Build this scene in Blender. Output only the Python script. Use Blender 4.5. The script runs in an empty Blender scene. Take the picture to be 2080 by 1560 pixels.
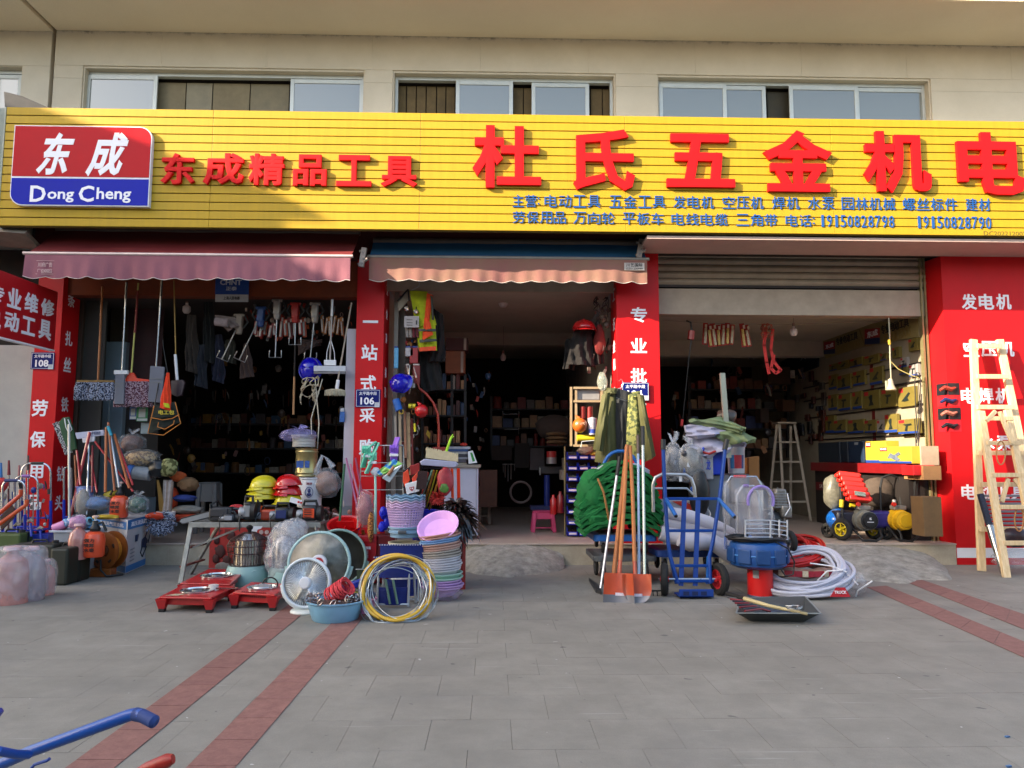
import bpy,bmesh,math,random
from mathutils import Vector,Matrix,Euler
random.seed(7)
R=math.radians
PI=math.pi
scene=bpy.context.scene
COL=scene.collection
# ---------------------------------------------------------------- camera
F=1513.0
CAM=Vector((0,-10.1,1.42))
CR=Matrix.Rotation(-R(1.4),3,'Z')@ Matrix.Rotation(R(90+5.66),3,'X')@ Matrix.Rotation(0.003,3,'Z')
cd=bpy.data.cameras.new('camera');cam=bpy.data.objects.new('camera',cd);COL.objects.link(cam)
cam.matrix_world=Matrix.Translation(CAM)@ CR.to_4x4()
cd.sensor_width=36;cd.lens=36*F/2080;cd.clip_end=2000;cd.clip_start=0.05
scene.camera=cam
# ---------------------------------------------------------------- world, sun, exposure
SX=2.15  # sunlight: metres to the right per metre into the scene
SUND=Vector((SX,1.0,-1.1)).normalized()# way the light travels
sun_el=math.asin(-SUND.z);sun_rot=math.atan2(-SUND.x,-SUND.y)
w=bpy.data.worlds.new('World');scene.world=w;w.use_nodes=True
nt=w.node_tree;bg=nt.nodes['Background']
sky=nt.nodes.new('ShaderNodeTexSky');sky.sky_type='NISHITA';sky.sun_disc=False
sky.sun_elevation=sun_el;sky.sun_rotation=sun_rot;sky.air_density=1.2;sky.dust_density=3.0;sky.ozone_density=1.0
nt.links.new(sky.outputs[0],bg.inputs[0]);bg.inputs[1].default_value=0.15
sl=bpy.data.lights.new('sun','SUN');sl.energy=4.3;sl.angle=R(0.5);sl.color=(1,0.86,0.66)
so=bpy.data.objects.new('sun',sl);COL.objects.link(so)
so.rotation_mode='QUATERNION';so.rotation_quaternion=SUND.to_track_quat('-Z','Y');so.location=(-20,-20,20)
scene.view_settings.view_transform='Standard';scene.view_settings.look='None'
scene.view_settings.exposure=1.86;scene.view_settings.gamma=1;scene.view_settings.use_curve_mapping=False
scene.cycles.use_denoising=True;scene.cycles.max_bounces=10;scene.cycles.diffuse_bounces=8;scene.cycles.transparent_max_bounces=12
scene.cycles.caustics_reflective=False;scene.cycles.caustics_refractive=False
# ---------------------------------------------------------------- photo point -> place
def ray(px,py):return (CR @ Vector(((px-1040)/F,-(py-780)/F,-1))).normalized()
def P(px,py,Y):
    d=ray(px,py);t=(Y-CAM.y)/d.y;return CAM+d*t
def PX(px,py,X):
    d=ray(px,py);t=(X-CAM.x)/d.x;return CAM+d*t
def G(px,py,z=0.0):
    d=ray(px,py);t=(z-CAM.z)/d.z;return CAM+d*t
def S(Y):return (10.1+Y)/F
# ---------------------------------------------------------------- materials
MATS={}
def lin(h):
    if isinstance(h,str):
        c=[int(h[i:i+2],16)/255 for i in (0,2,4)]
        return tuple(x/12.92 if x <= .04045 else ((x+.055)/1.055)** 2.4 for x in c)
    return h
def M(h,rough=.55,metal=0,var=.18,sc=6,bump=0.0,bsc=60,coat=0,alpha=1,trans=0,sub=None,spec=None,stretch=None,col2=None):
    key=(h,rough,metal,var,sc,bump,bsc,coat,alpha,trans,spec,stretch,col2)
    if key in MATS:return MATS[key]
    m=bpy.data.materials.new('surface');m.use_nodes=True;n=m.node_tree;b=n.nodes['Principled BSDF']
    c=lin(h);tc=n.nodes.new('ShaderNodeTexCoord');src=tc.outputs['Object']
    if stretch:
        mp=n.nodes.new('ShaderNodeMapping');mp.inputs['Scale'].default_value=stretch
        n.links.new(src,mp.inputs[0]);src=mp.outputs[0]
    if var > 0:
        no=n.nodes.new('ShaderNodeTexNoise');no.inputs['Scale'].default_value=sc;no.inputs['Detail'].default_value=6;no.inputs['Roughness'].default_value=.65
        n.links.new(src,no.inputs['Vector'])
        rp=n.nodes.new('ShaderNodeValToRGB');e=rp.color_ramp.elements
        e[0].position=.3;e[1].position=.72
        c2=lin(col2) if col2 else tuple(x*(1-var) for x in c)
        e[0].color=(*c2,1);e[1].color=(*[min(1,x*(1+var*.35)) for x in c],1)
        n.links.new(no.outputs['Fac'],rp.inputs[0]);n.links.new(rp.outputs[0],b.inputs['Base Color'])
        mr=n.nodes.new('ShaderNodeMapRange');mr.inputs['To Min'].default_value=max(0.03,rough-.08);mr.inputs['To Max'].default_value=min(1,rough+.12)
        n.links.new(no.outputs['Fac'],mr.inputs[0]);n.links.new(mr.outputs[0],b.inputs['Roughness'])
    else:
        b.inputs['Base Color'].default_value=(*c,1);b.inputs['Roughness'].default_value=rough
    b.inputs['Metallic'].default_value=metal
    b.inputs['Alpha'].default_value=alpha
    b.inputs['Transmission Weight'].default_value=trans
    if coat:b.inputs['Coat Weight'].default_value=coat;b.inputs['Coat Roughness'].default_value=.08
    if spec is not None:b.inputs['Specular IOR Level'].default_value=spec
    if bump:
        n2=n.nodes.new('ShaderNodeTexNoise');n2.inputs['Scale'].default_value=bsc;n2.inputs['Detail'].default_value=4
        n.links.new(src,n2.inputs['Vector'])
        bp=n.nodes.new('ShaderNodeBump');bp.inputs['Strength'].default_value=bump;bp.inputs['Distance'].default_value=.01
        n.links.new(n2.outputs['Fac'],bp.inputs['Height']);n.links.new(bp.outputs[0],b.inputs['Normal'])
    MATS[key]=m;return m
def plastic(h,rough=.35):return M(h,rough=rough,var=.12,sc=9)
def paint(h):return M(h,rough=.38,var=.2,sc=14,bump=.05,bsc=90)
def cloth(h):return M(h,rough=.9,var=.3,sc=10,bump=.5,bsc=140)
def metal(h='b9bcc0',rough=.28):return M(h,rough=rough,metal=.9,var=.25,sc=20)
def card(h):return M(h,rough=.8,var=.2,sc=8,bump=.15,bsc=50)
FILM=None
def film(h='dfe3ea',alpha=.38):
    return M(h,rough=.08,var=.3,sc=14,bump=.5,bsc=24,alpha=alpha*.62,spec=1.0)
GLASSM={}
def checker_mat(c1,c2,scale,rough=.85,bump=.4):
    """two-tone speckle (mop yarn, camouflage)"""
    k=('chk',c1,c2,scale)
    if k in MATS:return MATS[k]
    m=bpy.data.materials.new('speckle');m.use_nodes=True;n=m.node_tree;b=n.nodes['Principled BSDF']
    tc=n.nodes.new('ShaderNodeTexCoord');v=n.nodes.new('ShaderNodeTexNoise');v.inputs['Scale'].default_value=scale;v.inputs['Detail'].default_value=1.5
    n.links.new(tc.outputs['Object'],v.inputs['Vector'])
    r=n.nodes.new('ShaderNodeValToRGB');r.color_ramp.elements[0].position=.47;r.color_ramp.elements[1].position=.53
    r.color_ramp.elements[0].color=(*lin(c1),1);r.color_ramp.elements[1].color=(*lin(c2),1)
    n.links.new(v.outputs['Fac'],r.inputs[0]);n.links.new(r.outputs[0],b.inputs['Base Color']);b.inputs['Roughness'].default_value=rough
    bp=n.nodes.new('ShaderNodeBump');bp.inputs['Strength'].default_value=bump;bp.inputs['Distance'].default_value=.01
    n.links.new(v.outputs['Fac'],bp.inputs['Height']);n.links.new(bp.outputs[0],b.inputs['Normal'])
    MATS[k]=m;return m
# ---------------------------------------------------------------- mesh builder
def V(*a):return Vector(a)
class B:
    def __init__(s):s.v=[];s.f=[];s.mi=[];s.m=0
    def add(s,vs,fs):
        o=len(s.v);s.v +=[Vector(v) for v in vs];s.f +=[tuple(i+o for i in f) for f in fs];s.mi +=[s.m]*len(fs);return s
    def box(s,c,d,rot=None):
        c=Vector(c);hx,hy,hz=d[0]/2,d[1]/2,d[2]/2
        vs=[Vector((x,y,z)) for x in (-hx,hx) for y in (-hy,hy) for z in (-hz,hz)]
        if rot is not None:
            m=rot if isinstance(rot,Matrix) else Euler(rot).to_matrix()
            vs=[m @ v for v in vs]
        return s.add([v+c for v in vs],[(0,1,3,2),(4,6,7,5),(0,4,5,1),(2,3,7,6),(0,2,6,4),(1,5,7,3)])
    def bb(s,x0,x1,y0,y1,z0,z1):return s.box(((x0+x1)/2,(y0+y1)/2,(z0+z1)/2),(abs(x1-x0),abs(y1-y0),abs(z1-z0)))
    def bar(s,p0,p1,w,h=None,up=(0,0,1)):
        p0=Vector(p0);p1=Vector(p1);h=h or w;d=p1-p0;L=d.length;d.normalize();up=Vector(up)
        if abs(d.dot(up))> .98:up=Vector((0,1,0))
        r=d.cross(up).normalized();u=r.cross(d)
        m=Matrix((r,d,u)).transposed()
        return s.box((p0+p1)/2,(w,L,h),m)
    def tube(s,pts,r,n=8,closed=False):
        pts=[Vector(p) for p in pts];k=len(pts);rs=r if isinstance(r,(list,tuple)) else [r]*k
        vs=[];nrm=None
        for i,p in enumerate(pts):
            a=pts[(i-1)% k] if (closed or i) else p;b_=pts[(i+1)% k] if (closed or i < k-1) else p
            t=(b_-a)
            if t.length < 1e-9:t=Vector((0,0,1))
            t.normalize()
            if nrm is None:
                nrm=t.cross(Vector((0,0,1)) if abs(t.z)< .9 else Vector((1,0,0))).normalized()
            else:
                nrm=(nrm-t*nrm.dot(t))
                if nrm.length < 1e-6:nrm=t.orthogonal()
                nrm.normalize()
            bn=t.cross(nrm)
            for j in range(n):
                a_=2*PI*j/n;vs.append(p+(nrm*math.cos(a_)+bn*math.sin(a_))*rs[i])
        fs=[]
        for i in range(k if closed else k-1):
            i2=(i+1)% k
            for j in range(n):fs.append((i*n+j,i*n+(j+1)% n,i2*n+(j+1)% n,i2*n+j))
        if not closed:fs +=[tuple(range(n))[::-1],tuple((k-1)*n+j for j in range(n))]
        return s.add(vs,fs)
    def lathe(s,prof,c=(0,0,0),n=20,mat=None,a0=0,a1=2*PI,wob=None):
        """prof: list of (r, z) round local Z"""
        c=Vector(c);full=abs(a1-a0-2*PI)< 1e-6;vs=[];cols=n if full else n+1
        for (r,z) in prof:
            for j in range(cols):
                a=a0+(a1-a0)*j/n;rr=r;zz=z
                if wob:rr,zz=wob(r,z,a)
                p=Vector((rr*math.cos(a),rr*math.sin(a),zz))
                if mat is not None:p=mat @ p
                vs.append(p+c)
        fs=[]
        for i in range(len(prof)-1):
            for j in range(n):
                j2=(j+1)% cols;fs.append((i*cols+j,i*cols+j2,(i+1)*cols+j2,(i+1)*cols+j))
        return s.add(vs,fs)
    def ball(s,c,r,n=14,m=8,rot=None):
        r=r if isinstance(r,(tuple,list)) else (r,r,r);c=Vector(c);vs=[];fs=[]
        for i in range(m+1):
            t=PI*i/m
            for j in range(n):
                a=2*PI*j/n;p=Vector((r[0]*math.sin(t)*math.cos(a),r[1]*math.sin(t)*math.sin(a),r[2]*math.cos(t)))
                if rot is not None:p=rot @ p
                vs.append(p+c)
        for i in range(m):
            for j in range(n):fs.append((i*n+j,(i+1)*n+j,(i+1)*n+(j+1)% n,i*n+(j+1)% n))
        return s.add(vs,fs)
    def poly(s,pts,vec):
        """flat polygon pts pushed along vec"""
        pts=[Vector(p) for p in pts];vec=Vector(vec);k=len(pts)
        return s.add(pts+[p+vec for p in pts],[tuple(range(k)),tuple(range(2*k-1,k-1,-1))]+[(i,i+k,(i+1)% k+k,(i+1)% k) for i in range(k)])
    def sheet(s,fn,nu,nv,th=0):
        vs=[Vector(fn(i/nu,j/nv)) for i in range(nu+1) for j in range(nv+1)]
        fs=[(i*(nv+1)+j,(i+1)*(nv+1)+j,(i+1)*(nv+1)+j+1,i*(nv+1)+j+1) for i in range(nu) for j in range(nv)]
        if not th:return s.add(vs,fs)
        o=len(vs);nr=[]
        for i in range(nu+1):
            for j in range(nv+1):
                a=vs[min(i+1,nu)*(nv+1)+j]-vs[max(i-1,0)*(nv+1)+j];b_=vs[i*(nv+1)+min(j+1,nv)]-vs[i*(nv+1)+max(j-1,0)]
                c=a.cross(b_);nr.append(c.normalized()*th if c.length > 1e-12 else Vector((0,th,0)))
        fs2=[tuple(x+o for x in f[::-1]) for f in fs]
        ring=[(i,0) for i in range(nu)]+[(nu,j) for j in range(nv)]+[(i,nv) for i in range(nu,0,-1)]+[(0,j) for j in range(nv,0,-1)]
        idx=[i*(nv+1)+j for i,j in ring]
        side=[(idx[i],idx[(i+1)% len(idx)],idx[(i+1)% len(idx)]+o,idx[i]+o) for i in range(len(idx))]
        side=[f[::-1] for f in side]
        return s.add(vs+[v+q for v,q in zip(vs,nr)],fs+fs2+side)
def blob(b,c,r,seed=0,amp=.25,n=18,m=12,fold=5,rot=None,flat=0,jit=.16,pw=1):
    """crumpled rounded lump: bags, bundles"""
    rn=random.Random(seed);ks=[(rn.uniform(1.5,fold),rn.uniform(1.5,fold),rn.uniform(0,6),rn.uniform(0,6)) for _ in range(5)]
    c=Vector(c);vs=[];fs=[]
    for i in range(m+1):
        t=PI*i/m
        for j in range(n):
            a=2*PI*j/n
            d=sum(math.sin(k[0]*t*1.3+k[2])*math.cos(round(k[1])*a+k[3]) for k in ks)/5
            d += jit*rn.uniform(-1,1)*(0 < i < m)
            q=1+amp*d*math.sin(t);st=math.sin(t)** pw if 0 < i < m else 0
            p=Vector((r[0]*q*st*math.cos(a),r[1]*q*st*math.sin(a),r[2]*q*math.cos(t)))
            if flat and p.z <-r[2]*flat:p.z=-r[2]*flat
            if rot is not None:p=rot @ p
            vs.append(p+c)
    for i in range(m):
        for j in range(n):fs.append((i*n+j,(i+1)*n+j,(i+1)*n+(j+1)% n,i*n+(j+1)% n))
    return b.add(vs,fs)
OFF={}
def tag(o,label,cat,group=None):
    o['label']=label;o['category']=cat
    if group:o['group']=group
def thing(name,label,cat,loc=(0,0,0),rz=0,group=None,local=False,rot=None):
    o=bpy.data.objects.new(name,None);COL.objects.link(o);o.location=loc
    o.rotation_euler=rot if rot is not None else (0,0,rz)
    o.empty_display_size=.1
    tag(o,label,cat,group)
    OFF[o.name]=Vector((0,0,0)) if local else Vector(loc)
    return o
def part(name,b,mat,parent=None,smooth=True,label=None,kind=None,bevel=0):
    me=bpy.data.meshes.new(name);off=OFF.get(parent.name,Vector((0,0,0))) if parent else Vector((0,0,0))
    me.from_pydata([v-off for v in b.v],[],b.f)
    for m_ in (mat if isinstance(mat,(list,tuple)) else [mat]):me.materials.append(m_)
    if isinstance(mat,(list,tuple)):me.polygons.foreach_set('material_index',b.mi)
    bm=bmesh.new();bm.from_mesh(me);bmesh.ops.recalc_face_normals(bm,faces=bm.faces);bm.to_mesh(me);bm.free()
    if smooth:
        me.polygons.foreach_set('use_smooth',[True]*len(me.polygons));me.set_sharp_from_angle(angle=R(38))
    o=bpy.data.objects.new(name,me);COL.objects.link(o)
    if parent:o.parent=parent;OFF[o.name]=off
    if bevel:
        mod=o.modifiers.new('bevel','BEVEL');mod.width=bevel;mod.segments=2;mod.limit_method='ANGLE'
    if label:o['label']=label
    if kind:o['kind']=kind
    return o
def struct(name,b,mat,smooth=False):return part(name,b,mat,smooth=smooth,kind='structure')
def single(name,b,mat,label,cat,group=None,**k):
    o=part(name,b,mat,**k);tag(o,label,cat,group);return o
def kids(o):return [c for c in bpy.data.objects if c.parent == o]
def dup(o,loc,rz=None,label=None,sc=None):
    def rec(a,par):
        c=a.copy();COL.objects.link(c);c.parent=par
        for ch in list(a.children):rec(ch,c)
        return c
    r=rec(o,None);r.location=loc
    if rz is not None:r.rotation_euler=(0,0,rz)
    if sc:r.scale=(sc,sc,sc)
    if label:r['label']=label
    return r
# ---------------------------------------------------------------- lettering
GC={}
BM_=.9
def glyph(ch,bold=0.0,shear=0.0,res=2):
    k=(ch,bold,shear)
    if k in GC:return GC[k]
    cu=bpy.data.curves.new('t','FONT');cu.body=ch;cu.size=1;cu.bevel_depth=bold*BM_;cu.bevel_resolution=0;cu.extrude=.5;cu.shear=shear;cu.resolution_u=res
    ob=bpy.data.objects.new('t',cu);COL.objects.link(ob)
    dg=bpy.context.evaluated_depsgraph_get();me=bpy.data.meshes.new_from_object(ob.evaluated_get(dg))
    vs=[v.co.copy() for v in me.vertices];fs=[tuple(p.vertices) for p in me.polygons]
    bpy.data.objects.remove(ob);bpy.data.curves.remove(cu);bpy.data.meshes.remove(me)
    if vs:
        x0=min(v.x for v in vs);x1=max(v.x for v in vs);y0=min(v.y for v in vs);y1=max(v.y for v in vs)
        ctr=Vector(((x0+x1)/2,(y0+y1)/2,0));vs=[v-ctr for v in vs]
        GC[k]=(vs,fs,x1-x0,y1-y0)
    else:GC[k]=([],[],.3,0)
    return GC[k]
def nth(i):return ('first','second','third','fourth','fifth','sixth','seventh','eighth','ninth','tenth','eleventh','twelfth','thirteenth','fourteenth','fifteenth','sixteenth','seventeenth','eighteenth','nineteenth','twentieth')[i] if i < 20 else 'twenty-'+nth(i-20)
def put(b,ch,c,w,h,right=(1,0,0),up=(0,0,1),th=.01,bold=.02):
    """lettering fitted in a w x h box centred at c (h only when w is None)"""
    vs,fs,gw,gh=glyph(ch,bold)
    if not vs:return b
    sy=h/gh;sx=(w/gw) if w else sy
    r=Vector(right).normalized();u=Vector(up).normalized();nrm=r.cross(u);c=Vector(c)
    return b.add([c+r*(v.x*sx)+u*(v.y*sy)+nrm*(v.z*th) for v in vs],fs)
def letter(parent,ch,c,w,h,mat,name='letter',**k):
    b=B();put(b,ch,c,w,h,**k);return part(name,b,mat,parent,smooth=False)
# ================================================================ GROUND
def pos_mat(name,c1,c2,sc,rough=.85,spots=0,objvar=0,bump=.3,bsc=35,grime=None):
    m=bpy.data.materials.new(name);m.use_nodes=True;n=m.node_tree;L=n.links.new;b=n.nodes['Principled BSDF']
    g=n.nodes.new('ShaderNodeNewGeometry')
    no=n.nodes.new('ShaderNodeTexNoise');no.inputs['Scale'].default_value=sc;no.inputs['Detail'].default_value=9;no.inputs['Roughness'].default_value=.68
    L(g.outputs['Position'],no.inputs['Vector'])
    rp=n.nodes.new('ShaderNodeValToRGB');e=rp.color_ramp.elements;e[0].position=.32;e[1].position=.68
    e[0].color=(*lin(c1),1);e[1].color=(*lin(c2),1);L(no.outputs['Fac'],rp.inputs[0]);col=rp.outputs[0]
    def mul(col,fac_socket,dark):
        mx=n.nodes.new('ShaderNodeMix');mx.data_type='RGBA';mx.blend_type='MIX'
        L(fac_socket,mx.inputs[0]);L(col,mx.inputs[6]);mx.inputs[7].default_value=(*dark,1);return mx.outputs[2]
  # broad worn areas
    n3=n.nodes.new('ShaderNodeTexNoise');n3.inputs['Scale'].default_value=.55;n3.inputs['Detail'].default_value=4;L(g.outputs['Position'],n3.inputs['Vector'])
    r3=n.nodes.new('ShaderNodeMapRange');r3.inputs[1].default_value=.4;r3.inputs[2].default_value=.75;r3.inputs[4].default_value=.35;L(n3.outputs['Fac'],r3.inputs[0])
    col=mul(col,r3.outputs[0],tuple(x*.72 for x in lin(c1)))
  # fine grit
    n4=n.nodes.new('ShaderNodeTexNoise');n4.inputs['Scale'].default_value=160;n4.inputs['Detail'].default_value=2;L(g.outputs['Position'],n4.inputs['Vector'])
    r4=n.nodes.new('ShaderNodeMapRange');r4.inputs[1].default_value=.35;r4.inputs[2].default_value=.7;r4.inputs[4].default_value=.3;L(n4.outputs['Fac'],r4.inputs[0])
    col=mul(col,r4.outputs[0],tuple(x*.6 for x in lin(c1)))
    if spots:
        for sc_,th,dk in ((1.3,.05,(.05,.05,.05)),(2.9,.04,(.08,.08,.075)),(1.9,.03,(.55,.55,.53))):
            mp=n.nodes.new('ShaderNodeMapping');mp.inputs['Scale'].default_value=(1,1.3,1);mp.inputs['Location'].default_value=(sc_*3,sc_,0)
            wn=n.nodes.new('ShaderNodeTexNoise');wn.inputs['Scale'].default_value=9;L(g.outputs['Position'],wn.inputs['Vector'])
            ad=n.nodes.new('ShaderNodeMix');ad.data_type='RGBA';ad.blend_type='ADD';ad.inputs[0].default_value=.12
            L(g.outputs['Position'],ad.inputs[6]);L(wn.outputs['Color'],ad.inputs[7]);L(ad.outputs[2],mp.inputs[0])
            vo=n.nodes.new('ShaderNodeTexVoronoi');vo.voronoi_dimensions='2D';vo.inputs['Scale'].default_value=sc_;L(mp.outputs[0],vo.inputs['Vector'])
            mr=n.nodes.new('ShaderNodeMapRange');mr.inputs[1].default_value=th;mr.inputs[2].default_value=th*.55;mr.inputs[3].default_value=0;mr.inputs[4].default_value=.75
            sr_=n.nodes.new('ShaderNodeSeparateColor');L(vo.outputs['Color'],sr_.inputs[0]);pw=n.nodes.new('ShaderNodeMath');pw.operation='POWER';pw.inputs[1].default_value=2.2;L(sr_.outputs[0],pw.inputs[0]);dv=n.nodes.new('ShaderNodeMath');dv.operation='DIVIDE';L(vo.outputs['Distance'],dv.inputs[0]);L(pw.outputs[0],dv.inputs[1]);L(dv.outputs[0],mr.inputs[0]);col=mul(col,mr.outputs[0],dk)
    if spots:# pale drag marks and dull stains
        for rz,scl,lo,hi,amt,dk in ((.5,(1,26,1),.69,.73,.35,(.5,.5,.48)),(-.9,(1,22,1),.7,.74,.3,(.48,.48,.46)),(0,(.8,1.1,1),.55,.72,.4,(.13,.125,.12))):
            mp=n.nodes.new('ShaderNodeMapping');mp.inputs['Rotation'].default_value=(0,0,rz);mp.inputs['Scale'].default_value=scl;L(g.outputs['Position'],mp.inputs[0])
            ns=n.nodes.new('ShaderNodeTexNoise');ns.inputs['Scale'].default_value=1.1;ns.inputs['Detail'].default_value=5;L(mp.outputs[0],ns.inputs['Vector'])
            mr=n.nodes.new('ShaderNodeMapRange');mr.inputs[1].default_value=lo;mr.inputs[2].default_value=hi;mr.inputs[4].default_value=amt;L(ns.outputs['Fac'],mr.inputs[0]);col=mul(col,mr.outputs[0],dk)
    if objvar:
        oi=n.nodes.new('ShaderNodeObjectInfo');r5=n.nodes.new('ShaderNodeMapRange');r5.inputs[4].default_value=objvar;L(oi.outputs['Random'],r5.inputs[0])
        col=mul(col,r5.outputs[0],tuple(x*.8 for x in lin(c1)))
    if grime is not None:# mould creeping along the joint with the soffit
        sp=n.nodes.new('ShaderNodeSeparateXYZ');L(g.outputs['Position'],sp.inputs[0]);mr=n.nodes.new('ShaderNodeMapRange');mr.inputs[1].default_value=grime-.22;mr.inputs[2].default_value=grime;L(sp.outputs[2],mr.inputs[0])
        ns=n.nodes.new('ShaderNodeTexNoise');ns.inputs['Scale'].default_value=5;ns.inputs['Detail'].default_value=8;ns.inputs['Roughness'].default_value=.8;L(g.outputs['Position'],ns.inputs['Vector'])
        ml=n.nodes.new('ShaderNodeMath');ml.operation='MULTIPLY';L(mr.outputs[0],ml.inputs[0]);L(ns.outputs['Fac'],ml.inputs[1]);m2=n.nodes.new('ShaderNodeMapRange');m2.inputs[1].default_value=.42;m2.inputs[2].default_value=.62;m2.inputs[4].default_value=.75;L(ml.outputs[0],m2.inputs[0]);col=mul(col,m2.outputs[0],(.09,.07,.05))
    L(col,b.inputs['Base Color']);b.inputs['Roughness'].default_value=rough
    bp=n.nodes.new('ShaderNodeBump');bp.inputs['Strength'].default_value=bump;bp.inputs['Distance'].default_value=.006
    n6=n.nodes.new('ShaderNodeTexNoise');n6.inputs['Scale'].default_value=bsc;n6.inputs['Detail'].default_value=6;L(g.outputs['Position'],n6.inputs['Vector'])
    L(n6.outputs['Fac'],bp.inputs['Height']);L(bp.outputs[0],b.inputs['Normal'])
    return m
GM=pos_mat('paving','7a766e','8e8a81',3.2,spots=1,objvar=.22,rough=.8)
RM=pos_mat('red_paving','77504a','936960',14,spots=0,objvar=.35,rough=.85)
JM=pos_mat('joint','66635e','73716b',8)
CONC=pos_mat('cement','78736a','b5b0a5',9,bump=1.0,bsc=22,rough=.95)
b=B();b.bb(-220,220,-220,0.0,-.4,-.031);pave=struct('pavement',b,JM)
T=.42
def tile(x0,x1,y0,y1,z,bld):bld.bb(x0+.001,x1-.001,y0+.001,y1-.001,z-.03,z)
meshes={}
tiles=[]
for r_ in range(0,24):
    y1=-.0-r_*T;y0=y1-T
    for c_ in range(-26,26):
        x0=c_*T*1.02+(r_ % 2)*T*.5+.1
        tiles.append((x0,x0+T*1.02,y0,y1))
cx=lambda t:(t[0]+t[1])/2
cy=lambda t:(t[2]+t[3])/2
def seen(t):
    d=cy(t)+10.1;return d > 3.3 and abs(cx(t)-d*.025)< d*.70+.3
vis=sorted([t for t in tiles if seen(t)],key=cy)
near=set(vis[:298])
bt=B();tile(-T*1.02/2,T*1.02/2,-T/2,T/2,0,bt)
proto=part('paving_tile',bt,GM,pave,smooth=False);first=True
rest=B()
for t in tiles:
    if t in near:
        o=proto if first else proto.copy()
        if not first:COL.objects.link(o);o.parent=pave
        first=False
        o.location=(cx(t),cy(t),random.uniform(-.0008,.0004));o.rotation_euler=(random.uniform(-.0006,.0006),random.uniform(-.0006,.0006),0)
    else:tile(*t,-.0002,rest)
part('paving_tiles',rest,GM,pave,smooth=False,kind='stuff')
# red bands of small slabs running out from the shops
def band(xa0,xa1,xb0,xb1,ya,yb,k):
    """quad band: near end (xa0..xa1 at ya), far end (xb0..xb1 at yb), cut in k slabs"""
    for i in range(k):
        u0=i/k;u1=(i+1)/k-.0015
        q=lambda u,s:Vector(((xa0 if s == 0 else xa1)*(1-u)+(xb0 if s == 0 else xb1)*u,ya*(1-u)+yb*u,.002))
        bb_=B();bb_.poly([q(u0,0),q(u0,1),q(u1,1),q(u1,0)],(0,0,.0022))
        part('red_slab',bb_,RM,redb,smooth=False)
redb=thing('red_paving_band','outer dull red slab band running across the pavement towards the red stoves','paving band',(G(190,1560).x,-3,0))
a0,a1=G(135,1560),G(233,1560);c0,c1=G(563,1245),G(618,1245)
band(a0.x,a1.x,c0.x,c1.x,a0.y-.3,c0.y+.9,12)
redb=thing('red_paving_band','inner dull red slab band running across the pavement to the blue washbasin','paving band',(G(430,1560).x,-3,0))
a0,a1=G(378,1560),G(476,1560);c0,c1=G(641,1300),G(702,1300)
band(a0.x,a1.x,c0.x,c1.x,a0.y-.3,c0.y+1.1,12)
for (q0,q1,q2,q3,lb) in (((2100,1345),(2100,1312),(1760,1193),(1800,1190),'lower red slab band slanting away right of the pipe coils'),
((2100,1287),(2100,1255),(1840,1182),(1872,1178),'upper red slab band slanting away below the loose stone')):
    redb=thing('red_paving_band',lb,'paving band',G(*q0))
    A,Bq,C_,D_=G(*q0),G(*q1),G(*q2),G(*q3)
    for i in range(6):
        u0=i/6;u1=(i+1)/6-.002;bb_=B()
        pts=[A.lerp(C_,u0),Bq.lerp(D_,u0),Bq.lerp(D_,u1),A.lerp(C_,u1)]
        for p in pts:p.z=.002
        bb_.poly(pts,(0,0,.0022));part('red_slab',bb_,RM,redb,smooth=False)
# cement ramps against the step
ZF=.285  # shop floor height
def ramp(name,label,x0,x1,ylen,hgt,seed,zs=1.0):
    rn=random.Random(seed);b=B();nu,nv=40,22
    ks=[(rn.uniform(2,9),rn.uniform(0,6),rn.uniform(.2,1)) for _ in range(6)]
    def fn(u,v):
        edge=1+.06*sum(k[2]*math.sin(k[0]*u*3+k[1]) for k in ks)
        lenx=ylen*(math.sin(PI*min(1,max(0,u*.96+.02)))** .45)*edge
        y=-v*lenx;h=hgt*(1-v ** 1.35)*zs*min(1,math.sin(PI*(u*.94+.03))** .35*1.02)
        h += .012*math.sin(u*47+v*13)*math.sin(v*39+u*7)*(1-v)+rn.uniform(-.007,.007)
        x=x0+(x1-x0)*u
        return (x,y-.002,max(.004,h) if v < 1 else -.01)
    b.sheet(fn,nu,nv);return single(name,b,CONC,label,'ramp',smooth=True)
ramp('cement_ramp','rough rounded cement ramp up to the middle doorway beside the dustpans and bowls',G(925,1150).x,G(1145,1150).x,.95,.27,3)
ramp('cement_ramp','long sloping cement ramp behind the red and white pipe coils',G(1500,1150).x,G(1900,1150).x,1.45,.275,9)
# ================================================================ SHOP FLOOR, ROOMS
XL,XR=P(100,900,0).x,P(1942,1100,0).x
FLOORM=pos_mat('floor_tile','b8a596','c8b5a6',1.5,rough=.38,bump=.05)
b=B();b.bb(-8.5,XR-.01,.0,8,-.1,ZF-.012);struct('shop_floor',b,FLOORM);fl=bpy.data.objects['shop_floor']
STEPM=pos_mat('step_tile','a89a84','c2b6a0',5,rough=.5,bump=.15)
x=XL
bi=0
while x < XR-.02:# stone facing slabs of the step and the floor slabs behind them
    x2=min(x+.82,XR-.005);bb_=B();bb_.bb(x+.003,x2-.003,-.004,.02,.0,ZF-.022);part('step_slab',bb_,STEPM,fl,smooth=False)
    bb_=B();bb_.bb(x+.002,x2-.002,-.022,.4,ZF-.019,ZF);part('nosing_slab',bb_,FLOORM,fl,smooth=False,bevel=.004)
    for k in range(7):
        bb_=B();bb_.bb(x+.002,x2-.002,.404+k*.8,.4+(k+1)*.8,ZF-.01,ZF-random.uniform(0,.0006));part('floor_tile',bb_,FLOORM,fl,smooth=False)
    x=x2
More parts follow.
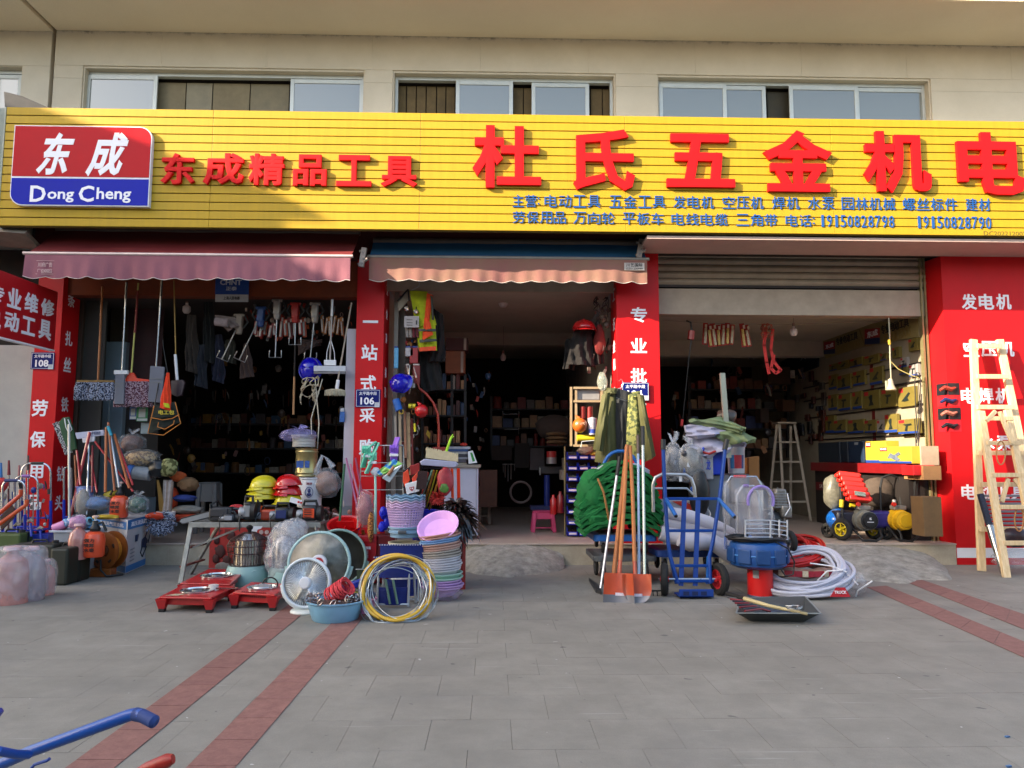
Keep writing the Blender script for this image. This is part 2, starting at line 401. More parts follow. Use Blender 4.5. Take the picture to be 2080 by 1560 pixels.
DARK=M('2a221d',rough=.9,var=.4,sc=3);DK2=M('3a302a',rough=.9,var=.4,sc=3)
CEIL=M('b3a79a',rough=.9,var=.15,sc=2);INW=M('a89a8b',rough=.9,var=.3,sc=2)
p104a,p104b=P(1253,700,0).x,P(1340,700,0).x
p106a,p106b=P(724,650,0).x,P(780,650,0).x
p108a,p108b=P(60,850,0).x,P(118,760,0).x
zc_l=P(400,602,.12).z;zc_m=P(1000,588,.25).z;zc_r=3.62
WT=4.26  # underside of the sign
bld=thing('shop_building','cream two-storey shop building with red clad pillars and an overhanging upper floor','building',(0,0,0))
def wallbox(name,mat,*a,**k):
    bb_=B();bb_.bb(*a);return part(name,bb_,mat,bld,smooth=False,**k)
# rooms
YB=7.6
rl,rm0,rm1,rr=p108b+.28,p106b+.03,p104a-.03,P(1905,1095,.32).x
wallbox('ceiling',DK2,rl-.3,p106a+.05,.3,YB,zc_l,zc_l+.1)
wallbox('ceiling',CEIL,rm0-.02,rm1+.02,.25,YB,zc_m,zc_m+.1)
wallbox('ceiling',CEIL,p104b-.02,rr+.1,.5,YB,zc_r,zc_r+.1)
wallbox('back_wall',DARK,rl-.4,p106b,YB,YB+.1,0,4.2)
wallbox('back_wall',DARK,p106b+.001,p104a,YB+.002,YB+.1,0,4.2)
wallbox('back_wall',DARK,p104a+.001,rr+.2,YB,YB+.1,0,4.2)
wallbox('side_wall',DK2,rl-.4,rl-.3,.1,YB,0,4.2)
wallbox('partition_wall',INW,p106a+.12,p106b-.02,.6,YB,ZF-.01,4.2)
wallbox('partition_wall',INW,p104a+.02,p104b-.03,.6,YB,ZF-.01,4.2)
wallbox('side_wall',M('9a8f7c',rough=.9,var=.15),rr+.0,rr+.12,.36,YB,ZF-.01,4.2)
zb=P(1000,672,3.9);wallbox('ceiling_beam',CEIL,rm0,rm1,3.9,4.2,P(1000,700,3.9).z,zc_m-.001)
wallbox('ceiling_beam',CEIL,p104b,rr,3.6,3.9,P(1450,722,3.6).z,zc_r-.001)
# ================================================================ PILLARS
RED=M('c5161c',rough=.4,var=.12,sc=2,spec=.2);WHITE=M('e9e9ee',rough=.5,var=.05)
RED2=M('b3151d',rough=.42,var=.12,sc=2)
LET=M('eceaf0',rough=.5,var=.04)
def pillar(x0,x1,y1,z1=WT,**k):
    bb_=B();bb_.bb(x0,x1,0,y1,0,z1);return part('pillar',bb_,RED,bld,smooth=False,bevel=.004,**k)
pl108=pillar(p108a,p108b,.42);pl106=pillar(p106a,p106b,.5);pl104=pillar(p104a,p104b,.5)
bb_=B();xf,xb=P(1942,1100,0).x+.0,P(1905,1095,.32).x
plr=None
bb_.poly([(xf,0,.0),(xf+1.9,0,0),(xf+1.9,.6,0),(xb+.1,.6,0),(xb+.1,.32,0),(xb,.32,0)],(0,0,WT));
plr=part('pillar',bb_,RED,bld,smooth=False)
b=B();z0,z1=P(2000,1133,0).z,P(2000,1113,0).z;b.bb(xf+.004,xf+1.9,-.004,0.001,z0,z1);part('skirting_band',b,WHITE,plr,smooth=False)
def vtext(par,chars,boxes,Y,mat=LET,th=.006,bold=.025):
    for ch,(x0,y0,x1,y1) in zip(chars,boxes):
        a=P(x0,(y0+y1)/2,Y);c=P(x1,(y0+y1)/2,Y);t=P((x0+x1)/2,y0,Y);d=P((x0+x1)/2,y1,Y)
        letter(par,ch,((a.x+c.x)/2,Y,(t.z+d.z)/2),c.x-a.x,t.z-d.z,mat,th=th,bold=bold)
vtext(pl106,'一站式采购',[(737,651,768,656),(734,700,767,732),(732,762,764,796),(730,829,762,858),(729,892,762,924)],-.002)
vtext(pl104,'专业批发',[(1281,624,1314,655),(1281,687,1314,717),(1281,748,1314,778),(1281,812,1314,843)],-.002)
vtext(pl108,'劳保用品',[(65,812,97,846),(61,876,93,909),(58,943,88,972),(52,1005,84,1036)],-.002)
def sidetext(par,chars,X,ys,hs,yc,wd,rdir,mat=LET):
    for ch,py in zip(chars,ys):
        c=PX(rdir[1],py,X);z=c.z
        letter(par,ch,(X,yc,z),wd,hs,mat,right=(0,rdir[0],0),th=.004,bold=.02)
sidetext(pl108,'条扎丝铁钻头',p108b+.002,[605,686,740,822,962,1020],.2,.2,.17,(1,133))
sidetext(pl106,'五金建材批发零售',p106b+.002,[590,640,690,760,800,860,915,960],.14,.25,.12,(1,787))
sidetext(pl104,'工五金机电建材',p104a-.002,[600,660,705,742,800,880,960],.17,.22,.17,(-1,1246))
def vt2(par,rows,Y):
    for s_,bx in rows:
        n=len(s_);w_=(bx[2]-bx[0])/n
        vtext(par,s_,[(bx[0]+i*w_+w_*.06,bx[1],bx[0]+(i+1)*w_-w_*.06,bx[3]) for i in range(n)],Y)
vt2(plr,[('发电机',(1951,597,2056,629)),('空压机',(1955,693,2062,725)),('电焊机',(1950,788,2055,820)),('水泵',(1985,885,2060,915)),('电动工具',(1951,984,2085,1015))],-.002)
# ================================================================ UPPER WALL, SOFFIT, WINDOWS
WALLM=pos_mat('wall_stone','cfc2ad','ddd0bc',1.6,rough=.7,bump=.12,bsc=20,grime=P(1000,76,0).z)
SOFM=pos_mat('soffit_plaster','f2dfc0','f7e6c9',.9,rough=.85,bump=.1)
ZS=P(1000,76,0).z
xc=P(112,62,0).x
zh=P(450,137,0).z;zlow=4.3
wins=[(P(168,150,0).x,P(741,150,0).x),(P(798,150,0).x,P(1250,155,0).x),(P(1335,160,0).x,P(1890,165,0).x)]
wl0=P(45,150,0).x
def panels(x0,x1,z0,z1,wmax=1.5):
    k=max(1,round((x1-x0)/wmax));w_=(x1-x0)/k
    for i in range(k):
        bb_=B();bb_.bb(x0+i*w_+.001,x0+(i+1)*w_-.001,0,.2,z0+.001,z1-.001);part('wall_panel',bb_,WALLM,bld,smooth=False,bevel=.002)
XE=9.0
panels(xc+.02,wins[0][1]+.1,zh,ZS);panels(wins[0][1]+.1,XE,zh,ZS)
edges=[xc+.02]+[e for w_ in wins for e in w_]+[XE]
for i in range(0,len(edges),2):
    zmid=P(770,168,0).z
    panels(edges[i],edges[i+1],zmid,zh);panels(edges[i],edges[i+1],zlow+1,zmid)
panels(-11,wl0-1.8,zlow+1,ZS-.02);panels(wl0,xc-.035,zlow+1,zh-.02);panels(-8.5,xc-.035,zh-.02,ZS-.02)
wallbox('wall_core',M('30281f',var=.3),-11,XE,.2,.26,zh,ZS)# behind the joints
wallbox('wall_core',M('30281f',var=.3),-8,XE,.02,.26,zlow,zlow+1)
wallbox('soffit',SOFM,xc+.02,XE,-1.05,.26,ZS,ZS+.3);wallbox('soffit',SOFM,-11,xc-.035,-1.07,.26,ZS-.02,ZS+.28);wallbox('wall_core',M('30281f',var=.3),xc-.034,xc+.029,-1.04,.255,ZS+.05,ZS+.28);wallbox('wall_core',M('30281f',var=.3),xc-.06,xc+.03,.1,.19,zlow+1,ZS)
wallbox('upper_storey_wall',WALLM,-11,XE,-1.05,.3,ZS+.3,ZS+6)
GL=M('7a7d78',rough=.03,var=0,spec=1.0);GL.node_tree.nodes['Principled BSDF'].inputs['Coat Weight'].default_value=1
ALU=M('c9ccca',rough=.4,metal=.3,var=.1);
def window(x0,x1,sashes,interior,rows):
    zb=zlow+1.0;wn=wallbox('window',interior,x0,x1,.3,.32,zb,zh)
    def sub(name,mat,*a):
        bb_=B();bb_.bb(*a);return part(name,bb_,mat,wn,smooth=False,bevel=.003 if name != 'pane' else 0)
    for a in ((x0,x0+.02,.02,.3,zb,zh),(x1-.02,x1,.02,.3,zb,zh),(x0+.02,x1-.02,.02,.3,zh-.03,zh)):sub('reveal',WALLM,*a)
    for a in ((x0+.02,x0+.06,.12,.2,zb,zh-.03),(x1-.06,x1-.02,.12,.2,zb,zh-.03),(x0+.06,x1-.06,.12,.2,zh-.08,zh-.03)):sub('frame',ALU,*a)
    for j,(a_,c_) in enumerate(sashes):
        s0,s1=P(a_,190,.12).x,P(c_,190,.12).x;y=.1+.03*(j % 2);t=.055;zt=zh-.085
        for a in ((s0,s0+t,y,y+.03,zb,zt),(s1-t,s1,y,y+.03,zb,zt),(s0+t,s1-t,y,y+.03,zt-.06,zt)):sub('sash',ALU,*a)
        sub('pane',GL,s0+t,s1-t,y+.012,y+.018,zb,zt-.06)
    for (a_,c_,mt) in rows:
        s0,s1=P(a_,190,.28).x,P(c_,190,.28).x;sub('board',mt,s0,s1,.26,.28,zb,zh-.1)
BEIGE=M('8f8168',rough=.8,var=.2);BRN=M('6d5a3c',rough=.8,var=.3)
window(*wins[0],[(176,320),(589,738)],DARK,[(322,378,BEIGE),(380,432,M('958a74',var=.2)),(434,508,BEIGE),(510,588,M('84785f',var=.2))])
window(*wins[1],[(926,1042),(1080,1197)],DARK,[(806,825,BRN),(827,845,BRN),(847,865,BRN),(867,886,BRN),(888,905,BRN),(907,924,BRN),(1043,1062,BRN),(1064,1082,BRN),(1200,1222,BRN),(1224,1242,BRN)])
window(*wins[2],[(1338,1475),(1413,1556),(1602,1742),(1738,1888)],DARK,[(1557,1602,M('3a3322',var=.3))])  # the dark board stands in for the shade of the open gap
window(wl0-1.8,wl0,[(-200,-60),(-80,42)],DARK,[])
# ================================================================ SIGN
sg=thing('shop_sign','long yellow ribbed fascia sign with raised red and blue Chinese lettering above all three bays','shop sign',(0,-.75,5))
YEL=M('b4911a',rough=.5,var=.1,sc=5,spec=.3,stretch=(3,3,.25));YEL_SHADE=M('57480c',rough=.8,var=.2)
sx0=(P(12,222,-.75).x+P(0,440,-.75).x)/2;sx1=8.4;zt=P(1000,232,-.75).z;zbm=P(1000,470,-.75).z
b=B();b.bb(sx0,sx1,-.735,-.69,zbm,zt);part('backing',b,YEL_SHADE,sg,smooth=False)  # backing toned dark to give the slat grooves their shade
N=14;segs=[sx0]+[P(p_,350,-.75).x for p_ in (429,853,1270,1690)]+[sx1];hh=(zt-zbm)/N
for i in range(N):
    z0=zbm+i*hh
    for j in range(5):
        b=B();b.bb(segs[j]+.0015,segs[j+1]-.0015,-.755-random.uniform(0,.002),-.733,z0+.012,z0+hh);part('slat',b,YEL,sg,smooth=False,bevel=.003)
b=B();b.bb(sx0-.02,sx0,-.76,-.1,zbm,zt);b.bb(sx0,sx1,-.7,-.0,zt-.02,zt);part('sign_casing',b,M('8a8f86',rough=.5,metal=.3),sg,smooth=False)
CR_=M('cf1216',rough=.5,var=.05,spec=.15);CB=M('124c92',rough=.4,var=.05)
def sign_txt(ch,x0,y0,x1,y1,mat,Y=-.79,th=.06,bold=.03,nm='letter'):
    a=P(x0,(y0+y1)/2,Y);c=P(x1,(y0+y1)/2,Y);t=P((x0+x1)/2,y0,Y);d=P((x0+x1)/2,y1,Y)
    letter(sg,ch,((a.x+c.x)/2,Y,(t.z+d.z)/2),c.x-a.x,t.z-d.z,mat,name=nm,th=th,bold=bold)
for ch,bx in zip('杜氏五金机电',[(960,256,1099,382),(1164,264,1289,387),(1353,273,1491,381),(1550,266,1690,390),(1753,268,1889,392),(1944,270,2079,396)]):sign_txt(ch,*bx,CR_,Y=-.785,th=.05,bold=.03)
for ch,bx in zip('东成精品工具',[(328,312,397,375),(414,312,496,376),(506,313,578,377),(596,315,664,378),(684,316,755,379),(774,318,848,380)]):sign_txt(ch,*bx,CR_,Y=-.785,th=.045,bold=.03)
def row(words,yl,yr,h):
    for s_,x0,x1 in words:
        n=len(s_);ws=[.5 if c in ':' else .62 if c.isdigit() else 1 for c in s_];tot=sum(ws);x=x0
        for ch,wt in zip(s_,ws):
            wpx=(x1-x0)*wt/tot;xm=x+wpx/2;yc=yl+(yr-yl)*(xm-1040)/970
            hh_=h*(.9 if ch != ':' else .5)*(.16 if ch == '一' else 1)
            sign_txt(ch,x+wpx*(.34 if ch == '1' else .12 if ch.isdigit() else .06),yc-hh_/2,x+wpx*(.68 if ch == '1' else .86 if ch.isdigit() else .94) if ch != ':' else x+wpx*.35,yc+hh_/2,CB,Y=-.763,th=.01,bold=.0);x += wpx
row([('主营:',1040,1104),('电动工具',1104,1221),('五金工具',1236,1353),('发电机',1366,1451),('空压机',1466,1552),('焊机',1567,1625),('水泵',1639,1697),('园林机械',1708,1820),('螺丝标件',1832,1946),('建材',1960,2013)],408,416,28)
row([('劳保用品',1040,1151),('万向轮',1163,1250),('平板车',1263,1350),('电线电缆',1362,1480),('三角带',1494,1580),('电话:',1594,1664),('19150828798',1664,1818),('19150828790',1860,2015)],441,453,27)
sign_txt('DC2022120027',1998,470,2092,479,M('6a5a10',var=.1),Y=-.757,th=.004,bold=.01)
# logo plate
pA=P(27,340,-.79).x;pB=P(308,340,-.79).x;zt_=P(170,258,-.79).z;zb_=P(170,420,-.79).z;zm=P(170,363,-.79).z
def rplate(b,x0,x1,z0,z1,y0,y1,r,corners):
    pts=[]
    for (cx_,cz_,a0,on) in ((x1,z0,-90,'br' in corners),(x1,z1,0,'tr' in corners),(x0,z1,90,'tl' in corners),(x0,z0,180,'bl' in corners)):
        if on:
            ox=cx_-r if cx_ == x1 else cx_+r;oz=cz_+r if cz_ == z0 else cz_-r
            pts +=[Vector((ox+r*math.cos(R(a0+k*15)),y0,oz+r*math.sin(R(a0+k*15)))) for k in range(7)]
        else:pts.append(Vector((cx_,y0,cz_)))
    b.poly(pts,(0,y1-y0,0));return b
logo=part('logo_plate',rplate(B(),pA,pB,zb_,zt_,-.82,-.756,.16,('tr','bl')),[M('e6e4ec',rough=.35)],sg,smooth=False)
part('logo_field',rplate(B(),pA+.012,pB-.012,zm+.012,zt_-.012,-.824,-.8195,.15,('tr',)),M('b3141f',rough=.3,var=.05,spec=.12),logo,smooth=False)
part('logo_field',rplate(B(),pA+.012,pB-.012,zb_+.012,zm-.012,-.824,-.8195,.15,('bl',)),M('0b1ba0',rough=.3,var=.05,spec=.12),logo,smooth=False)
def lg(ch,x0,y0,x1,y1,bold=.03):
    a=P(x0,(y0+y1)/2,-.826);c=P(x1,(y0+y1)/2,-.826);t=P((x0+x1)/2,y0,-.826);d=P((x0+x1)/2,y1,-.826)
    b=B();vs,fs,gw,gh=glyph(ch,bold,.0);put(b,ch,((a.x+c.x)/2,-.826,(t.z+d.z)/2),c.x-a.x,t.z-d.z,up=(.22,0,1),th=.004,bold=bold);part('logo_letter',b,LET,logo,smooth=False)
lg('东',83,268,146,356,.035);lg('成',184,268,254,360,.035);
def lg2(ch,x0,y0,x1,y1,bold=.02):
    a=P(x0,(y0+y1)/2,-.826);c=P(x1,(y0+y1)/2,-.826);t=P((x0+x1)/2,y0,-.826);d=P((x0+x1)/2,y1,-.826)
    letter(logo,ch,((a.x+c.x)/2,-.826,(t.z+d.z)/2),c.x-a.x,t.z-d.z,LET,name='logo_letter',th=.004,bold=bold)
for ch,bx in (('D',(61,377,93,410)),('ong',(96,389,150,411)),('C',(160,377,191,410)),('heng',(196,381,266,412))):lg2(ch,*bx)
# ================================================================ UNDER THE SIGN
PINKW=M('c0a69b',rough=.8,var=.1)
wallbox('lintel_soffit',PINKW,p104b-.3,8.4,-.70,.0,WT,WT+.04)
wallbox('lintel_soffit',M('4b1414',rough=.8,var=.2),sx0,p104b-.31,-.0,.3,zc_m+.35,WT+.3)
wallbox('header_wall',M('a79786',rough=.8),p104b,rr+.1,.3,.5,P(1600,640,.3).z,P(1600,588,.3).z)
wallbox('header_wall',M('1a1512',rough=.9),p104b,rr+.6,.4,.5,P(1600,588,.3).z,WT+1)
wallbox('header_wall',M('a99888',rough=.8,var=.15),rm0-.05,rm1+.05,.2,.26,zc_m-.04,WT)
wallbox('header_wall',M('7a3414',rough=.85,var=.35,sc=3),p108b,p106a,.1,.3,P(400,601,.1).z,WT)
# roller shutter, partly rolled up: slats as parts
rs=thing('roller_shutter','beige roller shutter rolled up above the right-hand bay','shutter',(P(1600,545,.3).x,.3,P(1600,545,.3).z))
SH=M('9c8a76',rough=.5,var=.25,sc=4,metal=.2)
zz0,zz1=P(1600,580,.3).z,P(1600,511,.3).z;k=5
for i in range(k):
    za=zz0+(zz1-zz0)*i/k;h_=(zz1-zz0)/k
    bb_=B();prof=[(0,0),(-.006,.1),(-.022,.35),(-.024,.6),(-.008,.85),(0,.93)]
    bb_.sheet(lambda u,v:(p104b+.01+(rr-p104b+.0)*u,.31+prof[int(round(v*5))][0],za+prof[int(round(v*5))][1]*h_),1,5)
    part('slat',bb_,SH,rs,smooth=True)
bb_=B();bb_.bb(p104b+.01,rr+.01,.295,.32,zz0-.035,zz0-.004);part('gap_shade',bb_,M('2a1c16',var=.2),rs,smooth=False)  # dark strip set in for the shaded gap below the slats
for x_,n_ in ((rr-.02,0),):
    bb_=B();bb_.bb(x_-.07,x_-.045,.27,.35,ZF,zz1);bb_.bb(x_-.015,x_+.01,.27,.35,ZF,zz1);bb_.bb(x_-.045,x_-.015,.325,.35,ZF,zz1);part('guide_rail',bb_,M('9a8f66',rough=.35,metal=.5),rs,smooth=False)
# ================================================================ AWNINGS
def awning(label,xpa,xpb,Yf,ytop,ybot,rail,colf,fab_top,fab_back,colu,seed,wave=.028):
    xa,xb_=P(xpa,ytop,Yf).x,P(xpb,ytop,Yf).x;z1=P((xpa+xpb)/2,ytop,Yf).z;z0=P((xpa+xpb)/2,ybot,Yf).z
    t=thing('awning',label,'awning',((xa+xb_)/2,Yf,z1))
    n=int((xb_-xa)/.03);Lw=.27;rn=random.Random(seed);ph=[rn.uniform(0,6) for _ in range(4)]
    def fn(u,v):
        x=xa+(xb_-xa)*u;s=(x-xa)/Lw;low=z0+wave*(1-abs(math.sin(PI*s)))
        z=z1+(low-z1)*v;y=Yf-.01+v*.035*math.sin(x*5+ph[0])*math.sin(x*2.1+ph[1])+v*.008*math.sin(x*31+ph[2])
        return (x,y,z)
    b=B();b.sheet(fn,n,6,th=.004);part('valance',b,colf,t)
    b=B();b.tube([fn(i/n,1) for i in range(n+1)],.004,n=4);part('valance_trim',b,M('d9cfc6',var=.1),t)
    b=B();b.tube([(xa-.03,Yf,z1+.01),(xb_+.03,Yf,z1+.01)],.022,n=10);part('front_rail',b,rail,t)
    b=B();b.sheet(lambda u,v:(xa+(xb_-xa)*u,Yf+(fab_back-Yf)*v,z1+(fab_top-z1)*v-.03*math.sin(PI*v)+.008*math.sin(u*25)),40,8,th=.004);part('canopy_fabric',b,colu,t)
    for xx in (xa+.5,xb_-.5):
        b=B();b.tube([(xx,Yf+.02,z1),(xx+.25,(Yf+fab_back)/2,z1+.03),(xx,fab_back,z1+.06)],.018,n=8);part('folding_arm',b,M('8f8880',metal=.4),t)
    b=B();b.tube([(xa,fab_back,fab_top),(xb_,fab_back,fab_top)],.045,n=12);part('roller',b,M('6b5d55',metal=.3),t)
    return t,xa,xb_,z1
ROSE=M('8c5560',rough=.85,var=.25,sc=1.5,bump=.2,bsc=60,col2='784854');PALE=M('8a5654',rough=.85,var=.3,sc=2.2,bump=.2,bsc=60,col2='866853')
aw1,xa,xb_,z1=awning('faded wine red awning with scalloped valance over the left-hand bay',52,712,-.72,519,569,M('c9b4ae',rough=.4,metal=.3),ROSE,WT+.22,-.1,M('6e1518',rough=.8,var=.3,sc=2,stretch=(.3,4,4)),2)
b=B();put(b,'川府广告',(xa+.26,-.735,z1-.14),.18,.06,th=.003,bold=.01);put(b,'15182400055',(xa+.26,-.735,z1-.22),.18,.05,th=.003,bold=.01)
b.bar((xa+.15,-.735,z1-.09),(xa+.37,-.735,z1-.09),.004);b.bar((xa+.15,-.735,z1-.26),(xa+.37,-.735,z1-.26),.004);part('print',b,M('caa9a8',var=.1),aw1,smooth=False)
aw2,xa,xb_,z1=awning('maroon awning with a pale scalloped lower edge over the middle doorway',750,1314,-.36,525,574,M('8d857c',rough=.4,metal=.3),PALE,WT+.12,-.06,M('1f5a88',rough=.8,var=.2,sc=2),5,wave=.03)
b=B();b.bb(xb_-.31,xb_-.04,-.385,-.375,z1-.15,z1-.05);part('notice',b,M('c9bdb5',var=.2),aw2,smooth=False)
b=B();put(b,'川艺国际',(xb_-.175,-.387,z1-.08),.22,.05,th=.003);put(b,'15351230999',(xb_-.175,-.387,z1-.13),.22,.03,th=.003,bold=.01);part('print',b,M('1d1516',var=.1),aw2,smooth=False)
# brackets on the pillars
for (px_,py_,Y_,lb) in ((737,523,-.45,'grey steel awning bracket at the top of the pillar numbered 106'),(1300,505,-.35,'small steel awning bracket beside the pillar numbered 104')):
    c=P(px_,py_,Y_);t=thing('awning_bracket',lb,'bracket',c)
    b=B();b.box(c,(.07,.06,.26),(0,.15,0));b.tube([c+V(-.06,0,-.1),c+V(.07,-.02,-.02)],.022);b.tube([c+V(-.05,0,.08),c+V(.05,0,.1)],.02);part('plate',b,M('8f827b',rough=.5,metal=.4),t,bevel=.004)
    b=B();[b.tube([c+V(dx,-.035,dz),c+V(dx,-.045,dz)],.012,n=6) for dx,dz in ((0,.06),(.01,-.02),(-.01,-.08))];part('bolt',b,metal('6c6663'),t)
# ================================================================ NEIGHBOUR ON THE LEFT
nb=thing('neighbour_building','pale plastered neighbouring shopfront at the left edge of the photo','building',(-7.2,0,0))
b=B();b.bb(-11,p108a-.02,.05,.3,0,P(30,700,0).z+.0);part('wall',b,pos_mat('plaster_l','a7a29c','b9b3ab',2,bump=.15),nb,smooth=False)
b=B();b.bb(-11,p108a-.02,.3,.5,0,6);part('wall',b,DARK,nb,smooth=False)
b=B();b.bb(-11,sx0-.05,-.6,.1,4.25,5.95);part('sign_box',b,M('77807c',rough=.5,metal=.2),nb,smooth=False)
c=P(60,222,-.6);b=B();b.poly([P(8,186,-.6),P(45,195,-.55),P(104,221,-.5),P(10,221,-.6)],(0,.5,0));part('metal_flashing',b,M('4f4a46',rough=.6,var=.3),nb,smooth=False)
b=B();b.poly([P(-60,466,-.7),P(50,474,-.7),P(82,508,-.3),P(-60,495,-.3)],(0,.05,.05));part('canopy',b,M('857b70',rough=.7,var=.3),nb,smooth=False)
# projecting red sign, at right angles to the wall
XS=P(115,600,-.2).x
t=thing('projecting_sign','red projecting sign with white repair lettering at the far left of the front','shop sign',(XS,-.7,3.2))
ztop=PX(115,592,XS).z;zbot=PX(115,712,XS).z
y_a=PX(115,640,XS).y;y_b=PX(-60,620,XS).y
b=B();b.bb(XS-.06,XS,y_b,y_a,zbot,ztop);part('panel',b,RED2,t,smooth=False,bevel=.004)
b=B();b.bb(XS-.061,XS+.004,y_b,y_a,zbot-.02,zbot);part('edge_trim',b,WHITE,t,smooth=False)
def xletter(par,ch,x0,x1,y0,y1,X,mat=LET):
    a=PX(x0,(y0+y1)/2,X);c_=PX(x1,(y0+y1)/2,X);tp=PX((x0+x1)/2,y0,X);bt_=PX((x0+x1)/2,y1,X)
    letter(par,ch,(X+.003,(a.y+c_.y)/2,(tp.z+bt_.z)/2),abs(c_.y-a.y),tp.z-bt_.z,mat,right=(0,1,0),th=.006,bold=.03)
for ch,bx in zip('专业维修',((-22,8,578,612),(15,43,586,627),(50,77,596,635),(83,110,608,643))):xletter(t,ch,*bx,XS)
for ch,bx in zip('电动工具',((-30,2,625,668),(9,38,634,674),(44,71,644,681),(78,104,650,690))):xletter(t,ch,*bx,XS)
# house number plates
def plate(x0,y0,x1,y1,num,lb,Y):
    a=P(x0,y1,Y);c=P(x1,y0,Y);t=thing('house_number_plate',lb,'number plate',((a.x+c.x)/2,Y,(a.z+c.z)/2))
    w_,h_=c.x-a.x,c.z-a.z;mx,mz=(a.x+c.x)/2,(a.z+c.z)/2
    b=B();b.bb(a.x,c.x,Y-.008,Y,a.z,c.z);part('plate',b,M('0d1a66',rough=.5,var=.1,spec=.15),t,smooth=False,bevel=.006)
    b=B();i=.012
    for q in (((a.x+i,a.z+i),(c.x-i,a.z+i)),((c.x-i,a.z+i),(c.x-i,c.z-i)),((c.x-i,c.z-i),(a.x+i,c.z-i)),((a.x+i,c.z-i),(a.x+i,a.z+i))):
        b.bar((q[0][0],Y-.009,q[0][1]),(q[1][0],Y-.009,q[1][1]),.004)
    part('border',b,LET,t,smooth=False)
    letter(t,'太平路中段',(mx,Y-.009,mz+h_*.27),w_*.72,h_*.2,LET,th=.003,bold=.012)
    letter(t,num,(mx-w_*.02,Y-.009,mz-h_*.15),w_*.56,h_*.42,LET,th=.003,bold=.03)
    b=B();b.bb(c.x-.075,c.x-.008,Y-.0105,Y-.0085,a.z+.0,a.z+.065);part('sticker',b,M('b9bcc4',var=.15),t,smooth=False)
plate(62,716,112,750,'108','blue house number plate 108 under the projecting red sign',-.01)
plate(722,791,773,827,'106','blue house number plate 106 on the middle-left red pillar',-.01)
plate(1263,777,1318,813,'104','blue house number plate 104 half hidden behind the hanging jackets',-.03)
# ================================================================ ACROSS THE STREET (behind the viewer; shades the pavement, mirrored in the panes)
BM=pos_mat('render_far','8f877b','a49c8e',.4,bump=.05)
def far_block(label,x0,x1,y0,y1,h,floors,cols):
    t=thing('street_building',label,'building',((x0+x1)/2,(y0+y1)/2,0));b=B();b.bb(x0,x1,y0,y1,0,h);part('wall',b,BM,t,smooth=False)
    b=B()
    for f_ in range(floors):
        for c_ in range(cols):
            wx=x0+(x1-x0)*(c_+.5)/cols;z=h*(f_+.5)/floors;b.bb(wx-.8,wx+.8,y1,y1+.05,z-.7,z+.7)
    part('windows',b,M('27323a',rough=.15,var=.1),t,smooth=False,kind='stuff')
far_block('tall plain block across the street, seen only in reflections',-82,-29,-32,-22,25.4,8,18)
far_block('low row of shops across the street, seen only in reflections',-20,30,-34,-26,7.5,2,16)
# added unseen screen at the left, outlined to throw the sign's slanting shade
YP=-5.75
def back(p):
    k=(p.y-YP);return Vector((p.x-SX*k,YP,p.z+1.1*k))
pv=thing('shade_screen','plain unseen wall added at the left, shaped to shade the sign','building',(-12.5,YP,0))
hA,hB=back(P(-25,845,0)),back(P(104,893,0))  # opening left in the screen for the sun patches on the left pillar
top=[back(P(-260,110,-.75)),back(P(95,222,-.75)),back(P(580,400,-.75)),back(P(485,400,-.75)),back(P(485,470,-.75)),back(P(600,535,-.75)),back(P(765,600,-.75))]
xr=top[-1].x;zt_=hA.z;xl_=top[0].x-2
b=B();b.poly(top+[Vector((xr,YP,zt_)),Vector((xl_,YP,zt_)),Vector((xl_,YP,top[0].z))],(0,-.3,0));part('shade_outline',b,BM,pv,smooth=False)
b=B();b.bb(xl_,hA.x,YP-.3,YP,0,zt_);b.bb(hB.x,xr,YP-.3,YP,hB.z,zt_);b.bb(hA.x,xr,YP-.3,YP,0,hB.z);part('wall',b,BM,pv,smooth=False)
# ================================================================ KIT OF SMALL THINGS
Q=P
BLACK=M('161617',rough=.5,var=.2);RUB=M('1c1b1a',rough=.8,var=.25);STEEL=metal();DST=metal('74777a',.4);ALUM=metal('c4c6c7',.35)
WOODY=M('b87a3e',rough=.6,var=.3,sc=5,stretch=(1,1,.15));PINE=M('dcc59e',rough=.65,var=.22,sc=7,stretch=(6,6,.5),col2='c4a67a')
WH=plastic('dcdce0');GREY=plastic('7d8086')
def tb(t,name,mat,pts,r,n=8,closed=False,label=None):b=B();b.tube(pts,r,n,closed);return part(name,b,mat,t,label=label)
def boxp(t,name,mat,x0,y0,x1,y1,Y,d,bevel=.004,label=None):
    """box whose front face fills the pixel rectangle at depth Y"""
    m_=(y0+y1)/2;a=P(x0,m_,Y);c=P(x1,m_,Y);b=B();b.bb(a.x,c.x,Y,Y+d,P((x0+x1)/2,y1,Y).z,P((x0+x1)/2,y0,Y).z);return part(name,b,mat,t,smooth=False,bevel=bevel,label=label)
def prect(x0,y0,x1,y1,Y):m_=(y0+y1)/2;k_=(x0+x1)/2;return P(x0,m_,Y).x,P(x1,m_,Y).x,P(k_,y1,Y).z,P(k_,y0,Y).z
def txt(t,s_,x0,y0,x1,y1,Y,mat,bold=.012,th=.003,name='print'):
    a,c,z0,z1=prect(x0,y0,x1,y1,Y);b=B();put(b,s_,((a+c)/2,Y,(z0+z1)/2),c-a,z1-z0,th=th,bold=bold);return part(name,b,mat,t,smooth=False)
def arc(c,r,a0,a1,n=12,ax=(1,0,0),up=(0,0,1)):
    c=Vector(c);ax=Vector(ax);up=Vector(up);return [c+ax*(r*math.cos(R(a0+(a1-a0)*i/n)))+up*(r*math.sin(R(a0+(a1-a0)*i/n))) for i in range(n+1)]
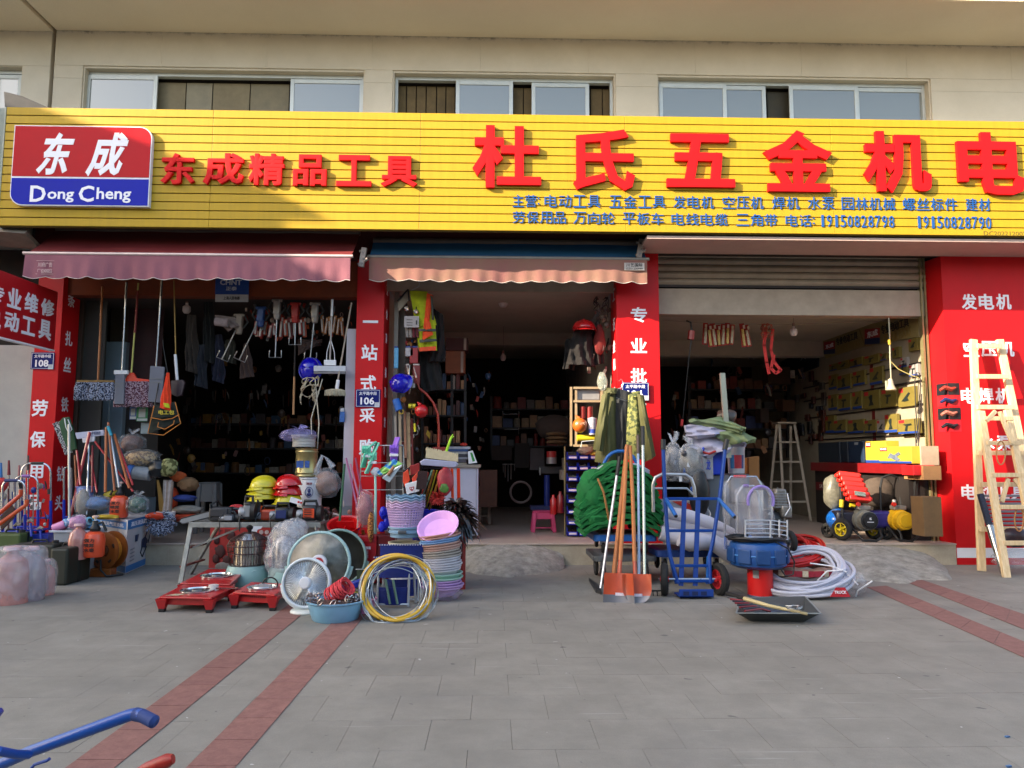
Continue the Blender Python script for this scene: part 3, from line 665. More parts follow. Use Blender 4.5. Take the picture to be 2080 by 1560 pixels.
def wheel(t,c,r,w,axis=(1,0,0),rimc=None,hub=True,name='wheel'):
    q=Vector(axis).to_track_quat('Z','Y').to_matrix()
    b=B();b.lathe([(r*.62,-w*.5),(r*.86,-w*.5),(r*.97,-w*.3),(r,0),(r*.97,w*.3),(r*.86,w*.5),(r*.62,w*.5),(r*.6,0),(r*.62,-w*.5)],c,24,q)
    wh=part(name,b,RUB,t)
    b=B();b.lathe([(r*.63,-w*.4),(r*.63,w*.4),(r*.54,w*.42),(r*.5,0),(r*.54,-w*.42),(r*.63,-w*.4)],c,20,q)
    for k in range(5):
        a=k*2*PI/5;d=q @ Vector((math.cos(a),math.sin(a),0));b.bar(Vector(c)+d*r*.1,Vector(c)+d*r*.57,r*.14,w*.35,up=axis)
    b.lathe([(0.001,-w*.6),(r*.16,-w*.6),(r*.16,w*.6),(.001,w*.6)],c,12,q)
    part('rim',b,rimc or DST,wh);return wh
def bucket(name,label,cat,c,r0,r1,h,mat,lip=True,group=None,handle=None,rings=0,par=None):
    """open tapering pail standing at c"""
    c=Vector(c);t=par or thing(name,label,cat,c,group=group)
    pr=[(0.001,0),(r0,0),(r0+.003,.005)]
    for i in range(1,rings+1):z=h*i/(rings+1);rr=r0+(r1-r0)*z/h;pr +=[(rr,z-.008),(rr+.007,z),(rr,z+.008)]
    pr +=[(r1,h-.02)]+([(r1+.012,h-.018),(r1+.014,h),] if lip else [])+[(r1,h),(r1-.006,h-.005),(r0-.005,.012),(.001,.01)]
    b=B();b.lathe(pr,c,28);part('body' if not par else 'bucket',b,mat,t)
    if handle:b=B();b.tube(arc(c+V(0,0,h-.02),r1+.01,180+handle,360-handle),.004,6);part('handle',b,STEEL,t)
    return t
def helmet(label,c,s,mat,rz=0,tilt=0,group=None,roll=0):
    t=thing('safety_helmet',label,'helmet',c,group=group,local=True,rot=(tilt,roll,rz))
    b=B();pr=[(s*.5*math.cos(R(a)),s*.42*math.sin(R(a))) for a in range(0,91,9)];pr[-1]=(.001,s*.42)
    b.lathe([(s*.47,0)]+pr,(0,0,0),28,wob=lambda r,z,a:(r*(1.12 if abs(math.sin(a))< .3 else 1) if False else r*(1+.1*math.cos(a)** 2),z+(.035*s if abs(math.sin(a))< .22 and z > s*.2 else 0)))
    part('shell',b,mat,t)
    b=B();b.sheet(lambda u,v:((.5+.16*v*(1-(2*u-1)** 2))*s*math.cos(PI*(u-.5)*.95)*1.06,(.5+.16*v*(1-(2*u-1)** 2))*s*math.sin(PI*(u-.5)*.95),-.02*s-.1*s*v),16,4,th=.004);part('peak',b,mat,t)
    b=B();b.tube([(s*.56*math.cos(2*PI*k/24),s*.5*math.sin(2*PI*k/24),0) for k in range(24)],s*.025,6,True);part('rim',b,mat,t)
    b=B();b.tube(arc((0,0,.01),s*.4,200,340,ax=(0,1,0)),s*.02,6);part('chin_strap',b,BLACK,t)
    return t
def fringe(b,x0,x1,y,z0,z1,n,seed,r=.006,spread=.03,yd=.03,bow=.5):
    """rows of hanging yarn strands between x0..x1, from z1 down to z0"""
    rn=random.Random(seed)
    for i in range(n):
        u=rn.random();x=x0+(x1-x0)*u;yy=y+rn.uniform(-yd,yd)-.01;dx=(u-.5)*spread*2+rn.uniform(-.015,.015)
        zz=z0+rn.uniform(-.02,.03);w_=rn.uniform(-.012,.012)
        b.tube([(x,yy,z1),(x+dx*.4+w_,yy-.008,z1+(zz-z1)*.35),(x+dx*.8-w_,yy-.012,z1+(zz-z1)*.7),(x+dx,yy,zz)],rn.uniform(.8,1.2)*r,5)
def film_bag(name,label,cat,c,r,seed,inner=None,par=None,tie=True,col='dfe3ea',alpha=.3,group=None):
    alpha *= .75;t=par or thing(name,label,cat,Vector(c)-V(0,0,r[2]),group=group)
    if inner:
        b=B();blob(b,c,[x*.8 for x in r],seed+5,.3);part('contents',b,inner,t)
    b=B();blob(b,c,r,seed,.3,n=36,m=22,fold=9,flat=.92,jit=.22)
    if tie:
        rn=random.Random(seed)
        for k in range(7):
            a=rn.uniform(0,2*PI);top=Vector(c)+V(0,0,r[2]*.92);e=top+V(math.cos(a)*r[0]*.45,math.sin(a)*r[1]*.4,r[2]*rn.uniform(.25,.6));b.poly([top+V(-.01,0,0),top+V(.012,.004,0),e+V(.02,0,-.01),e+V(-.018,.006,.01)],(0,.002,.001))
    part('plastic_wrap',b,film(col,alpha),t);return t
def shirt_sheet(b,fn,nu,nv,th=.008):b.sheet(fn,nu,nv,th)
def blade_mesh(b,M_,w,L,cup,point=.35,n=10,m=12):
    """shovel blade, local x across, z along (up), y depth"""
    def fn(u,v):
        s=2*u-1;edge=1 if v < .55 else math.sqrt(max(0,1-((v-.55)/.45)** 2*(1-point*.2)))
        x=s*w/2*(1.0 if v < .55 else edge);z=-v*L+(0 if v < .6 else 0)
        return M_ @ Vector((x,cup*(1-s*s)*(1-.6*v),z))
    b.sheet(fn,n,m,.004)
# ================================================================ LEFT BAY: FIXED PIECES
t=thing('hanging_sign','blue and white electrical maker sign hanging from the brown lintel','sign',Q(470,590,.05))
boxp(t,'panel',M('0d3c86',rough=.5),437,566,505,598,.05,.02);boxp(t,'lower_panel',M('a9aab0',rough=.6),437,598,504,613,.048,.02)
txt(t,'CHNT',447,568,491,579,.048,M('b9bcc8',var=.05),.03);txt(t,'正泰',459,582,481,590,.048,M('b9bcc8',var=.05),.02);txt(t,'上海人民电器',454,602,487,609,.046,BLACK,.02)
t=thing('steel_cabinet','pale blue grey sheet steel cabinet side just inside the left-hand bay','cabinet',Q(222,1020,.9))
BG=M('7f909c',rough=.45,metal=.1,var=.15,sc=3)
boxp(t,'side_panel',BG,205,694,247,1050,.9,.5);boxp(t,'side_panel',BG,196,812,215,1040,.85,.04)
boxp(t,'base_box',M('8296a2',rough=.5),190,1012,290,1075,.8,.4)
t=thing('dark_door_leaf','dark grey folded door leaf behind the red left pillar','door',Q(180,1020,.5));boxp(t,'leaf',M('33332f',rough=.6),156,600,205,1080,.5,.05);boxp(t,'edge_post',M('3a2a20',rough=.6),150,560,158,1085,.44,.1)
t=thing('white_door_board','tall pale grey door board beside the pillar numbered 106','board',Q(708,1020,.12));a_=prect(704,668,722,1027,.12)
b=B();b.poly([Q(705,668,.12),Q(723,668,.12),Q(716,1027,.12),Q(694,1027,.12)],(0,.05,0));part('board',b,M('b4b2bd',rough=.5,var=.08),t,smooth=False)
boxp(t,'plinth',M('8f9699',rough=.5),694,1027,726,1060,.11,.1)
t=thing('wall_notices','dark posters behind the hanging mops in the left bay','poster'  ,Q(300,760,1.0));boxp(t,'board',M('38161a',rough=.7,var=.5,sc=6),258,608,330,800,1.0,.01);boxp(t,'board',M('3f3528',rough=.7,var=.3),225,604,262,700,1.0,.012);boxp(t,'board',M('2b2623',rough=.8,var=.4),247,800,320,1010,1.0,.01)
for x0,y0,x1,y1,c_,lb in ((263,826,277,852,'3a5a94','small blue payment card hanging below the maroon mop'),(277,826,300,856,'1e7a4a','green payment card hanging between the mops and the tool apron')):
    t=thing('payment_card',lb,'card',Q((x0+x1)/2,y1,.2));boxp(t,'card',M(c_,rough=.4),x0,y0,x1,y1,.2,.006);w_=(x1-x0)*.2;boxp(t,'white_field',M('a9b0ae',rough=.5),x0+w_,y0+4,x1-w_,y1-8,.196,.003);boxp(t,'white_field',M('b9c0be',rough=.5),x0+1,y1-6,x1-1,y1-1,.195,.003)
t=thing('pale_notice','blank pale notice tucked behind the tool apron','notice',Q(293,870,.3));boxp(t,'paper',M('93a0a3',rough=.6),286,859,302,881,.3,.003)
# ---- hanging mops and brooms
def pole(t,a,c,r,mat,name='pole',cap=None):
    tb(t,name,mat,[a,c],r)
    if cap:d=(Vector(c)-Vector(a)).normalized();tb(t,'grip',cap,[Vector(a)-d*.01,Vector(a)+d*.22],r*1.35)
NAVYMOP=checker_mat('1b2036','9aa0b4',55);REDMOP=checker_mat('4a1228','a08a96',55)
Yh=.02
t=thing('cotton_mop','navy and white fringed mop on an orange wooden pole, hung leftmost','mop',Q(195,775,Yh),group='mops hanging at the left bay')
pole(t,Q(208,582,Yh+.05),Q(199,772,Yh),.014,M('a3602c',rough=.5,var=.3))
boxp(t,'head_bar',M('8a6a3a',rough=.7,var=.4,sc=20),156,772,233,777,Yh-.02,.05)
b=B();a=Q(158,777,Yh);c=Q(232,777,Yh);z0=Q(195,811,Yh).z;fringe(b,a.x,c.x,Yh,z0,a.z,230,4,.009);part('yarn',b,NAVYMOP,t)
t=thing('cotton_mop','maroon and white fringed mop with an orange socket','mop',Q(275,770,Yh),group='mops hanging at the left bay')
pole(t,Q(281,575,Yh+.05),Q(267,758,Yh),.011,M('b3b05a',rough=.4));tb(t,'grip',M('7a1c18',rough=.5),[Q(280,590,Yh+.03),Q(274,676,Yh+.02)],.014)
b=B();b.poly([Q(262,757,Yh-.02),Q(271,757,Yh-.02),Q(277,768,Yh-.02),Q(303,771,Yh-.02),Q(303,776,Yh-.02),Q(254,776,Yh-.02),Q(254,771,Yh-.02)],(0,.04,0));part('socket',b,plastic('d8391c'),t,bevel=.004)
b=B();a=Q(245,775,Yh);c=Q(303,775,Yh);fringe(b,a.x,c.x,Yh,Q(275,825,Yh).z,a.z,240,9,.009,.06);part('yarn',b,REDMOP,t)
def flatmop(label,ptop,pbot,quad,Y,mat,grip):
    t=thing('flat_mop',label,'mop',Q(*quad[3],Y),group='mops hanging at the left bay');pole(t,Q(*ptop,Y+.03),Q(*pbot,Y),.011,STEEL,cap=grip)
    b=B();pts=[Q(x,y,Y-.02) for x,y in quad];b.poly(pts,(0,.03,0));part('pad',b,mat,t,smooth=False,bevel=.006)
    b=B();m0,m1=pts[0].lerp(pts[3],.35),pts[1].lerp(pts[2],.35);b.bar(m0+V(0,-.006,0),m1+V(0,-.006,0),.004,.006);m0,m1=pts[0].lerp(pts[3],.45),pts[1].lerp(pts[2],.45);b.bar(m0+V(0,-.006,0),m1+V(0,-.006,0),.004,.006);part('seam',b,DST,t,smooth=False);return t
FELT=M('6d6f7a',rough=.95,var=.1,bump=.3)
t=flatmop('grey flat mop with a pale squeeze clamp between the navy and maroon mops',(257,575),(248,752),[(234,757),(253,757),(251,821),(231,821)],-.03,FELT,DST)
boxp(t,'clamp',WH,231,752,259,760,-.06,.05)
flatmop('wide grey flat mop with a green collar on its pole',(329,570),(317,745),[(305,743),(334,745),(328,818),(300,816)],-.03,FELT,DST)
t=thing('dustpan','dark dustpan on a white socketed pole, right of the flat mops','dustpan',Q(363,785,0.02));pole(t,Q(353,570,.04),Q(357,720,.02),.009,M('9a7a3a',rough=.5));tb(t,'socket',WH,[Q(356,720,.02),Q(360,772,.02)],.02)
b=B();b.poly([Q(347,773,0),Q(371,771,0),Q(375,777,0),Q(369,803,0),Q(358,806,0),Q(347,800,0)],(0,.05,0));part('pan',b,plastic('35282f'),t,bevel=.006)
# apron and folded vest
t=thing('tool_apron','black canvas tool apron with orange piping hanging from a strap','apron',Q(333,885,-.12))
CAN=cloth('17211c')
def poly_sheet(pts,Y0,bulge,nu=14,nv=14,th=.012,sd=0,fold=0):
    """quad sheet (tl,tr,br,bl) in pixels, bulging toward the viewer"""
    tl,tr,br,bl=[Vector(Q(x,y,Y0)) for x,y in pts]
    def fn(u,v):
        p=tl.lerp(tr,u).lerp(bl.lerp(br,u),v);d=bulge*math.sin(PI*u)*(.3+.7*v)+fold*math.sin(u*17+sd+2*math.sin(v*4+sd))*(.2+v)+fold*.5*math.sin(v*11+u*6+sd)
        return p+V(0,-d,0)
    b=B();b.sheet(fn,nu,nv,th);return b
part('body',poly_sheet([(312,826),(352,818),(367,858),(301,882)],-.12,.05,fold=.006),CAN,t);
part('flap',poly_sheet([(314,823),(356,816),(364,846),(305,850)],-.15,.05,fold=.004),CAN,t)
ORP=M('c47a35',rough=.8,var=.1)
for pts in ([(313,824),(300,880),(332,884),(367,860),(356,817)],[(306,848),(330,853),(350,850),(364,842)],[(322,858),(320,867),(335,872),(352,862),(354,854)]):
    tb(t,'piping',ORP,[Q(x,y,-.2) for x,y in pts],.006,6)
txt(t,'电工包',322,833,354,842,-.205,M('c8b227',var=.1),.02)
tb(t,'strap',BLACK,[Q(314,825,-.13),Q(322,780,-.05),Q(340,755,0),Q(331,700,.02),Q(331,690,.02)],.007,6)
t=thing('folded_vest','bright orange vest with a yellow band folded over the tool apron','vest',Q(338,835,-.16))
part('cloth',poly_sheet([(339,757),(344,757),(349,835),(323,827)],-.16,.05,fold=.012),cloth('e8431c'),t);part('band',poly_sheet([(332,818),(343,820),(345,829),(331,826)],-.215,.01),cloth('b6c21e'),t)
# ---- hanging cluster at the lintel: bulbs, power tools with mixing rods, sealant guns, bags
def bulb(label,px,py,Y,s=.055,up=.25):
    c=Q(px,py,Y);t=thing('light_bulb',label,'bulb',c);b=B();b.lathe([(.001,-s*1.1),(s*.6,-s),(s*.95,-s*.5),(s,0),(s*.95,s*.8),(s*.4,s*1.2),(s*.35,s*1.9),(.001,s*1.95)],c,18);part('bulb',b,M('cfc0bc',rough=.35,var=.05),t)
    tb(t,'cord',M('6f6259'),[c+V(0,0,s*1.8),c+V(.01,0,up)],.004,5);tb(t,'lamp_holder',M('8a6a5a'),[c+V(0,0,s*1.7),c+V(0,0,s*2.5)],s*.4);return t
bulb('unlit white bulb hanging in the left bay beside the grey pole',379,629,.5)
bulb('large unlit white bulb hanging in the middle doorway',1022,614,1.2,.075,.3)
bulb('small unlit bulb on a long cord deep in the middle doorway',1022,727,3.2,.05,.9)
bulb('unlit white bulb under the ceiling of the right-hand bay',1612,675,.9,.055,.35)
def mixer(label,px,py,qx,qy,body,Y=.25,hang=True):
    c=Q(px,py,Y);e=Q(qx,qy,Y);t=thing('hand_mixer',label,'power tool',e,group='hand mixers hanging from the left bay ceiling');d=(e-c).normalized()
    b=B();b.box(c,(.09,.1,.2),(0,-.15*(qx-px)/60,0));b.box(c+V(0,0,.1),(.15,.06,.04));b.lathe([(.001,-.13),(.04,-.13),(.055,-.02),(.001,0)],c+V(0,0,-.04),12);part('motor_housing',b,body,t,bevel=.012)
    b=B();b.tube([c+V(.07,0,.1),c+V(.12,0,0),c+V(.06,0,-.08)],.014);b.tube([c+V(-.07,0,.1),c+V(-.12,0,0),c+V(-.06,0,-.08)],.014);part('handle',b,BLACK,t)
    tb(t,'rod',STEEL,[c+d*.12,e],.009);s_=Vector((d.z,0,-d.x))*-1
    tb(t,'paddle',STEEL,[e-d*.1+s_*.08,e+s_*.085,e-s_*.085,e-d*.1-s_*.08],.007,6)
mixer('grey hand mixer with a slanting rod, leftmost of those hanging',486,655,451,730,M('8b7c70',rough=.5,var=.3))
mixer('blue hand mixer with a slanting rod beside the blue sign',530,640,486,731,M('1c3f7a',rough=.4,var=.2))
mixer('hand mixer with silver gearbox on a straight vertical rod',563,625,559,726,M('97908c',rough=.35,metal=.4))
mixer('red hand mixer hanging from black straps',600,632,599,700,M('a31f1a',rough=.4))
mixer('silver drill hanging above the blue helmet',640,632,630,730,M('9a928c',rough=.35,metal=.3))
t=thing('wooden_pole','dark and bare wooden pole hanging upright by the blue helmet','pole',Q(598,842,.3));tb(t,'upper_pole',M('2b211c',rough=.6),[Q(600,660,.3),Q(598,765,.3)],.012);tb(t,'lower_pole',M('b5875c',rough=.6),[Q(598,765,.3),Q(596,842,.3)],.015)
rn=random.Random(11)
def hang_pack(label,x0,y0,x1,y1,Y,cols,group,cat='tool pack',name='carded_tool',seed=0):
    rr_=random.Random(seed+x0);t=thing(name,label,cat,Q((x0+x1)/2,y1,Y),group=group)
    a,c,z0,z1=prect(x0,y0,x1,y1,Y);w_=c-a;h_=z1-z0;an=rr_.uniform(-.15,.15)
    b=B();b.box(((a+c)/2,Y,(z0+z1)/2),(w_,.012,h_),(0,an,0));part('card',b,M(cols[0],rough=.5,var=.3,sc=9),t,smooth=False,bevel=.003)
    b=B();b.box(((a+c)/2,Y-.02,(z0+z1)/2-h_*.1),(w_*.5,.03,h_*.7),(0,an,0));part('tool',b,M(cols[1],rough=.35,var=.3,sc=20),t,bevel=.006)
    b=B();b.box(((a+c)/2+w_*.2,Y-.012,z1-h_*.15),(w_*.4,.01,h_*.15),(0,an,0));part('print',b,M(cols[2],rough=.6,var=.2),t,smooth=False);return t
pal=[('8f1d1a','b8aaa4','d9c9c2'),('a32a1c','c6bbb2','e6d8d0'),('b04018','8f8a84','c9b9a9'),('7c1a18','9f968f','caa79d')]
xs=[516,526,535,545,553,568,576,585,594,606,614]
for i,x in enumerate(xs):hang_pack('%s red blister pack from the left in the row hanging round the straight mixer rod' % nth(i),x,640+(i*7)% 11+(10 if x < 556 else 0),x+8,680+(i*5)% 9,.3+(i % 3)*.05,pal[i % 4],'red tool packs hanging '+('left' if x < 559 else 'right')+' of the straight mixer rod',seed=i)
for i,x in enumerate((652,660,667,676,684,692)):
    hang_pack('%s orange caulking gun from the left in the row above the blue helmet' % nth(i),x,640+(i*5)% 7,x+6,676+(i*3)% 8,.35,('b06a2a','b9aaa0','d0c4b8'),'caulking guns hanging above the blue helmet','caulking gun','caulking_gun',i)
def rope_tangle(t,name,mat,c,w_,h_,n,seed,r=.005,yd=.06):
    rr_=random.Random(seed);
    for k in range(n):
        pts=[];x=rr_.uniform(-1,1)*w_*.5;z=h_/2
        for i in range(10):pts.append(Vector(c)+V(x,rr_.uniform(-yd,yd),z));z -= h_/9*rr_.uniform(.4,1.5)*(1 if i % 3 else -.3);x=max(-w_/2,min(w_/2,x+rr_.uniform(-.4,.4)*w_))
        sm=[]
        for i in range(len(pts)-1):
            p0=pts[max(i-1,0)];p1=pts[i];p2=pts[i+1];p3=pts[min(i+2,len(pts)-1)]
            for q in range(5):u=q/5;sm.append(.5*((2*p1)+(p2-p0)*u+(2*p0-5*p1+4*p2-p3)*u*u+(3*p1-p0-3*p2+p3)*u ** 3))
        tb(t,name,mat,sm+[pts[-1]],r,6)
def bag(name,label,pts,Y,mat,bulge=.08,fold=.02,sd=0,cat='bag'):
    t=thing(name,label,cat,Q(*pts[3],Y));part('body',poly_sheet(pts,Y,bulge,fold=fold,sd=sd,th=.02),mat,t);return t
bag('paper_roll_bag','pale wrapped roll in a dusty bag under the blue sign',[(436,640),(478,645),(487,662),(462,674)],.2,cloth('8c7b78'),.08)
c=Q(450,653,.1);b=B();b.tube([c+V(-.08,0,0),c+V(.09,0,-.02)],.06,14);single('paper_roll',b,cloth('9a8a8b'),'pale paper roll poking out of the dusty hanging bag','roll')
bag('hanging_sack','dull brown canvas sack hanging below the red packs',[(495,700),(503,694),(517,765),(485,770)],.45,cloth('43322e'),.05)
bag('hanging_sack','wide brown dust bag hanging behind the drill rods',[(605,690),(655,690),(650,700),(606,722)],.5,cloth('4a3834'),.05,sd=2)
for i,(x,y0,y1,cc) in enumerate(((390,640,760,'39302b'),(408,700,790,'22252f'),(425,605,740,'17191a'),(444,680,780,'1f2135'),(467,690,740,'37352c'))):
    bag('hanging_coverall','dark work garment hanging in the left bay, %s' %['olive brown and nearest the dustpan pole','slate coloured, second along','black and narrow, reaching highest','navy blue, fourth along','short dusty green, under the wrapped roll'][i],[(x-10,y0),(x+8,y0),(x+13,y1),(x-14,y1-8)],.4+.05*i,cloth(cc),.08,.03,i,cat='garment')
t=thing('rope_bundle','tangle of cream rope spilling below the blue helmet','rope',Q(628,1000,.0));c=Q(628,815,.0);rope_tangle(t,'strand',M('b7ab93',rough=.9,var=.2),c,.22,.62,7,3,.006)
tb(t,'strand',M('c4bdac',rough=.9),[Q(640,770,0),Q(648,860,-.05),Q(644,920,-.05),Q(628,960,-.05),Q(640,990,-.05),Q(655,1005,-.05)],.007,6);tb(t,'strand',M('c4bdac',rough=.9),[Q(655,770,0),Q(632,850,-.04),Q(634,930,-.05),Q(644,975,-.05),Q(650,1000,-.05)],.007,6)
HB=M('1210a8',rough=.2,var=.05,coat=.6)
t=helmet('shiny royal blue helmet hanging above the cream rope',Q(628,750,.1),.26,HB,tilt=R(82));t.scale=(.95,1.25,1);txt(t,'中国',619,747,632,753,-.14,LET,.02) if False else None
t=thing('floor_squeegee','pale grey floor squeegee hung head down beside the blue helmet','squeegee',Q(670,757,-.05));pole(t,Q(675,610,0),Q(670,735,-.03),.012,M('a59c96',rough=.5),cap=WH)
boxp(t,'head',M('b9bcc6',rough=.4),637,743,702,754,-.08,.06);boxp(t,'socket',WH,658,731,682,742,-.07,.04);boxp(t,'rubber',M('77757a',rough=.7),637,754,702,759,-.07,.03)
tb(t,'brace',WH,[Q(671,690,-.02),Q(664,715,-.04),Q(663,733,-.05)],.005,5);tb(t,'brace',WH,[Q(672,690,-.02),Q(679,715,-.04),Q(680,733,-.05)],.005,5)
t=thing('cotton_mop','cream string mop hanging upside down left of plate 106','mop',Q(681,805,-.1));pole(t,Q(714,615,-.02),Q(685,780,-.08),.011,M('a7998a',rough=.6));tb(t,'socket',WH,[Q(687,772,-.08),Q(684,790,-.09)],.024)
b=B();c=Q(681,797,-.1);rn=random.Random(5)
for k in range(170):a_=rn.uniform(0,2*PI);r_=rn.uniform(.3,1)** .5;p=c+V(math.cos(a_)*.135*r_,math.sin(a_)*.06*r_,0);b.tube([c+(p-c)*.4+V(0,0,.04),p+V(0,-.01,.02),p+V(rn.uniform(-.01,.01),-.01,rn.uniform(-.05,-.02))],.009,5)
part('yarn',b,M('a8a08a',rough=.95,var=.35,sc=40),t)
t=thing('blue_sticker_pack','small blue packet hanging on the pale door board','packet',Q(695,855,.08));boxp(t,'packet',M('2a62b0',rough=.4,var=.5,sc=30),690,836,700,857,.08,.02);boxp(t,'header',M('b7bcc8',rough=.5),691,829,699,836,.08,.01)
# ---- stack of paint pails in the opening
c0=Q(628,1030,-.2);pz=[c0,Q(622,968,-.2),Q(617,908,-.2)];GOLD=M('a99a6a',rough=.3,metal=.7,var=.3,sc=10)
t=bucket('paint_pail','white paint pail with blue print at the bottom of the pail stack','pail',c0,.15,.155,pz[1].z-c0.z-.01,WH,handle=20);
b=B();cc=c0+V(.03,-.157,.2);b.tube([cc+V(.05*math.cos(a_*PI/8),.004*0,.065*math.sin(a_*PI/8)) for a_ in range(16)],.004,5,True);b.ball(cc+V(0,0,.02),(.02,.006,.03));b.ball(cc+V(0,0,-.03),(.03,.006,.02));part('print',b,M('26356e'),t);letter(t,'油漆',cc+V(0,0,.11),.08,.03,M('8a2a35'),name='print',th=.004)
t=thing('gold_tin','gold ribbed paint tin in the middle of the pail stack','tin',pz[1]);b=B();h_=pz[2].z-pz[1].z;b.lathe([(.001,0),(.145,0),(.15,.01),(.14,.03),(.15,.05),(.14,.07),(.14,.3),(.15,.32),(.14,.34),(.148,h_-.02),(.001,h_-.01)],pz[1],26);part('tin',b,GOLD,t);b=B();a_=pz[1]+V(-.05,-.145,h_*.42);b.box(a_,(.09,.01,.09));b.box(a_+V(.09,.01,0),(.06,.01,.09));part('label',b,M('2754a0',rough=.5,var=.5,sc=30),t,smooth=False)
t=bucket('paint_pail','short ribbed white pail on top of the gold tin','pail',pz[2],.145,.15,.16,M('a9a9a5',rough=.5),rings=3)
film_bag('plastic_bag','lilac plastic bag crumpled on top of the pail stack','bag',Q(607,884,-.25),(.24,.12,.09),8,col='a49ad8',alpha=.6)
t=film_bag('carrier_bag','knotted clear carrier bag hanging at the right of the power tools','bag',Q(662,982,-.25),(.19,.13,.2),21,inner=M('8c6a5c',rough=.8,var=.5,sc=20),tie=False)
tb(t,'bag_handle',film('dfe3ea',.5),[Q(640,965,-.25),Q(655,925,-.24),Q(664,932,-.25),Q(676,950,-.25)],[.05,.02,.02,.05],8)
# ---- helmets on the trestle table
YH=M('c9bd22',rough=.3,var=.08,coat=.3);RH=M('bf1518',rough=.22,var=.05,coat=.6)
def hstack(px,pys,Y,mats,labs,s):
    for py,m_,lb,tl in zip(pys,mats,labs,(.0,-.12,.05,.1)):helmet(lb,Q(px,py,Y),s,m_,rz=R(-165),roll=tl,group='helmets stacked on the trestle table')
hstack(536,(1012,1001,988),-.75,(YH,YH,YH),('yellow helmet at the bottom of the yellow helmet stack','yellow helmet in the middle of the yellow helmet stack','yellow helmet on top of the yellow helmet stack'),.30)
hstack(586,(1018,1002,985),-.78,(YH,RH,RH),('yellow helmet underneath the two red helmets','lower red helmet of the pair','glossy red helmet on top of the stack'),.29)
# ================================================================ TRESTLE TABLE AND POWER TOOLS
Yt=G(375,1182).y;Yb_=Yt+.45
t=thing('trestle_platform','aluminium folding work platform carrying the power tools and helmets','work platform',Q(520,1182,Yt))
zt_=P(500,1066,Yt).z
x0=P(384,1066,Yt).x;x1=P(652,1066,Yt).x
AL=M('9a9c98',rough=.4,metal=.55,var=.3,sc=12)
for k in range(4):
    b=B();b.bb(x0,x1,Yt+k*.125,Yt+k*.125+.115,zt_,zt_+.025);part('deck_plank',b,AL,t,smooth=False,bevel=.004)
b=B();b.bb(x0-.0,x1,Yt-.02,Yt-.003,zt_-.03,zt_+.028);part('edge_rail',b,AL,t,smooth=False,bevel=.004)
for yy,(xa,xb_,py) in ((Yt,(388,374,1182)),(Yb_,(415,404,1160)),):
    a=V(P(xa,1072,Yt).x+(yy-Yt)*.05,yy,zt_-.01);g=G(xb_,py);b=B();b.bar(a,V(g.x,yy-(.1 if yy == Yt else -.1),0),.05,.03);part('leg',b,AL,t,smooth=False,bevel=.004)
    a=V(x1-.05,yy,zt_-.01);b=B();b.bar(a,V(x1+.08,yy-(.1 if yy == Yt else -.1),0),.05,.03);part('leg',b,AL,t,smooth=False,bevel=.004)
for z_ in (.18,.38):
    f_=(zt_-z_)/zt_;xl=x0+.03-.1*f_
    b=B();b.bar((xl,Yt-.1*f_,z_),(xl+.03,Yb_+.1*f_,z_),.035,.02);part('rung',b,M('7a4a44',rough=.5,metal=.3),t,smooth=False)
b=B();b.bar(Q(392,1112,Yt+.1),Q(488,1072,Yt+.1),.03,.02);part('stay',b,AL,t,smooth=False);b=B();b.bar(Q(635,1090,Yt+.1),Q(575,1072,Yt+.1),.03,.02);part('stay',b,AL,t,smooth=False)
def T_(px,py=1061,dy=.1):p=P(px,py,Yt+dy);p.z=zt_+.028;return p
PT='power tools lying on the work platform';ORG=M('d9481c',rough=.4,var=.15);BLU=M('15265c',rough=.4,var=.15);GRYM=M('8f9296',rough=.4,metal=.4)
def body_tool(label,px,w_,h_,main,accent,kind,dy=.1):
    c=T_(px,dy=dy);t=thing('power_tool',label,'power tool',c,group=PT)
    b=B();b.box(c+V(0,0,h_*.42),(w_*.62,.15,h_*.7));part('housing',b,main,t,bevel=.025)
    b=B();b.box(c+V(w_*.0,-.082,h_*.42),(w_*.45,.012,h_*.42));part('side_cover',b,accent,t,bevel=.004)
    if kind == 'slots':
        for k in range(4):b=B();b.box(c+V(-.01,-.092,h_*(.26+.11*k)),(w_*.3,.01,h_*.035));part('vent_slot',b,BLACK,t,smooth=False)
    b=B();b.tube([c+V(-w_*.3,-.0,h_*.7),c+V(-w_*.25,0,h_*.97),c+V(w_*.22,0,h_*.97),c+V(w_*.32,0,h_*.6)],.018,8);part('handle',b,BLACK,t)
    b=B();b.lathe([(.001,-.03),(h_*.22,-.03),(h_*.24,0),(h_*.22,.04),(.001,.04)],c+V(-w_*.4,-.03,h_*.35),16,Matrix.Rotation(R(90),3,'Y'));part('gear_head',b,GRYM,t)
    b=B();b.lathe([(.001,-.03),(h_*.36,-.02),(h_*.36,.03),(.001,.04)],c+V(w_*.38,0,h_*.4),18,Matrix.Rotation(R(90),3,'Y'));part('end_cap',b,BLACK,t)
    tb(t,'power_lead',BLACK,[c+V(-w_*.3,-.08,.1),c+V(-w_*.42,-.13,.04),c+V(-w_*.36,-.14,-.04),c+V(-w_*.33,-.14,-.1)],.007,6);return t
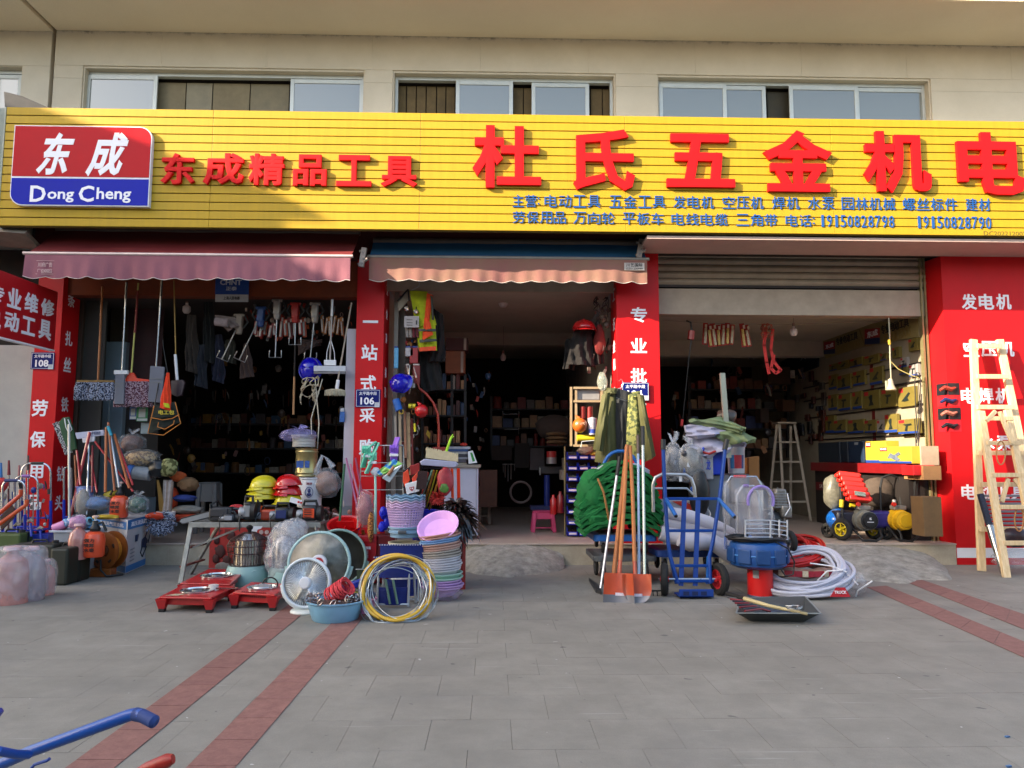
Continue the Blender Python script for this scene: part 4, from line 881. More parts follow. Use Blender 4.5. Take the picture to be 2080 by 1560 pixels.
def chainsaw(label,px,flip,main,acc,dy):
    c=T_(px,dy=dy);s=-1 if flip else 1;t=thing('chainsaw',label,'chainsaw',c,group=PT)
    b=B();b.box(c+V(s*.06,0,.09),(.26,.16,.16));part('engine_housing',b,main,t,bevel=.02)
    b=B();b.box(c+V(s*.05,-.085,.11),(.2,.02,.09));part('cover',b,acc,t,bevel=.008)
    b=B();b.poly([c+V(s*-.06,-.02,.06),c+V(s*-.38,-.02,-.02),c+V(s*-.42,-.02,.0),c+V(s*-.4,-.02,.03),c+V(s*-.06,-.02,.12)],(0,.012,0));part('guide_bar',b,GRYM,t,smooth=False)
    tb(t,'chain',BLACK,[c+V(s*-.06,-.014,.055),c+V(s*-.38,-.014,-.025),c+V(s*-.425,-.014,.0),c+V(s*-.4,-.014,.035),c+V(s*-.06,-.014,.125)],.009,5)
    tb(t,'front_handle',BLACK,[c+V(s*-.04,-.08,.05),c+V(s*-.05,-.08,.2),c+V(s*0,0,.235),c+V(s*.02,.08,.18)],.013);tb(t,'rear_handle',acc,[c+V(s*.18,0,.15),c+V(s*.3,0,.14),c+V(s*.31,0,.05),c+V(s*.18,0,.04)],.017);return t
chainsaw('black and orange chainsaw lying at the left end of the platform',440,False,M('222327',rough=.45),M('2c2d33',rough=.4),.1)
body_tool('grey and black polisher second from the left on the platform',468,.2,.12,M('2b2c30',rough=.4),M('8b8e94',rough=.4),'',.05)
chainsaw('orange chainsaw standing in front of the yellow helmets',522,True,ORG,M('1f2024',rough=.4),.22)
t0=body_tool('black power tool with upright D handle left of the yellow helmets',505,.16,.3,BLACK,GRYM,'',.1)
body_tool('orange breaker in the middle of the platform row',548,.3,.18,M('b5401c',rough=.4),M('222',rough=.4) if False else M('8f2c16',rough=.4),'',.16)
body_tool('dark blue cut-off saw in front of the red helmets',574,.26,.22,M('1b1c20',rough=.4),BLU,'',.06)
body_tool('black and orange slotted cut-off saw at the right end of the platform',630,.28,.25,M('1b1c20',rough=.4),ORG,'slots',.05)
t=thing('red_glove','pair of pink red work gloves lying behind the chainsaws','gloves',T_(487,dy=.25));b=B();blob(b,T_(480,dy=.25)+V(0,0,.12),(.12,.07,.07),4,.35);blob(b,T_(500,dy=.25)+V(0,0,.1),(.1,.06,.05),6,.35);part('glove',b,cloth('b02a30'),t)
t=thing('first_aid_pouch','white and red printed packet under the red helmets','packet',T_(600,dy=.1));b=B();b.box(T_(600,dy=.05)+V(0,0,.24),(.14,.02,.06),(0,.3,0));part('packet',b,WH,t);b=B();[b.box(T_(600,dy=.036)+V(dx,0,.24-dx*.3),(.02,.012,.02)) for dx in (.03,.06)];part('print',b,M('c01a20'),t,smooth=False)
c=T_(678,dy=.25);t=thing('tool_pile','jumble of small orange and red hand tools right of the slotted saw','tool pile',c);rn=random.Random(3)
for k in range(12):b=B();p=c+V(rn.uniform(-.14,.1),rn.uniform(-.1,.1),rn.uniform(-.02,.14));b.box(p,(rn.uniform(.04,.1),.04,.03),(rn.uniform(-1,1),rn.uniform(-1,1),rn.uniform(-1,1)));part('hand_tool',b,M(rn.choice(['a8452c','5a2a24','b7a39a','1c1c1e']),rough=.4),t,bevel=.006)
# red poster under the platform
t=thing('floor_standing_poster','red printed advertising board standing under the work platform','poster board',Q(490,1165,-.25));boxp(t,'board',M('b52a24',rough=.55,var=.35,sc=3),425,1068,552,1165,-.25,.02)
for i in range(3):
    for j in range(2):b=B();p=Q(531+j*11,1081+i*11,-.27);b.lathe([(.001,0),(.027,0),(.027,.006),(.001,.006)],p,14,Matrix.Rotation(R(90),3,'X'));part('round_print',b,M('c9b5b0',rough=.6,var=.3,sc=60),t)
b=B();[blob(b,Q(x,y,-.265),(.06*s_,.012,.08*s_),x,.5) for x,y,s_ in ((447,1120,1.0),(440,1098,.6),(460,1140,.9),(438,1135,.7),(470,1090,.8))];part('print',b,M('4a1d1a',rough=.6,var=.5,sc=15),t)
txt(t,'工具',437,1075,470,1090,-.27,M('6e1512'),.03);b=B();blob(b,Q(452,1150,-.272),(.09,.01,.05),7,.4);part('print',b,M('8a8078',rough=.6,var=.5),t)
t=thing('white_card','white scalloped card hanging from the platform edge','card',Q(516,1083,Yt));b=B();b.poly([Q(503,1069,Yt-.03),Q(533,1069,Yt-.03),Q(530,1074,Yt-.03),Q(523,1076,Yt-.03),Q(521,1082,Yt-.03),Q(516,1084,Yt-.03),Q(511,1081,Yt-.03),Q(510,1075,Yt-.03)],(0,.004,0));part('card',b,WH,t,smooth=False)
# ================================================================ ELECTRIC FOOT STOVES, HEATERS
SR=M('b01d20',rough=.35,var=.15,sc=6,coat=.2)
def stove(label,pts,z,sticker=False):
    """pts: 4 pixels (front-left, front-right, back-right, back-left) of the top at height z"""
    q=[G(x,y,z) for x,y in pts];c=sum(q,Vector())/4;t=thing('foot_stove',label,'electric stove',(c.x,c.y,0),group='red electric foot stoves')
    b=B();b.poly([p-V(0,0,.02) for p in q],(0,0,.02));part('top',b,SR,t,smooth=False,bevel=.008)
    i_=[c.lerp(p,.86) for p in q];b=B();b.poly([V(p.x,p.y,.06) for p in i_],(0,0,z-.081));part('apron',b,SR,t,smooth=False,bevel=.004)
    for p in q:
        p_=c.lerp(p,.9);b=B();b.add([V(p_.x+sx*.05*k,p_.y+sy*.05*k,zz) for zz,k in ((z-.02,1),(.03,.55)) for sx,sy in ((-1,-1),(1,-1),(1,1),(-1,1))],[(0,1,2,3),(7,6,5,4)]+[(j,(j+1)% 4,(j+1)% 4+4,j+4) for j in range(4)]);l_=part('leg',b,SR,t,smooth=False)
        b=B();b.box((p_.x,p_.y,.016),(.055,.055,.032));part('rubber_foot',b,BLACK,l_,smooth=False,bevel=.004)
    r_=min((q[0]-q[1]).length,(q[1]-q[2]).length)*.3
    b=B();b.lathe([(r_,0),(r_+.012,.004),(r_+.012,.014),(r_-.008,.016),(r_-.012,.0)],V(c.x,c.y,z),32);part('chrome_ring',b,M('c9cccf',rough=.15,metal=.9,var=.1),t)
    b=B();b.lathe([(.001,.003),(r_-.01,.003),(r_-.01,.0),(.001,0)],V(c.x,c.y,z),28);part('hot_plate',b,M('3a3436',rough=.3,metal=.5),t)
    b=B();b.lathe([(.001,.018),(r_*.35,.016),(r_*.38,.003),(.001,0)],V(c.x,c.y,z),20);part('cap',b,M('6d6a6a',rough=.3,metal=.6),t)
    return t,q,c
t,q,c=stove('red foot stove with sticker at the front left of the heaters',[(323,1212),(430,1214),(478,1190),(372,1187)],.14)
b=B();b.poly([q[0].lerp(c,.15)+V(0,0,.001),q[0].lerp(c,.15)+V(.12,.0,.001),q[0].lerp(c,.15)+V(.16,.09,.001),q[0].lerp(c,.15)+V(.05,.09,.001)],(0,0,.001));part('sticker',b,M('b5ab8e',rough=.6,var=.5,sc=20),t,smooth=False)
tb(t,'power_lead',M('5a1518',rough=.5),[c+V(.05,0,.02),c+V(.2,.03,.02),c+V(.35,.0,.02),c+V(.55,.1,-.03)],.007,6)
b=B();b.lathe([(.001,0),(.05,0),(.045,.05),(.001,.055)],c+V(.13,.05,0),14);part('lamp_cap',b,M('d9cfc8',rough=.4),t)
stove('red foot stove behind the others under the work platform',[(366,1184),(468,1186),(500,1158),(425,1155)],.14)
t,q,c=stove('red foot stove with a slatted apron in front of the pale green heater',[(472,1203),(558,1208),(592,1186),(510,1182)],.15)
for k in range(12):p=q[0].lerp(q[1],.2+.05*k);b=B();b.box((p.x,p.y+.045,.13),(.008,.02,.05));part('apron_slot',b,M('4a0c0e'),t,smooth=False)
b=B();b.lathe([(.001,.05),(c.x*0+.09,.02),(.1,0)],c,22);part('glass_dish',b,M('c9c5c4',rough=.1,metal=.5),t);tb(t,'power_lead',BLACK,arc(c+V(.07,0,.03),.07,180,-20,ax=(1,.2,0)),.008,6)
MINT=M('8fb0ac',rough=.4,var=.12)
t_c=G(503,1186);t=thing('cage_heater','round wire cage heater with a chrome dome on a pale green base','heater',t_c)
b=B();b.lathe([(.001,0),(.23,0),(.245,.03),(.24,.14),(.215,.21),(.001,.22)],t_c,30);part('base',b,MINT,t)
b=B();b.lathe([(.001,.22),(.17,.22),(.15,.5),(.09,.56),(.001,.57)],t_c,26);part('reflector',b,M('c3bfbc',rough=.18,metal=.9,var=.3,sc=15),t)
CAGE=M('3a1c18',rough=.4,metal=.3)
b=B()
for k in range(44):a_=2*PI*k/44;d=V(math.cos(a_),math.sin(a_),0);b.tube([t_c+d*.2+V(0,0,.22),t_c+d*.235+V(0,0,.43),t_c+d*.2+V(0,0,.5),t_c+d*.07+V(0,0,.57)],.0032,4)
for r_,z_ in ((.2,.22),(.222,.35),(.237,.43),(.2,.5),(.07,.57)):b.tube([t_c+V(r_*math.cos(2*PI*k/30),r_*math.sin(2*PI*k/30),z_) for k in range(30)],.005,5,True)
part('wire_cage',b,CAGE,t);b=B();b.lathe([(.001,.57),(.02,.57),(.022,.6),(.035,.61),(.04,.635),(.02,.65),(.001,.655)],t_c,16);part('knob',b,M('2a2727',rough=.3,metal=.5),t)
b=B();b.tube([t_c+V(-.2,-.12,.05),t_c+V(-.02,-.225,.1),t_c+V(.12,-.2,.17),t_c+V(.2,-.1,.19)],.005,6);part('trim_line',b,M('a9c2be',rough=.4),t)
c=G(582,1188);t=thing('wrapped_heater','pale green cage heater wrapped in crumpled clear plastic','heater',c)
b=B();b.lathe([(.001,0),(.2,0),(.21,.03),(.2,.15),(.18,.2),(.001,.2)],c,26);part('base',b,MINT,t);b=B();b.lathe([(.001,.2),(.16,.2),(.16,.46),(.1,.55),(.001,.56)],c,24);part('cage',b,M('9a9aa0',rough=.25,metal=.7,var=.4,sc=30),t)
b=B();blob(b,c+V(0,0,.36),(.23,.22,.34),31,.3,n=40,m=26,fold=9,pw=.6,jit=.25);blob(b,c+V(.08,-.02,.62),(.14,.1,.12),33,.5,n=20,m=12,fold=9);part('plastic_wrap',b,film('cfd0d6',.6),t)
# parabolic dish heaters
def dish(label,px,py,Y,rad,rim,tilt,yaw,centre,spokes,hubc,reflect,foot):
    c=Q(px,py,Y);t=thing('dish_heater',label,'heater',V(c.x,Y+.1,0));q=Euler((R(90)+tilt,0,yaw)).to_matrix()# local +Z looks at the viewer
    b=B();b.lathe([(rad*1.0,0),(rad*1.05,-.012),(rad*1.06,-.03),(rad*.98,-.06),(rad*.6,-.14),(.001,-.17)],c,40,q);part('shell',b,rim,t)
    b=B();b.lathe([(rad*.97,-.004),(rad*.85,-.05),(rad*.6,-.1),(rad*.3,-.125),(.001,-.13)],c,40,q,wob=lambda r,z,a:(r,z+.006*math.sin(a*9+r*30)));part('reflector',b,reflect,t)
    b=B();b.tube([c+q @ V(rad*1.0*math.cos(2*PI*k/40),rad*1.0*math.sin(2*PI*k/40),.004) for k in range(40)],.014,8,True);part('rim',b,rim,t)
    b=B()
    for k in range(spokes):a_=2*PI*k/spokes;d=V(math.cos(a_),math.sin(a_),0);b.tube([c+q @(d*rad*.25+V(0,0,.03)),c+q @(d*rad*.7+V(0,0,.03)),c+q @(d*rad*.98+V(0,0,.0))],.003,4)
    if spokes:part('guard',b,M('dfe3e4',rough=.25,metal=.8),t)
    b=B();b.lathe([(.001,.055),(rad*.24,.05),(rad*.27,.03),(rad*.27,-.03),(rad*.2,-.1)],c,26,q);hb=part('hub',b,hubc,t)
    b=B();b.lathe([(.001,.059),(rad*centre[1],.058),(rad*centre[1],.05)],c,24,q);part('badge',b,M(centre[0],rough=.3),hb)
    if foot:
        b=B();b.tube([c+q @ V(rad*1.09*math.cos(R(a_)),rad*1.09*math.sin(R(a_)),-.03) for a_ in range(-175,1,12)],.018,8);part('yoke',b,rim,t)
        z0=c.z-rad*1.1;b=B();b.lathe([(.05,0),(.035,.02),(.03,max(.03,z0)),(.001,max(.03,z0))],V(c.x,c.y+.03,0.02),14);part('stem',b,M('d2cfc6',rough=.4),t)
        b=B();b.lathe([(.001,.035),(rad*.62,.03),(rad*.68,.012),(rad*.66,0),(.001,0)],V(c.x,c.y+.03,0),30);part('foot',b,M('d5d8d2',rough=.4),t)
    return t
MR=M('f0ecdc',rough=.06,metal=1,var=.3,sc=4,bump=.5,bsc=7,col2='b0aa92')
dish('dark dish heater at the back of the three, half hidden by the big one',686,1133,G(690,1195).y,.30,M('84a39c',rough=.4),R(-10),R(8),('3a3d38',.2),0,M('44484a',rough=.4),M('4a4a44',rough=.3,metal=.6,var=.3),True)
dish('largest dish heater with mirror reflector and a red and white hub badge',648,1143,G(650,1212).y,.305,M('a9c9c6',rough=.35),R(-8),R(6),('b02a2c',.17),0,M('e2e0e4',rough=.3),MR,True)
t=dish('small white dish heater with radiating guard wires in front',622,1184,G(615,1245).y,.215,M('d0dadf',rough=.35),R(-6),R(-3),('d9dadd',.2),64,M('e5e5e8',rough=.3),M('d0d2d2',rough=.2,metal=.85,var=.3,sc=12),True)
# ================================================================ BASINS, COILS, CHAIRS, BOWLS
c=G(671,1268)+V(0,.2,0);BB=plastic('7fb0cf')
t=thing('washbasin','light blue plastic basin full of carabiners and pink red cord','basin',c);b=B();b.lathe([(.001,0),(.19,0),(.2,.01),(.245,.15),(.262,.16),(.265,.172),(.25,.172),(.235,.15),(.19,.02),(.001,.02)],c,36);part('bowl',b,BB,t)
rn=random.Random(8)
for k in range(26):
    a_=rn.uniform(0,2*PI);r_=rn.uniform(.17,.27);p=c+V(r_*math.cos(a_),r_*math.sin(a_),.17+rn.uniform(-.0,.03));q=Euler((rn.uniform(0,3),rn.uniform(0,3),0)).to_matrix()
    b=B();b.tube([p+q @ V(.016*math.cos(2*PI*j/10),.034*math.sin(2*PI*j/10),0) for j in range(10)],.006,5,True);single('carabiner',b,M('8d8484',rough=.25,metal=.8,var=.2),'steel carabiner heaped round the rim of the light blue basin','carabiner','steel carabiners round the basin rim')
b=B();b.lathe([(.001,.14),(.22,.145),(.001,.19)],c,20,wob=lambda r,z,a:(r,z+.02*math.sin(a*7)*(r > .1)));single('clip_heap',b,M('6d5f5a',rough=.35,metal=.6,var=.6,sc=40,bump=1,bsc=90),'heap of small metal clips filling the light blue basin','metal clips',kind='stuff') if False else part('clip_heap',b,M('6d5f5a',rough=.35,metal=.6,var=.6,sc=40,bump=1,bsc=90),t)
t=thing('cord_hank','hank of salmon red nylon cord resting in the blue basin','cord',c+V(.02,0,.2));q=Euler((R(20),R(55),0)).to_matrix();b=B()
for k in range(26):o=(k-13)*.008;rr_=.075+.01*math.sin(k*2.1);b.tube([c+V(.03,0,.24)+q @ V(rr_*math.cos(2*PI*j/16),rr_*math.sin(2*PI*j/16),o+.006*math.sin(j+k)) for j in range(16)],.0065,5,True)
part('coils',b,M('d8454c',rough=.7,var=.25,sc=30),t)
t=thing('pink_bowl','pink bowl with bagged small parts behind the blue basin','bowl',G(722,1248));c2=G(722,1248)+V(0,.12,0);b=B();b.lathe([(.001,0),(.14,0),(.17,.11),(.18,.12),(.165,.12),(.135,.01),(.001,.01)],c2,26);part('bowl',b,plastic('b8739a'),t)
for k,(dx,dz,cc) in enumerate(((-.12,.2,'1a2f9a'),(.0,.26,'1a2f9a'),(-.02,.16,'a8a848'),(-.16,.13,'d0d4de'),(.08,.17,'4a4f63'))):b=B();b.box(c2+V(dx,-.02,dz),(.16,.08,.06),(0,.3*(-1)** k,.3));single('boxed_part',b,M(cc,rough=.4,var=.4,sc=30),['dark blue padlock box over the pink bowl, left one','dark blue padlock box over the pink bowl, upper one','yellow green blister pack in the pink bowl','clear bagged part beside the salmon cord','grey bagged fitting at the right of the pink bowl'][k],'small pack',bevel=.01)
def hoop(label,name,cx_,cy_,rx,ry,Y,n,r,mat,seed,jit=.03,cat='coil',ang0=0):
    rr_=random.Random(seed);c=Q(cx_,cy_,Y);s_=S(Y);t=thing(name,label,cat,V(c.x,Y,0))
    for k in range(n):
        ox,oz=rr_.uniform(-jit,jit),rr_.uniform(-jit,jit);f_=1+rr_.uniform(-jit,jit)*1.2;ph=rr_.uniform(0,6);yo=rr_.uniform(-.04,.04)
        pts=[V(c.x+ox+rx*s_*f_*math.cos(a_)+.008*math.sin(3*a_+ph),Y+yo+.06*math.sin(a_*2+ph)-.12*math.sin(a_)*-1,c.z+oz+ry*s_*f_*math.sin(a_)) for a_ in [2*PI*j/48 for j in range(48)]]
        for p in pts:p.z=max(p.z,r)
        tb(t,'turn',mat,pts,r,8,True)
    return t
Yc=G(808,1262).y+.12
hoop('loose coil of fine galvanised wire leaning on the blue folding chairs','wire_coil',808,1203,64,56,Yc,16,.004,M('a9b3bb',rough=.3,metal=.8),3,.055)
hoop('coil of yellow and grey hose leaning on the blue folding chairs','hose_coil',806,1194,68,57,Yc+.02,4,.015,M('c9a02c',rough=.4,var=.2),6,.03)
# folding stools / chairs with blue canvas
NB=cloth('13246e');Yk=G(800,1238).y+.15
for i,(x0,x1_,y0,y1_,dy,lb) in enumerate(((764,838,1136,1246,0,'front folding chair with navy canvas behind the yellow coil'),(775,858,1111,1190,.25,'rear folding chair with navy canvas and white stitched edge'),(728,752,1160,1235,.1,'dark green canvas folding chair peeping out left of the yellow coil'))):
    Y_=Yk+dy;t=thing('folding_chair',lb,'folding chair',V(Q(x0,y1_,Y_).x,Y_,0));FR=M('b5bac0',rough=.3,metal=.6);cn=NB if i < 2 else cloth('1f3324')
    for x in (x0+6,x1_-6):
        a=Q(x,y0,Y_);tb(t,'leg',FR,[a,V(a.x,Y_-.06,.01)],.012);tb(t,'leg',FR,[a+V(.03,.05,-.02),V(a.x+.05,Y_+.14,.01)],.012)
    a=Q(x0+6,y0,Y_);c_=Q(x1_-6,y0,Y_);tb(t,'cross_bar',FR,[V(a.x,Y_-.06,.03),V(c_.x,Y_-.06,.03)],.01)
    b=B();b.sheet(lambda u,v:(a.x-.04+(c_.x-a.x+.08)*u,Y_-.02-.03*math.sin(PI*u),a.z+.03-.2*v),8,4,.01);part('canvas_back',b,cn,t)
    b=B();b.sheet(lambda u,v:(a.x+(c_.x-a.x)*u,Y_-.04-.04*math.sin(PI*u),a.z*.42-.16*v),8,4,.012);part('canvas_seat',b,cn,t)
    b=B()
    for k in range(18):u=k/17;b.box((a.x-.04+(c_.x-a.x+.08)*u,Y_-.055,a.z+.026),(.012,.006,.006))
    part('stitching',b,WH,t,smooth=False)
    if i == 0:
        for dx in (-.02,.05):tb(t,'strut',M('6c8a7a',rough=.4,metal=.3),[V((a.x+c_.x)/2+dx,Y_-.1,.04),V((a.x+c_.x)/2+dx-.05,Y_-.08,a.z*.6)],.012)
# plastic bowls stacked
c=G(895,1225)+V(0,.2,0)
zst=[c.z];cols=[('c9a6d6',4,'lilac'),('a9cfc0',2,'mint'),('d3d2da',6,'white lilac'),('b8b0a8',3,'grey'),('c9a59a',3,'salmon'),('7fa8d8',2,'blue'),('cf9f92',2,'peach')]
z=0.12;film_bag('plastic_bag','clear lilac plastic bag bunched under the stack of bowls','bag',c+V(0,0,.07),(.19,.17,.1),12,col='c9b3d9',alpha=.6,tie=False)
nb_=0
for cc,n_,nm in cols:
    for k in range(n_):
        ord_=['lowest','second','third','fourth','fifth','sixth'][k];b=B();r_=.205+.004*math.sin(nb_*2);cz=c+V(.012*math.sin(nb_*1.7)-.0015*nb_,0,z);q=Euler((0,R(-1.2*nb_*.35-(0)),0)).to_matrix()
        b.lathe([(.11,-.08),(.17,-.03),(r_-.012,-.004),(r_,0),(r_+.004,.012),(r_-.012,.012),(.16,-.015),(.1,-.07)],cz,32,q);single('plastic_bowl',b,plastic(cc),'%s plastic bowl in the bowl stack, %s of its colour from below' %(nm,ord_),'bowl','plastic bowls stacked beside the doorway ramp');z += .0235 if cc != 'a9cfc0' else .04;nb_ += 1
b=B();q=Euler((R(38),R(-14),0)).to_matrix();cz=c+V(-.05,-.02,z+.06);b.lathe([(.001,-.06),(.15,-.055),(.2,-.005),(.216,0),(.216,.008),(.2,.006),(.15,-.045),(.001,-.05)],cz,36,q);single('plastic_bowl',b,plastic('d9a3dc'),'pink lilac bowl lying tilted on top of the bowl stack','bowl','plastic bowls stacked beside the doorway ramp')
# baskets and buckets
c=Q(822,1150,-1.0);Yq=G(820,1205).y+.2;cx0=Q(822,1150,Yq)
def pzz(y):return Q(822,y,Yq).z
WB=M('cfc8a0',rough=.6,var=.3,sc=8);
t=bucket('paint_pail','cream and white paint pail under the nested baskets','pail',V(cx0.x,Yq,pzz(1108)-.16),.165,.17,.2,M('d2ccb4',rough=.5,var=.3,sc=6))
t=bucket('paint_pail','white pail hidden below the cream one behind the folding chairs','pail',V(cx0.x,Yq,0),.16,.165,pzz(1108)-.165,WH)
t=thing('storage_tub','pale blue lidded tub with dark clasp under the lilac basket','tub',V(cx0.x,Yq,pzz(1086)));b=B();zz=pzz(1086);b.lathe([(.001,-.02),(.16,-.02),(.165,.02),(.18,.025),(.18,.04),(.17,.05),(.17,.07),(.183,.075),(.183,.09),(.001,.1)],V(cx0.x,Yq,zz),32);part('tub',b,plastic('7f9fb8'),t);b=B();b.box(V(cx0.x-.01,Yq-.19,zz+.045),(.09,.02,.035));part('clasp',b,DST,t,bevel=.006)
LIL=plastic('c2a4cc');LBL=plastic('8fa9c4')
def basket(label,z,mat,holes):
    t=thing('waste_basket',label,'basket',V(cx0.x,Yq,z),group='woven plastic baskets nested in a stack');b=B();N_=36;r0,r1,h=.155,.2,.24;wv=lambda a:.009*math.sin(a*12)
    b.tube([V(cx0.x+(r1+.006)*math.cos(2*PI*k/72),Yq+(r1+.006)*math.sin(2*PI*k/72),z+h+wv(2*PI*k/72)) for k in range(72)],.008,6,True);part('wavy_rim',b,mat,t)
    if holes:
        b=B()
        for k in range(N_):a_=2*PI*k/N_;b.bar(V(cx0.x+r0*math.cos(a_),Yq+r0*math.sin(a_),z),V(cx0.x+r1*math.cos(a_),Yq+r1*math.sin(a_),z+h),.016,.004)
        for j in range(9):rr_=r0+(r1-r0)*j/9;b.tube([V(cx0.x+rr_*math.cos(2*PI*k/36),Yq+rr_*math.sin(2*PI*k/36),z+h*j/9) for k in range(36)],.0065,5,True)
        part('lattice',b,mat,t)
    else:b=B();b.lathe([(r1-.012,h-.06),(r1,h)],V(cx0.x,Yq,z),36);part('wall',b,mat,t)
    return t
zb_=pzz(1077);basket('lowest lilac basket of the nested stack, its lattice fully visible',zb_+.02,LIL,True)
for k,(m_,lb) in enumerate(((LIL,'lilac basket rim just above the visible lattice'),(M('b8a0b8',rough=.4),'dusty lilac basket, third from the bottom of the nest'),(LBL,'pale blue grey basket, second from the top of the nest'),(plastic('6f95b0'),'top blue grey basket of the nest'))):basket(lb,zb_+.045+.028*k,m_,False)
DB=M('101fb0',rough=.3,var=.1)
c=Q(866,1100,Yq+.25);t=bucket('blue_bucket','stack of royal blue buckets holding brooms behind the baskets','bucket',V(c.x,c.y,0),.15,.16,Q(866,1036,Yq+.25).z,DB,rings=6)
c=Q(898,1100,Yq+.05);t=bucket('teal_bucket','teal plastic bucket behind the pink lilac bowl','bucket',V(c.x,c.y,0),.14,.17,Q(898,1074,Yq+.05).z,plastic('2f7f80'))
tb(t,'red_post',M('8f1d1c',rough=.4),[V(c.x+.22,c.y,0),V(c.x+.22,c.y,.75)],.04,10)
# ================================================================ RED BOX, RED MOP BUCKET, RACK, BRUSHES
Yr=G(755,1195).y+.2
t=thing('fire_box','red steel extinguisher box with white Chinese print beside the hose coils','steel box',V(Q(752,1195,Yr).x,Yr,0));a,c_,z0,z1=prect(724,1088,764,1200,Yr)
b=B();b.bb(a,c_,Yr,Yr+.26,0.02,z1);part('body',b,M('a31520',rough=.3,var=.15,coat=.2),t,smooth=False,bevel=.008);b=B();b.bb(a-.004,c_+.004,Yr-.006,Yr+.264,z1-.08,z1-.06);part('band',b,M('8f1018',rough=.3),t,smooth=False);b=B();b.bb(c_,c_+.2,Yr+.03,Yr+.26,0.02,z1);part('body',b,M('6c0e16',rough=.35),t,smooth=False,bevel=.008)
txt(t,'火火器箱',731,1110,753,1116,Yr-.006,LET,.015);b=B();b.bb(*[Q(735,1133,Yr).x,Q(748,1133,Yr).x],Yr-.005,Yr-.001,Q(735,1133,Yr).z,Q(735,1127,Yr).z);[b.tube([Q(x,1118,Yr-.003),Q(x,1126,Yr-.003)],.005,5) for x in (737,742,747)];part('print',b,M('b9a0a4'),t,smooth=False)
Ym=Yr+.15;c=Q(701,1085,Ym);t=thing('mop_bucket','bright red wringer mop bucket tilted in front of the door board','mop bucket',c)
q=Euler((R(28),0,0)).to_matrix();b=B();b.lathe([(.11,-.2),(.135,0),(.165,.13),(.178,.14),(.158,.13),(.118,-.0),(.09,-.18)],c,28,q,wob=lambda r,z,a:(r*(1+.1*abs(math.cos(a))),z));b.lathe([(.001,-.2),(.13,-.2)],c,28,q);RB=M('c9151a',rough=.3,var=.1,coat=.3);part('tub',b,RB,t)
b=B();b.box(c+q @ V(0,.05,.1),(.2,.02,.08),q);b.box(c+q @ V(0,0,.04),(.012,.2,.1),q);part('wringer_divider',b,RB,t);tb(t,'handle',RB,[c+q @(V(.18*math.cos(R(a_)),-.21+.0*a_,.1+.07*math.sin(R(a_))*-1)) for a_ in range(0,181,15)],.008)
b=B();b.bb(c.x-.1,c.x+.1,Ym-.05,Ym+.15,0,c.z-.2);part('pedestal',b,M('7d1216',rough=.5),t,smooth=False)
Yk2=Yr+.1;t=thing('wire_display_rack','white wire rack with fly swats and gloves in front of the pillar numbered 106','display rack',V(Q(770,1090,Yk2).x,Yk2,0));WR=M('b5b9b6',rough=.35,metal=.3)
tb(t,'frame',WR,[V(Q(722,1090,Yk2).x,Yk2,0),Q(728,1040,Yk2),Q(735,905,Yk2),Q(819,905,Yk2),Q(820,935,Yk2),Q(818,1090,Yk2)],.009)
for y_ in (940,957,967,995):tb(t,'cross_wire',WR,[Q(733,y_,Yk2),Q(818,y_,Yk2)],.0045,6)
def swat(label,a,m,e,c_):
    t=thing('massage_hand',label,'plastic hand',Q(*e,Yk2-.03),group='plastic hands hung on the wire rack');mt=plastic(c_)
    b=B();A,M_,E=Q(*a,Yk2-.02),Q(*m,Yk2-.05),Q(*e,Yk2-.04);b.bar(A,M_,.09,.02);part('paddle',b,mt,t,bevel=.006)
    b=B();[b.tube([M_+V(-.04+.02*k,0,.03),M_+V(-.04+.02*k,-.03,.0),M_+V(-.04+.02*k,-.01,-.05)],.011,6) for k in range(5)];part('fingers',b,mt,t)
    b=B();b.bar(M_+V(0,-.01,-.05),E,.085,.022);part('shaft',b,mt,t,bevel=.006);b=B();b.box(M_+V(0,-.02,-.08),(.1,.03,.03));part('cuff',b,WH,t,bevel=.004)
swat('mint green plastic hand hung on the rack, left of the purple one',(764,897),(745,912),(737,950),'63c2a4');swat('mint green plastic hand bent over behind the first one',(768,899),(757,925),(744,962),'7ad0b2');swat('purple plastic hand hung at the right end of the rack',(808,888),(801,910),(800,935),'8a5cc9')
t=thing('picture_packet','blue and green flowered packet hanging slantwise on the rack','packet',Q(788,950,Yk2-.1));b=poly_sheet([(766,958),(800,932),(818,942),(770,968)],Yk2-.08,.02,fold=.008);part('packet',b,checker_mat('2b7fc0','86bf5a',16,.4,.1),t)
t=thing('plastering_trowel','plasterer trowel with wooden grip hanging from the rack','trowel',Q(795,970,Yk2-.12));b=B();b.poly([Q(818,943,Yk2-.1),Q(800,951,Yk2-.1),Q(776,971,Yk2-.13),Q(791,980,Yk2-.13)],(0,.004,0));part('plate',b,metal('b9bfc2'),t,smooth=False);tb(t,'grip',M('a8714a',rough=.5),[Q(800,948,Yk2-.15),Q(788,965,Yk2-.17)],.019,10)
t=thing('drain_brush','pale mint long-handled brush standing in the red box','brush',V(Q(762,1085,Yr).x,Yr+.05,z1));tb(t,'handle',plastic('9fcabf'),[Q(762,965,Yk2-.02),Q(763,1000,Yr+.02),Q(762,1085,Yr+.05)],[.014,.014,.02]);b=B();blob(b,Q(763,958,Yk2-.02),(.05,.03,.05),3,.4);part('head',b,WH,t)
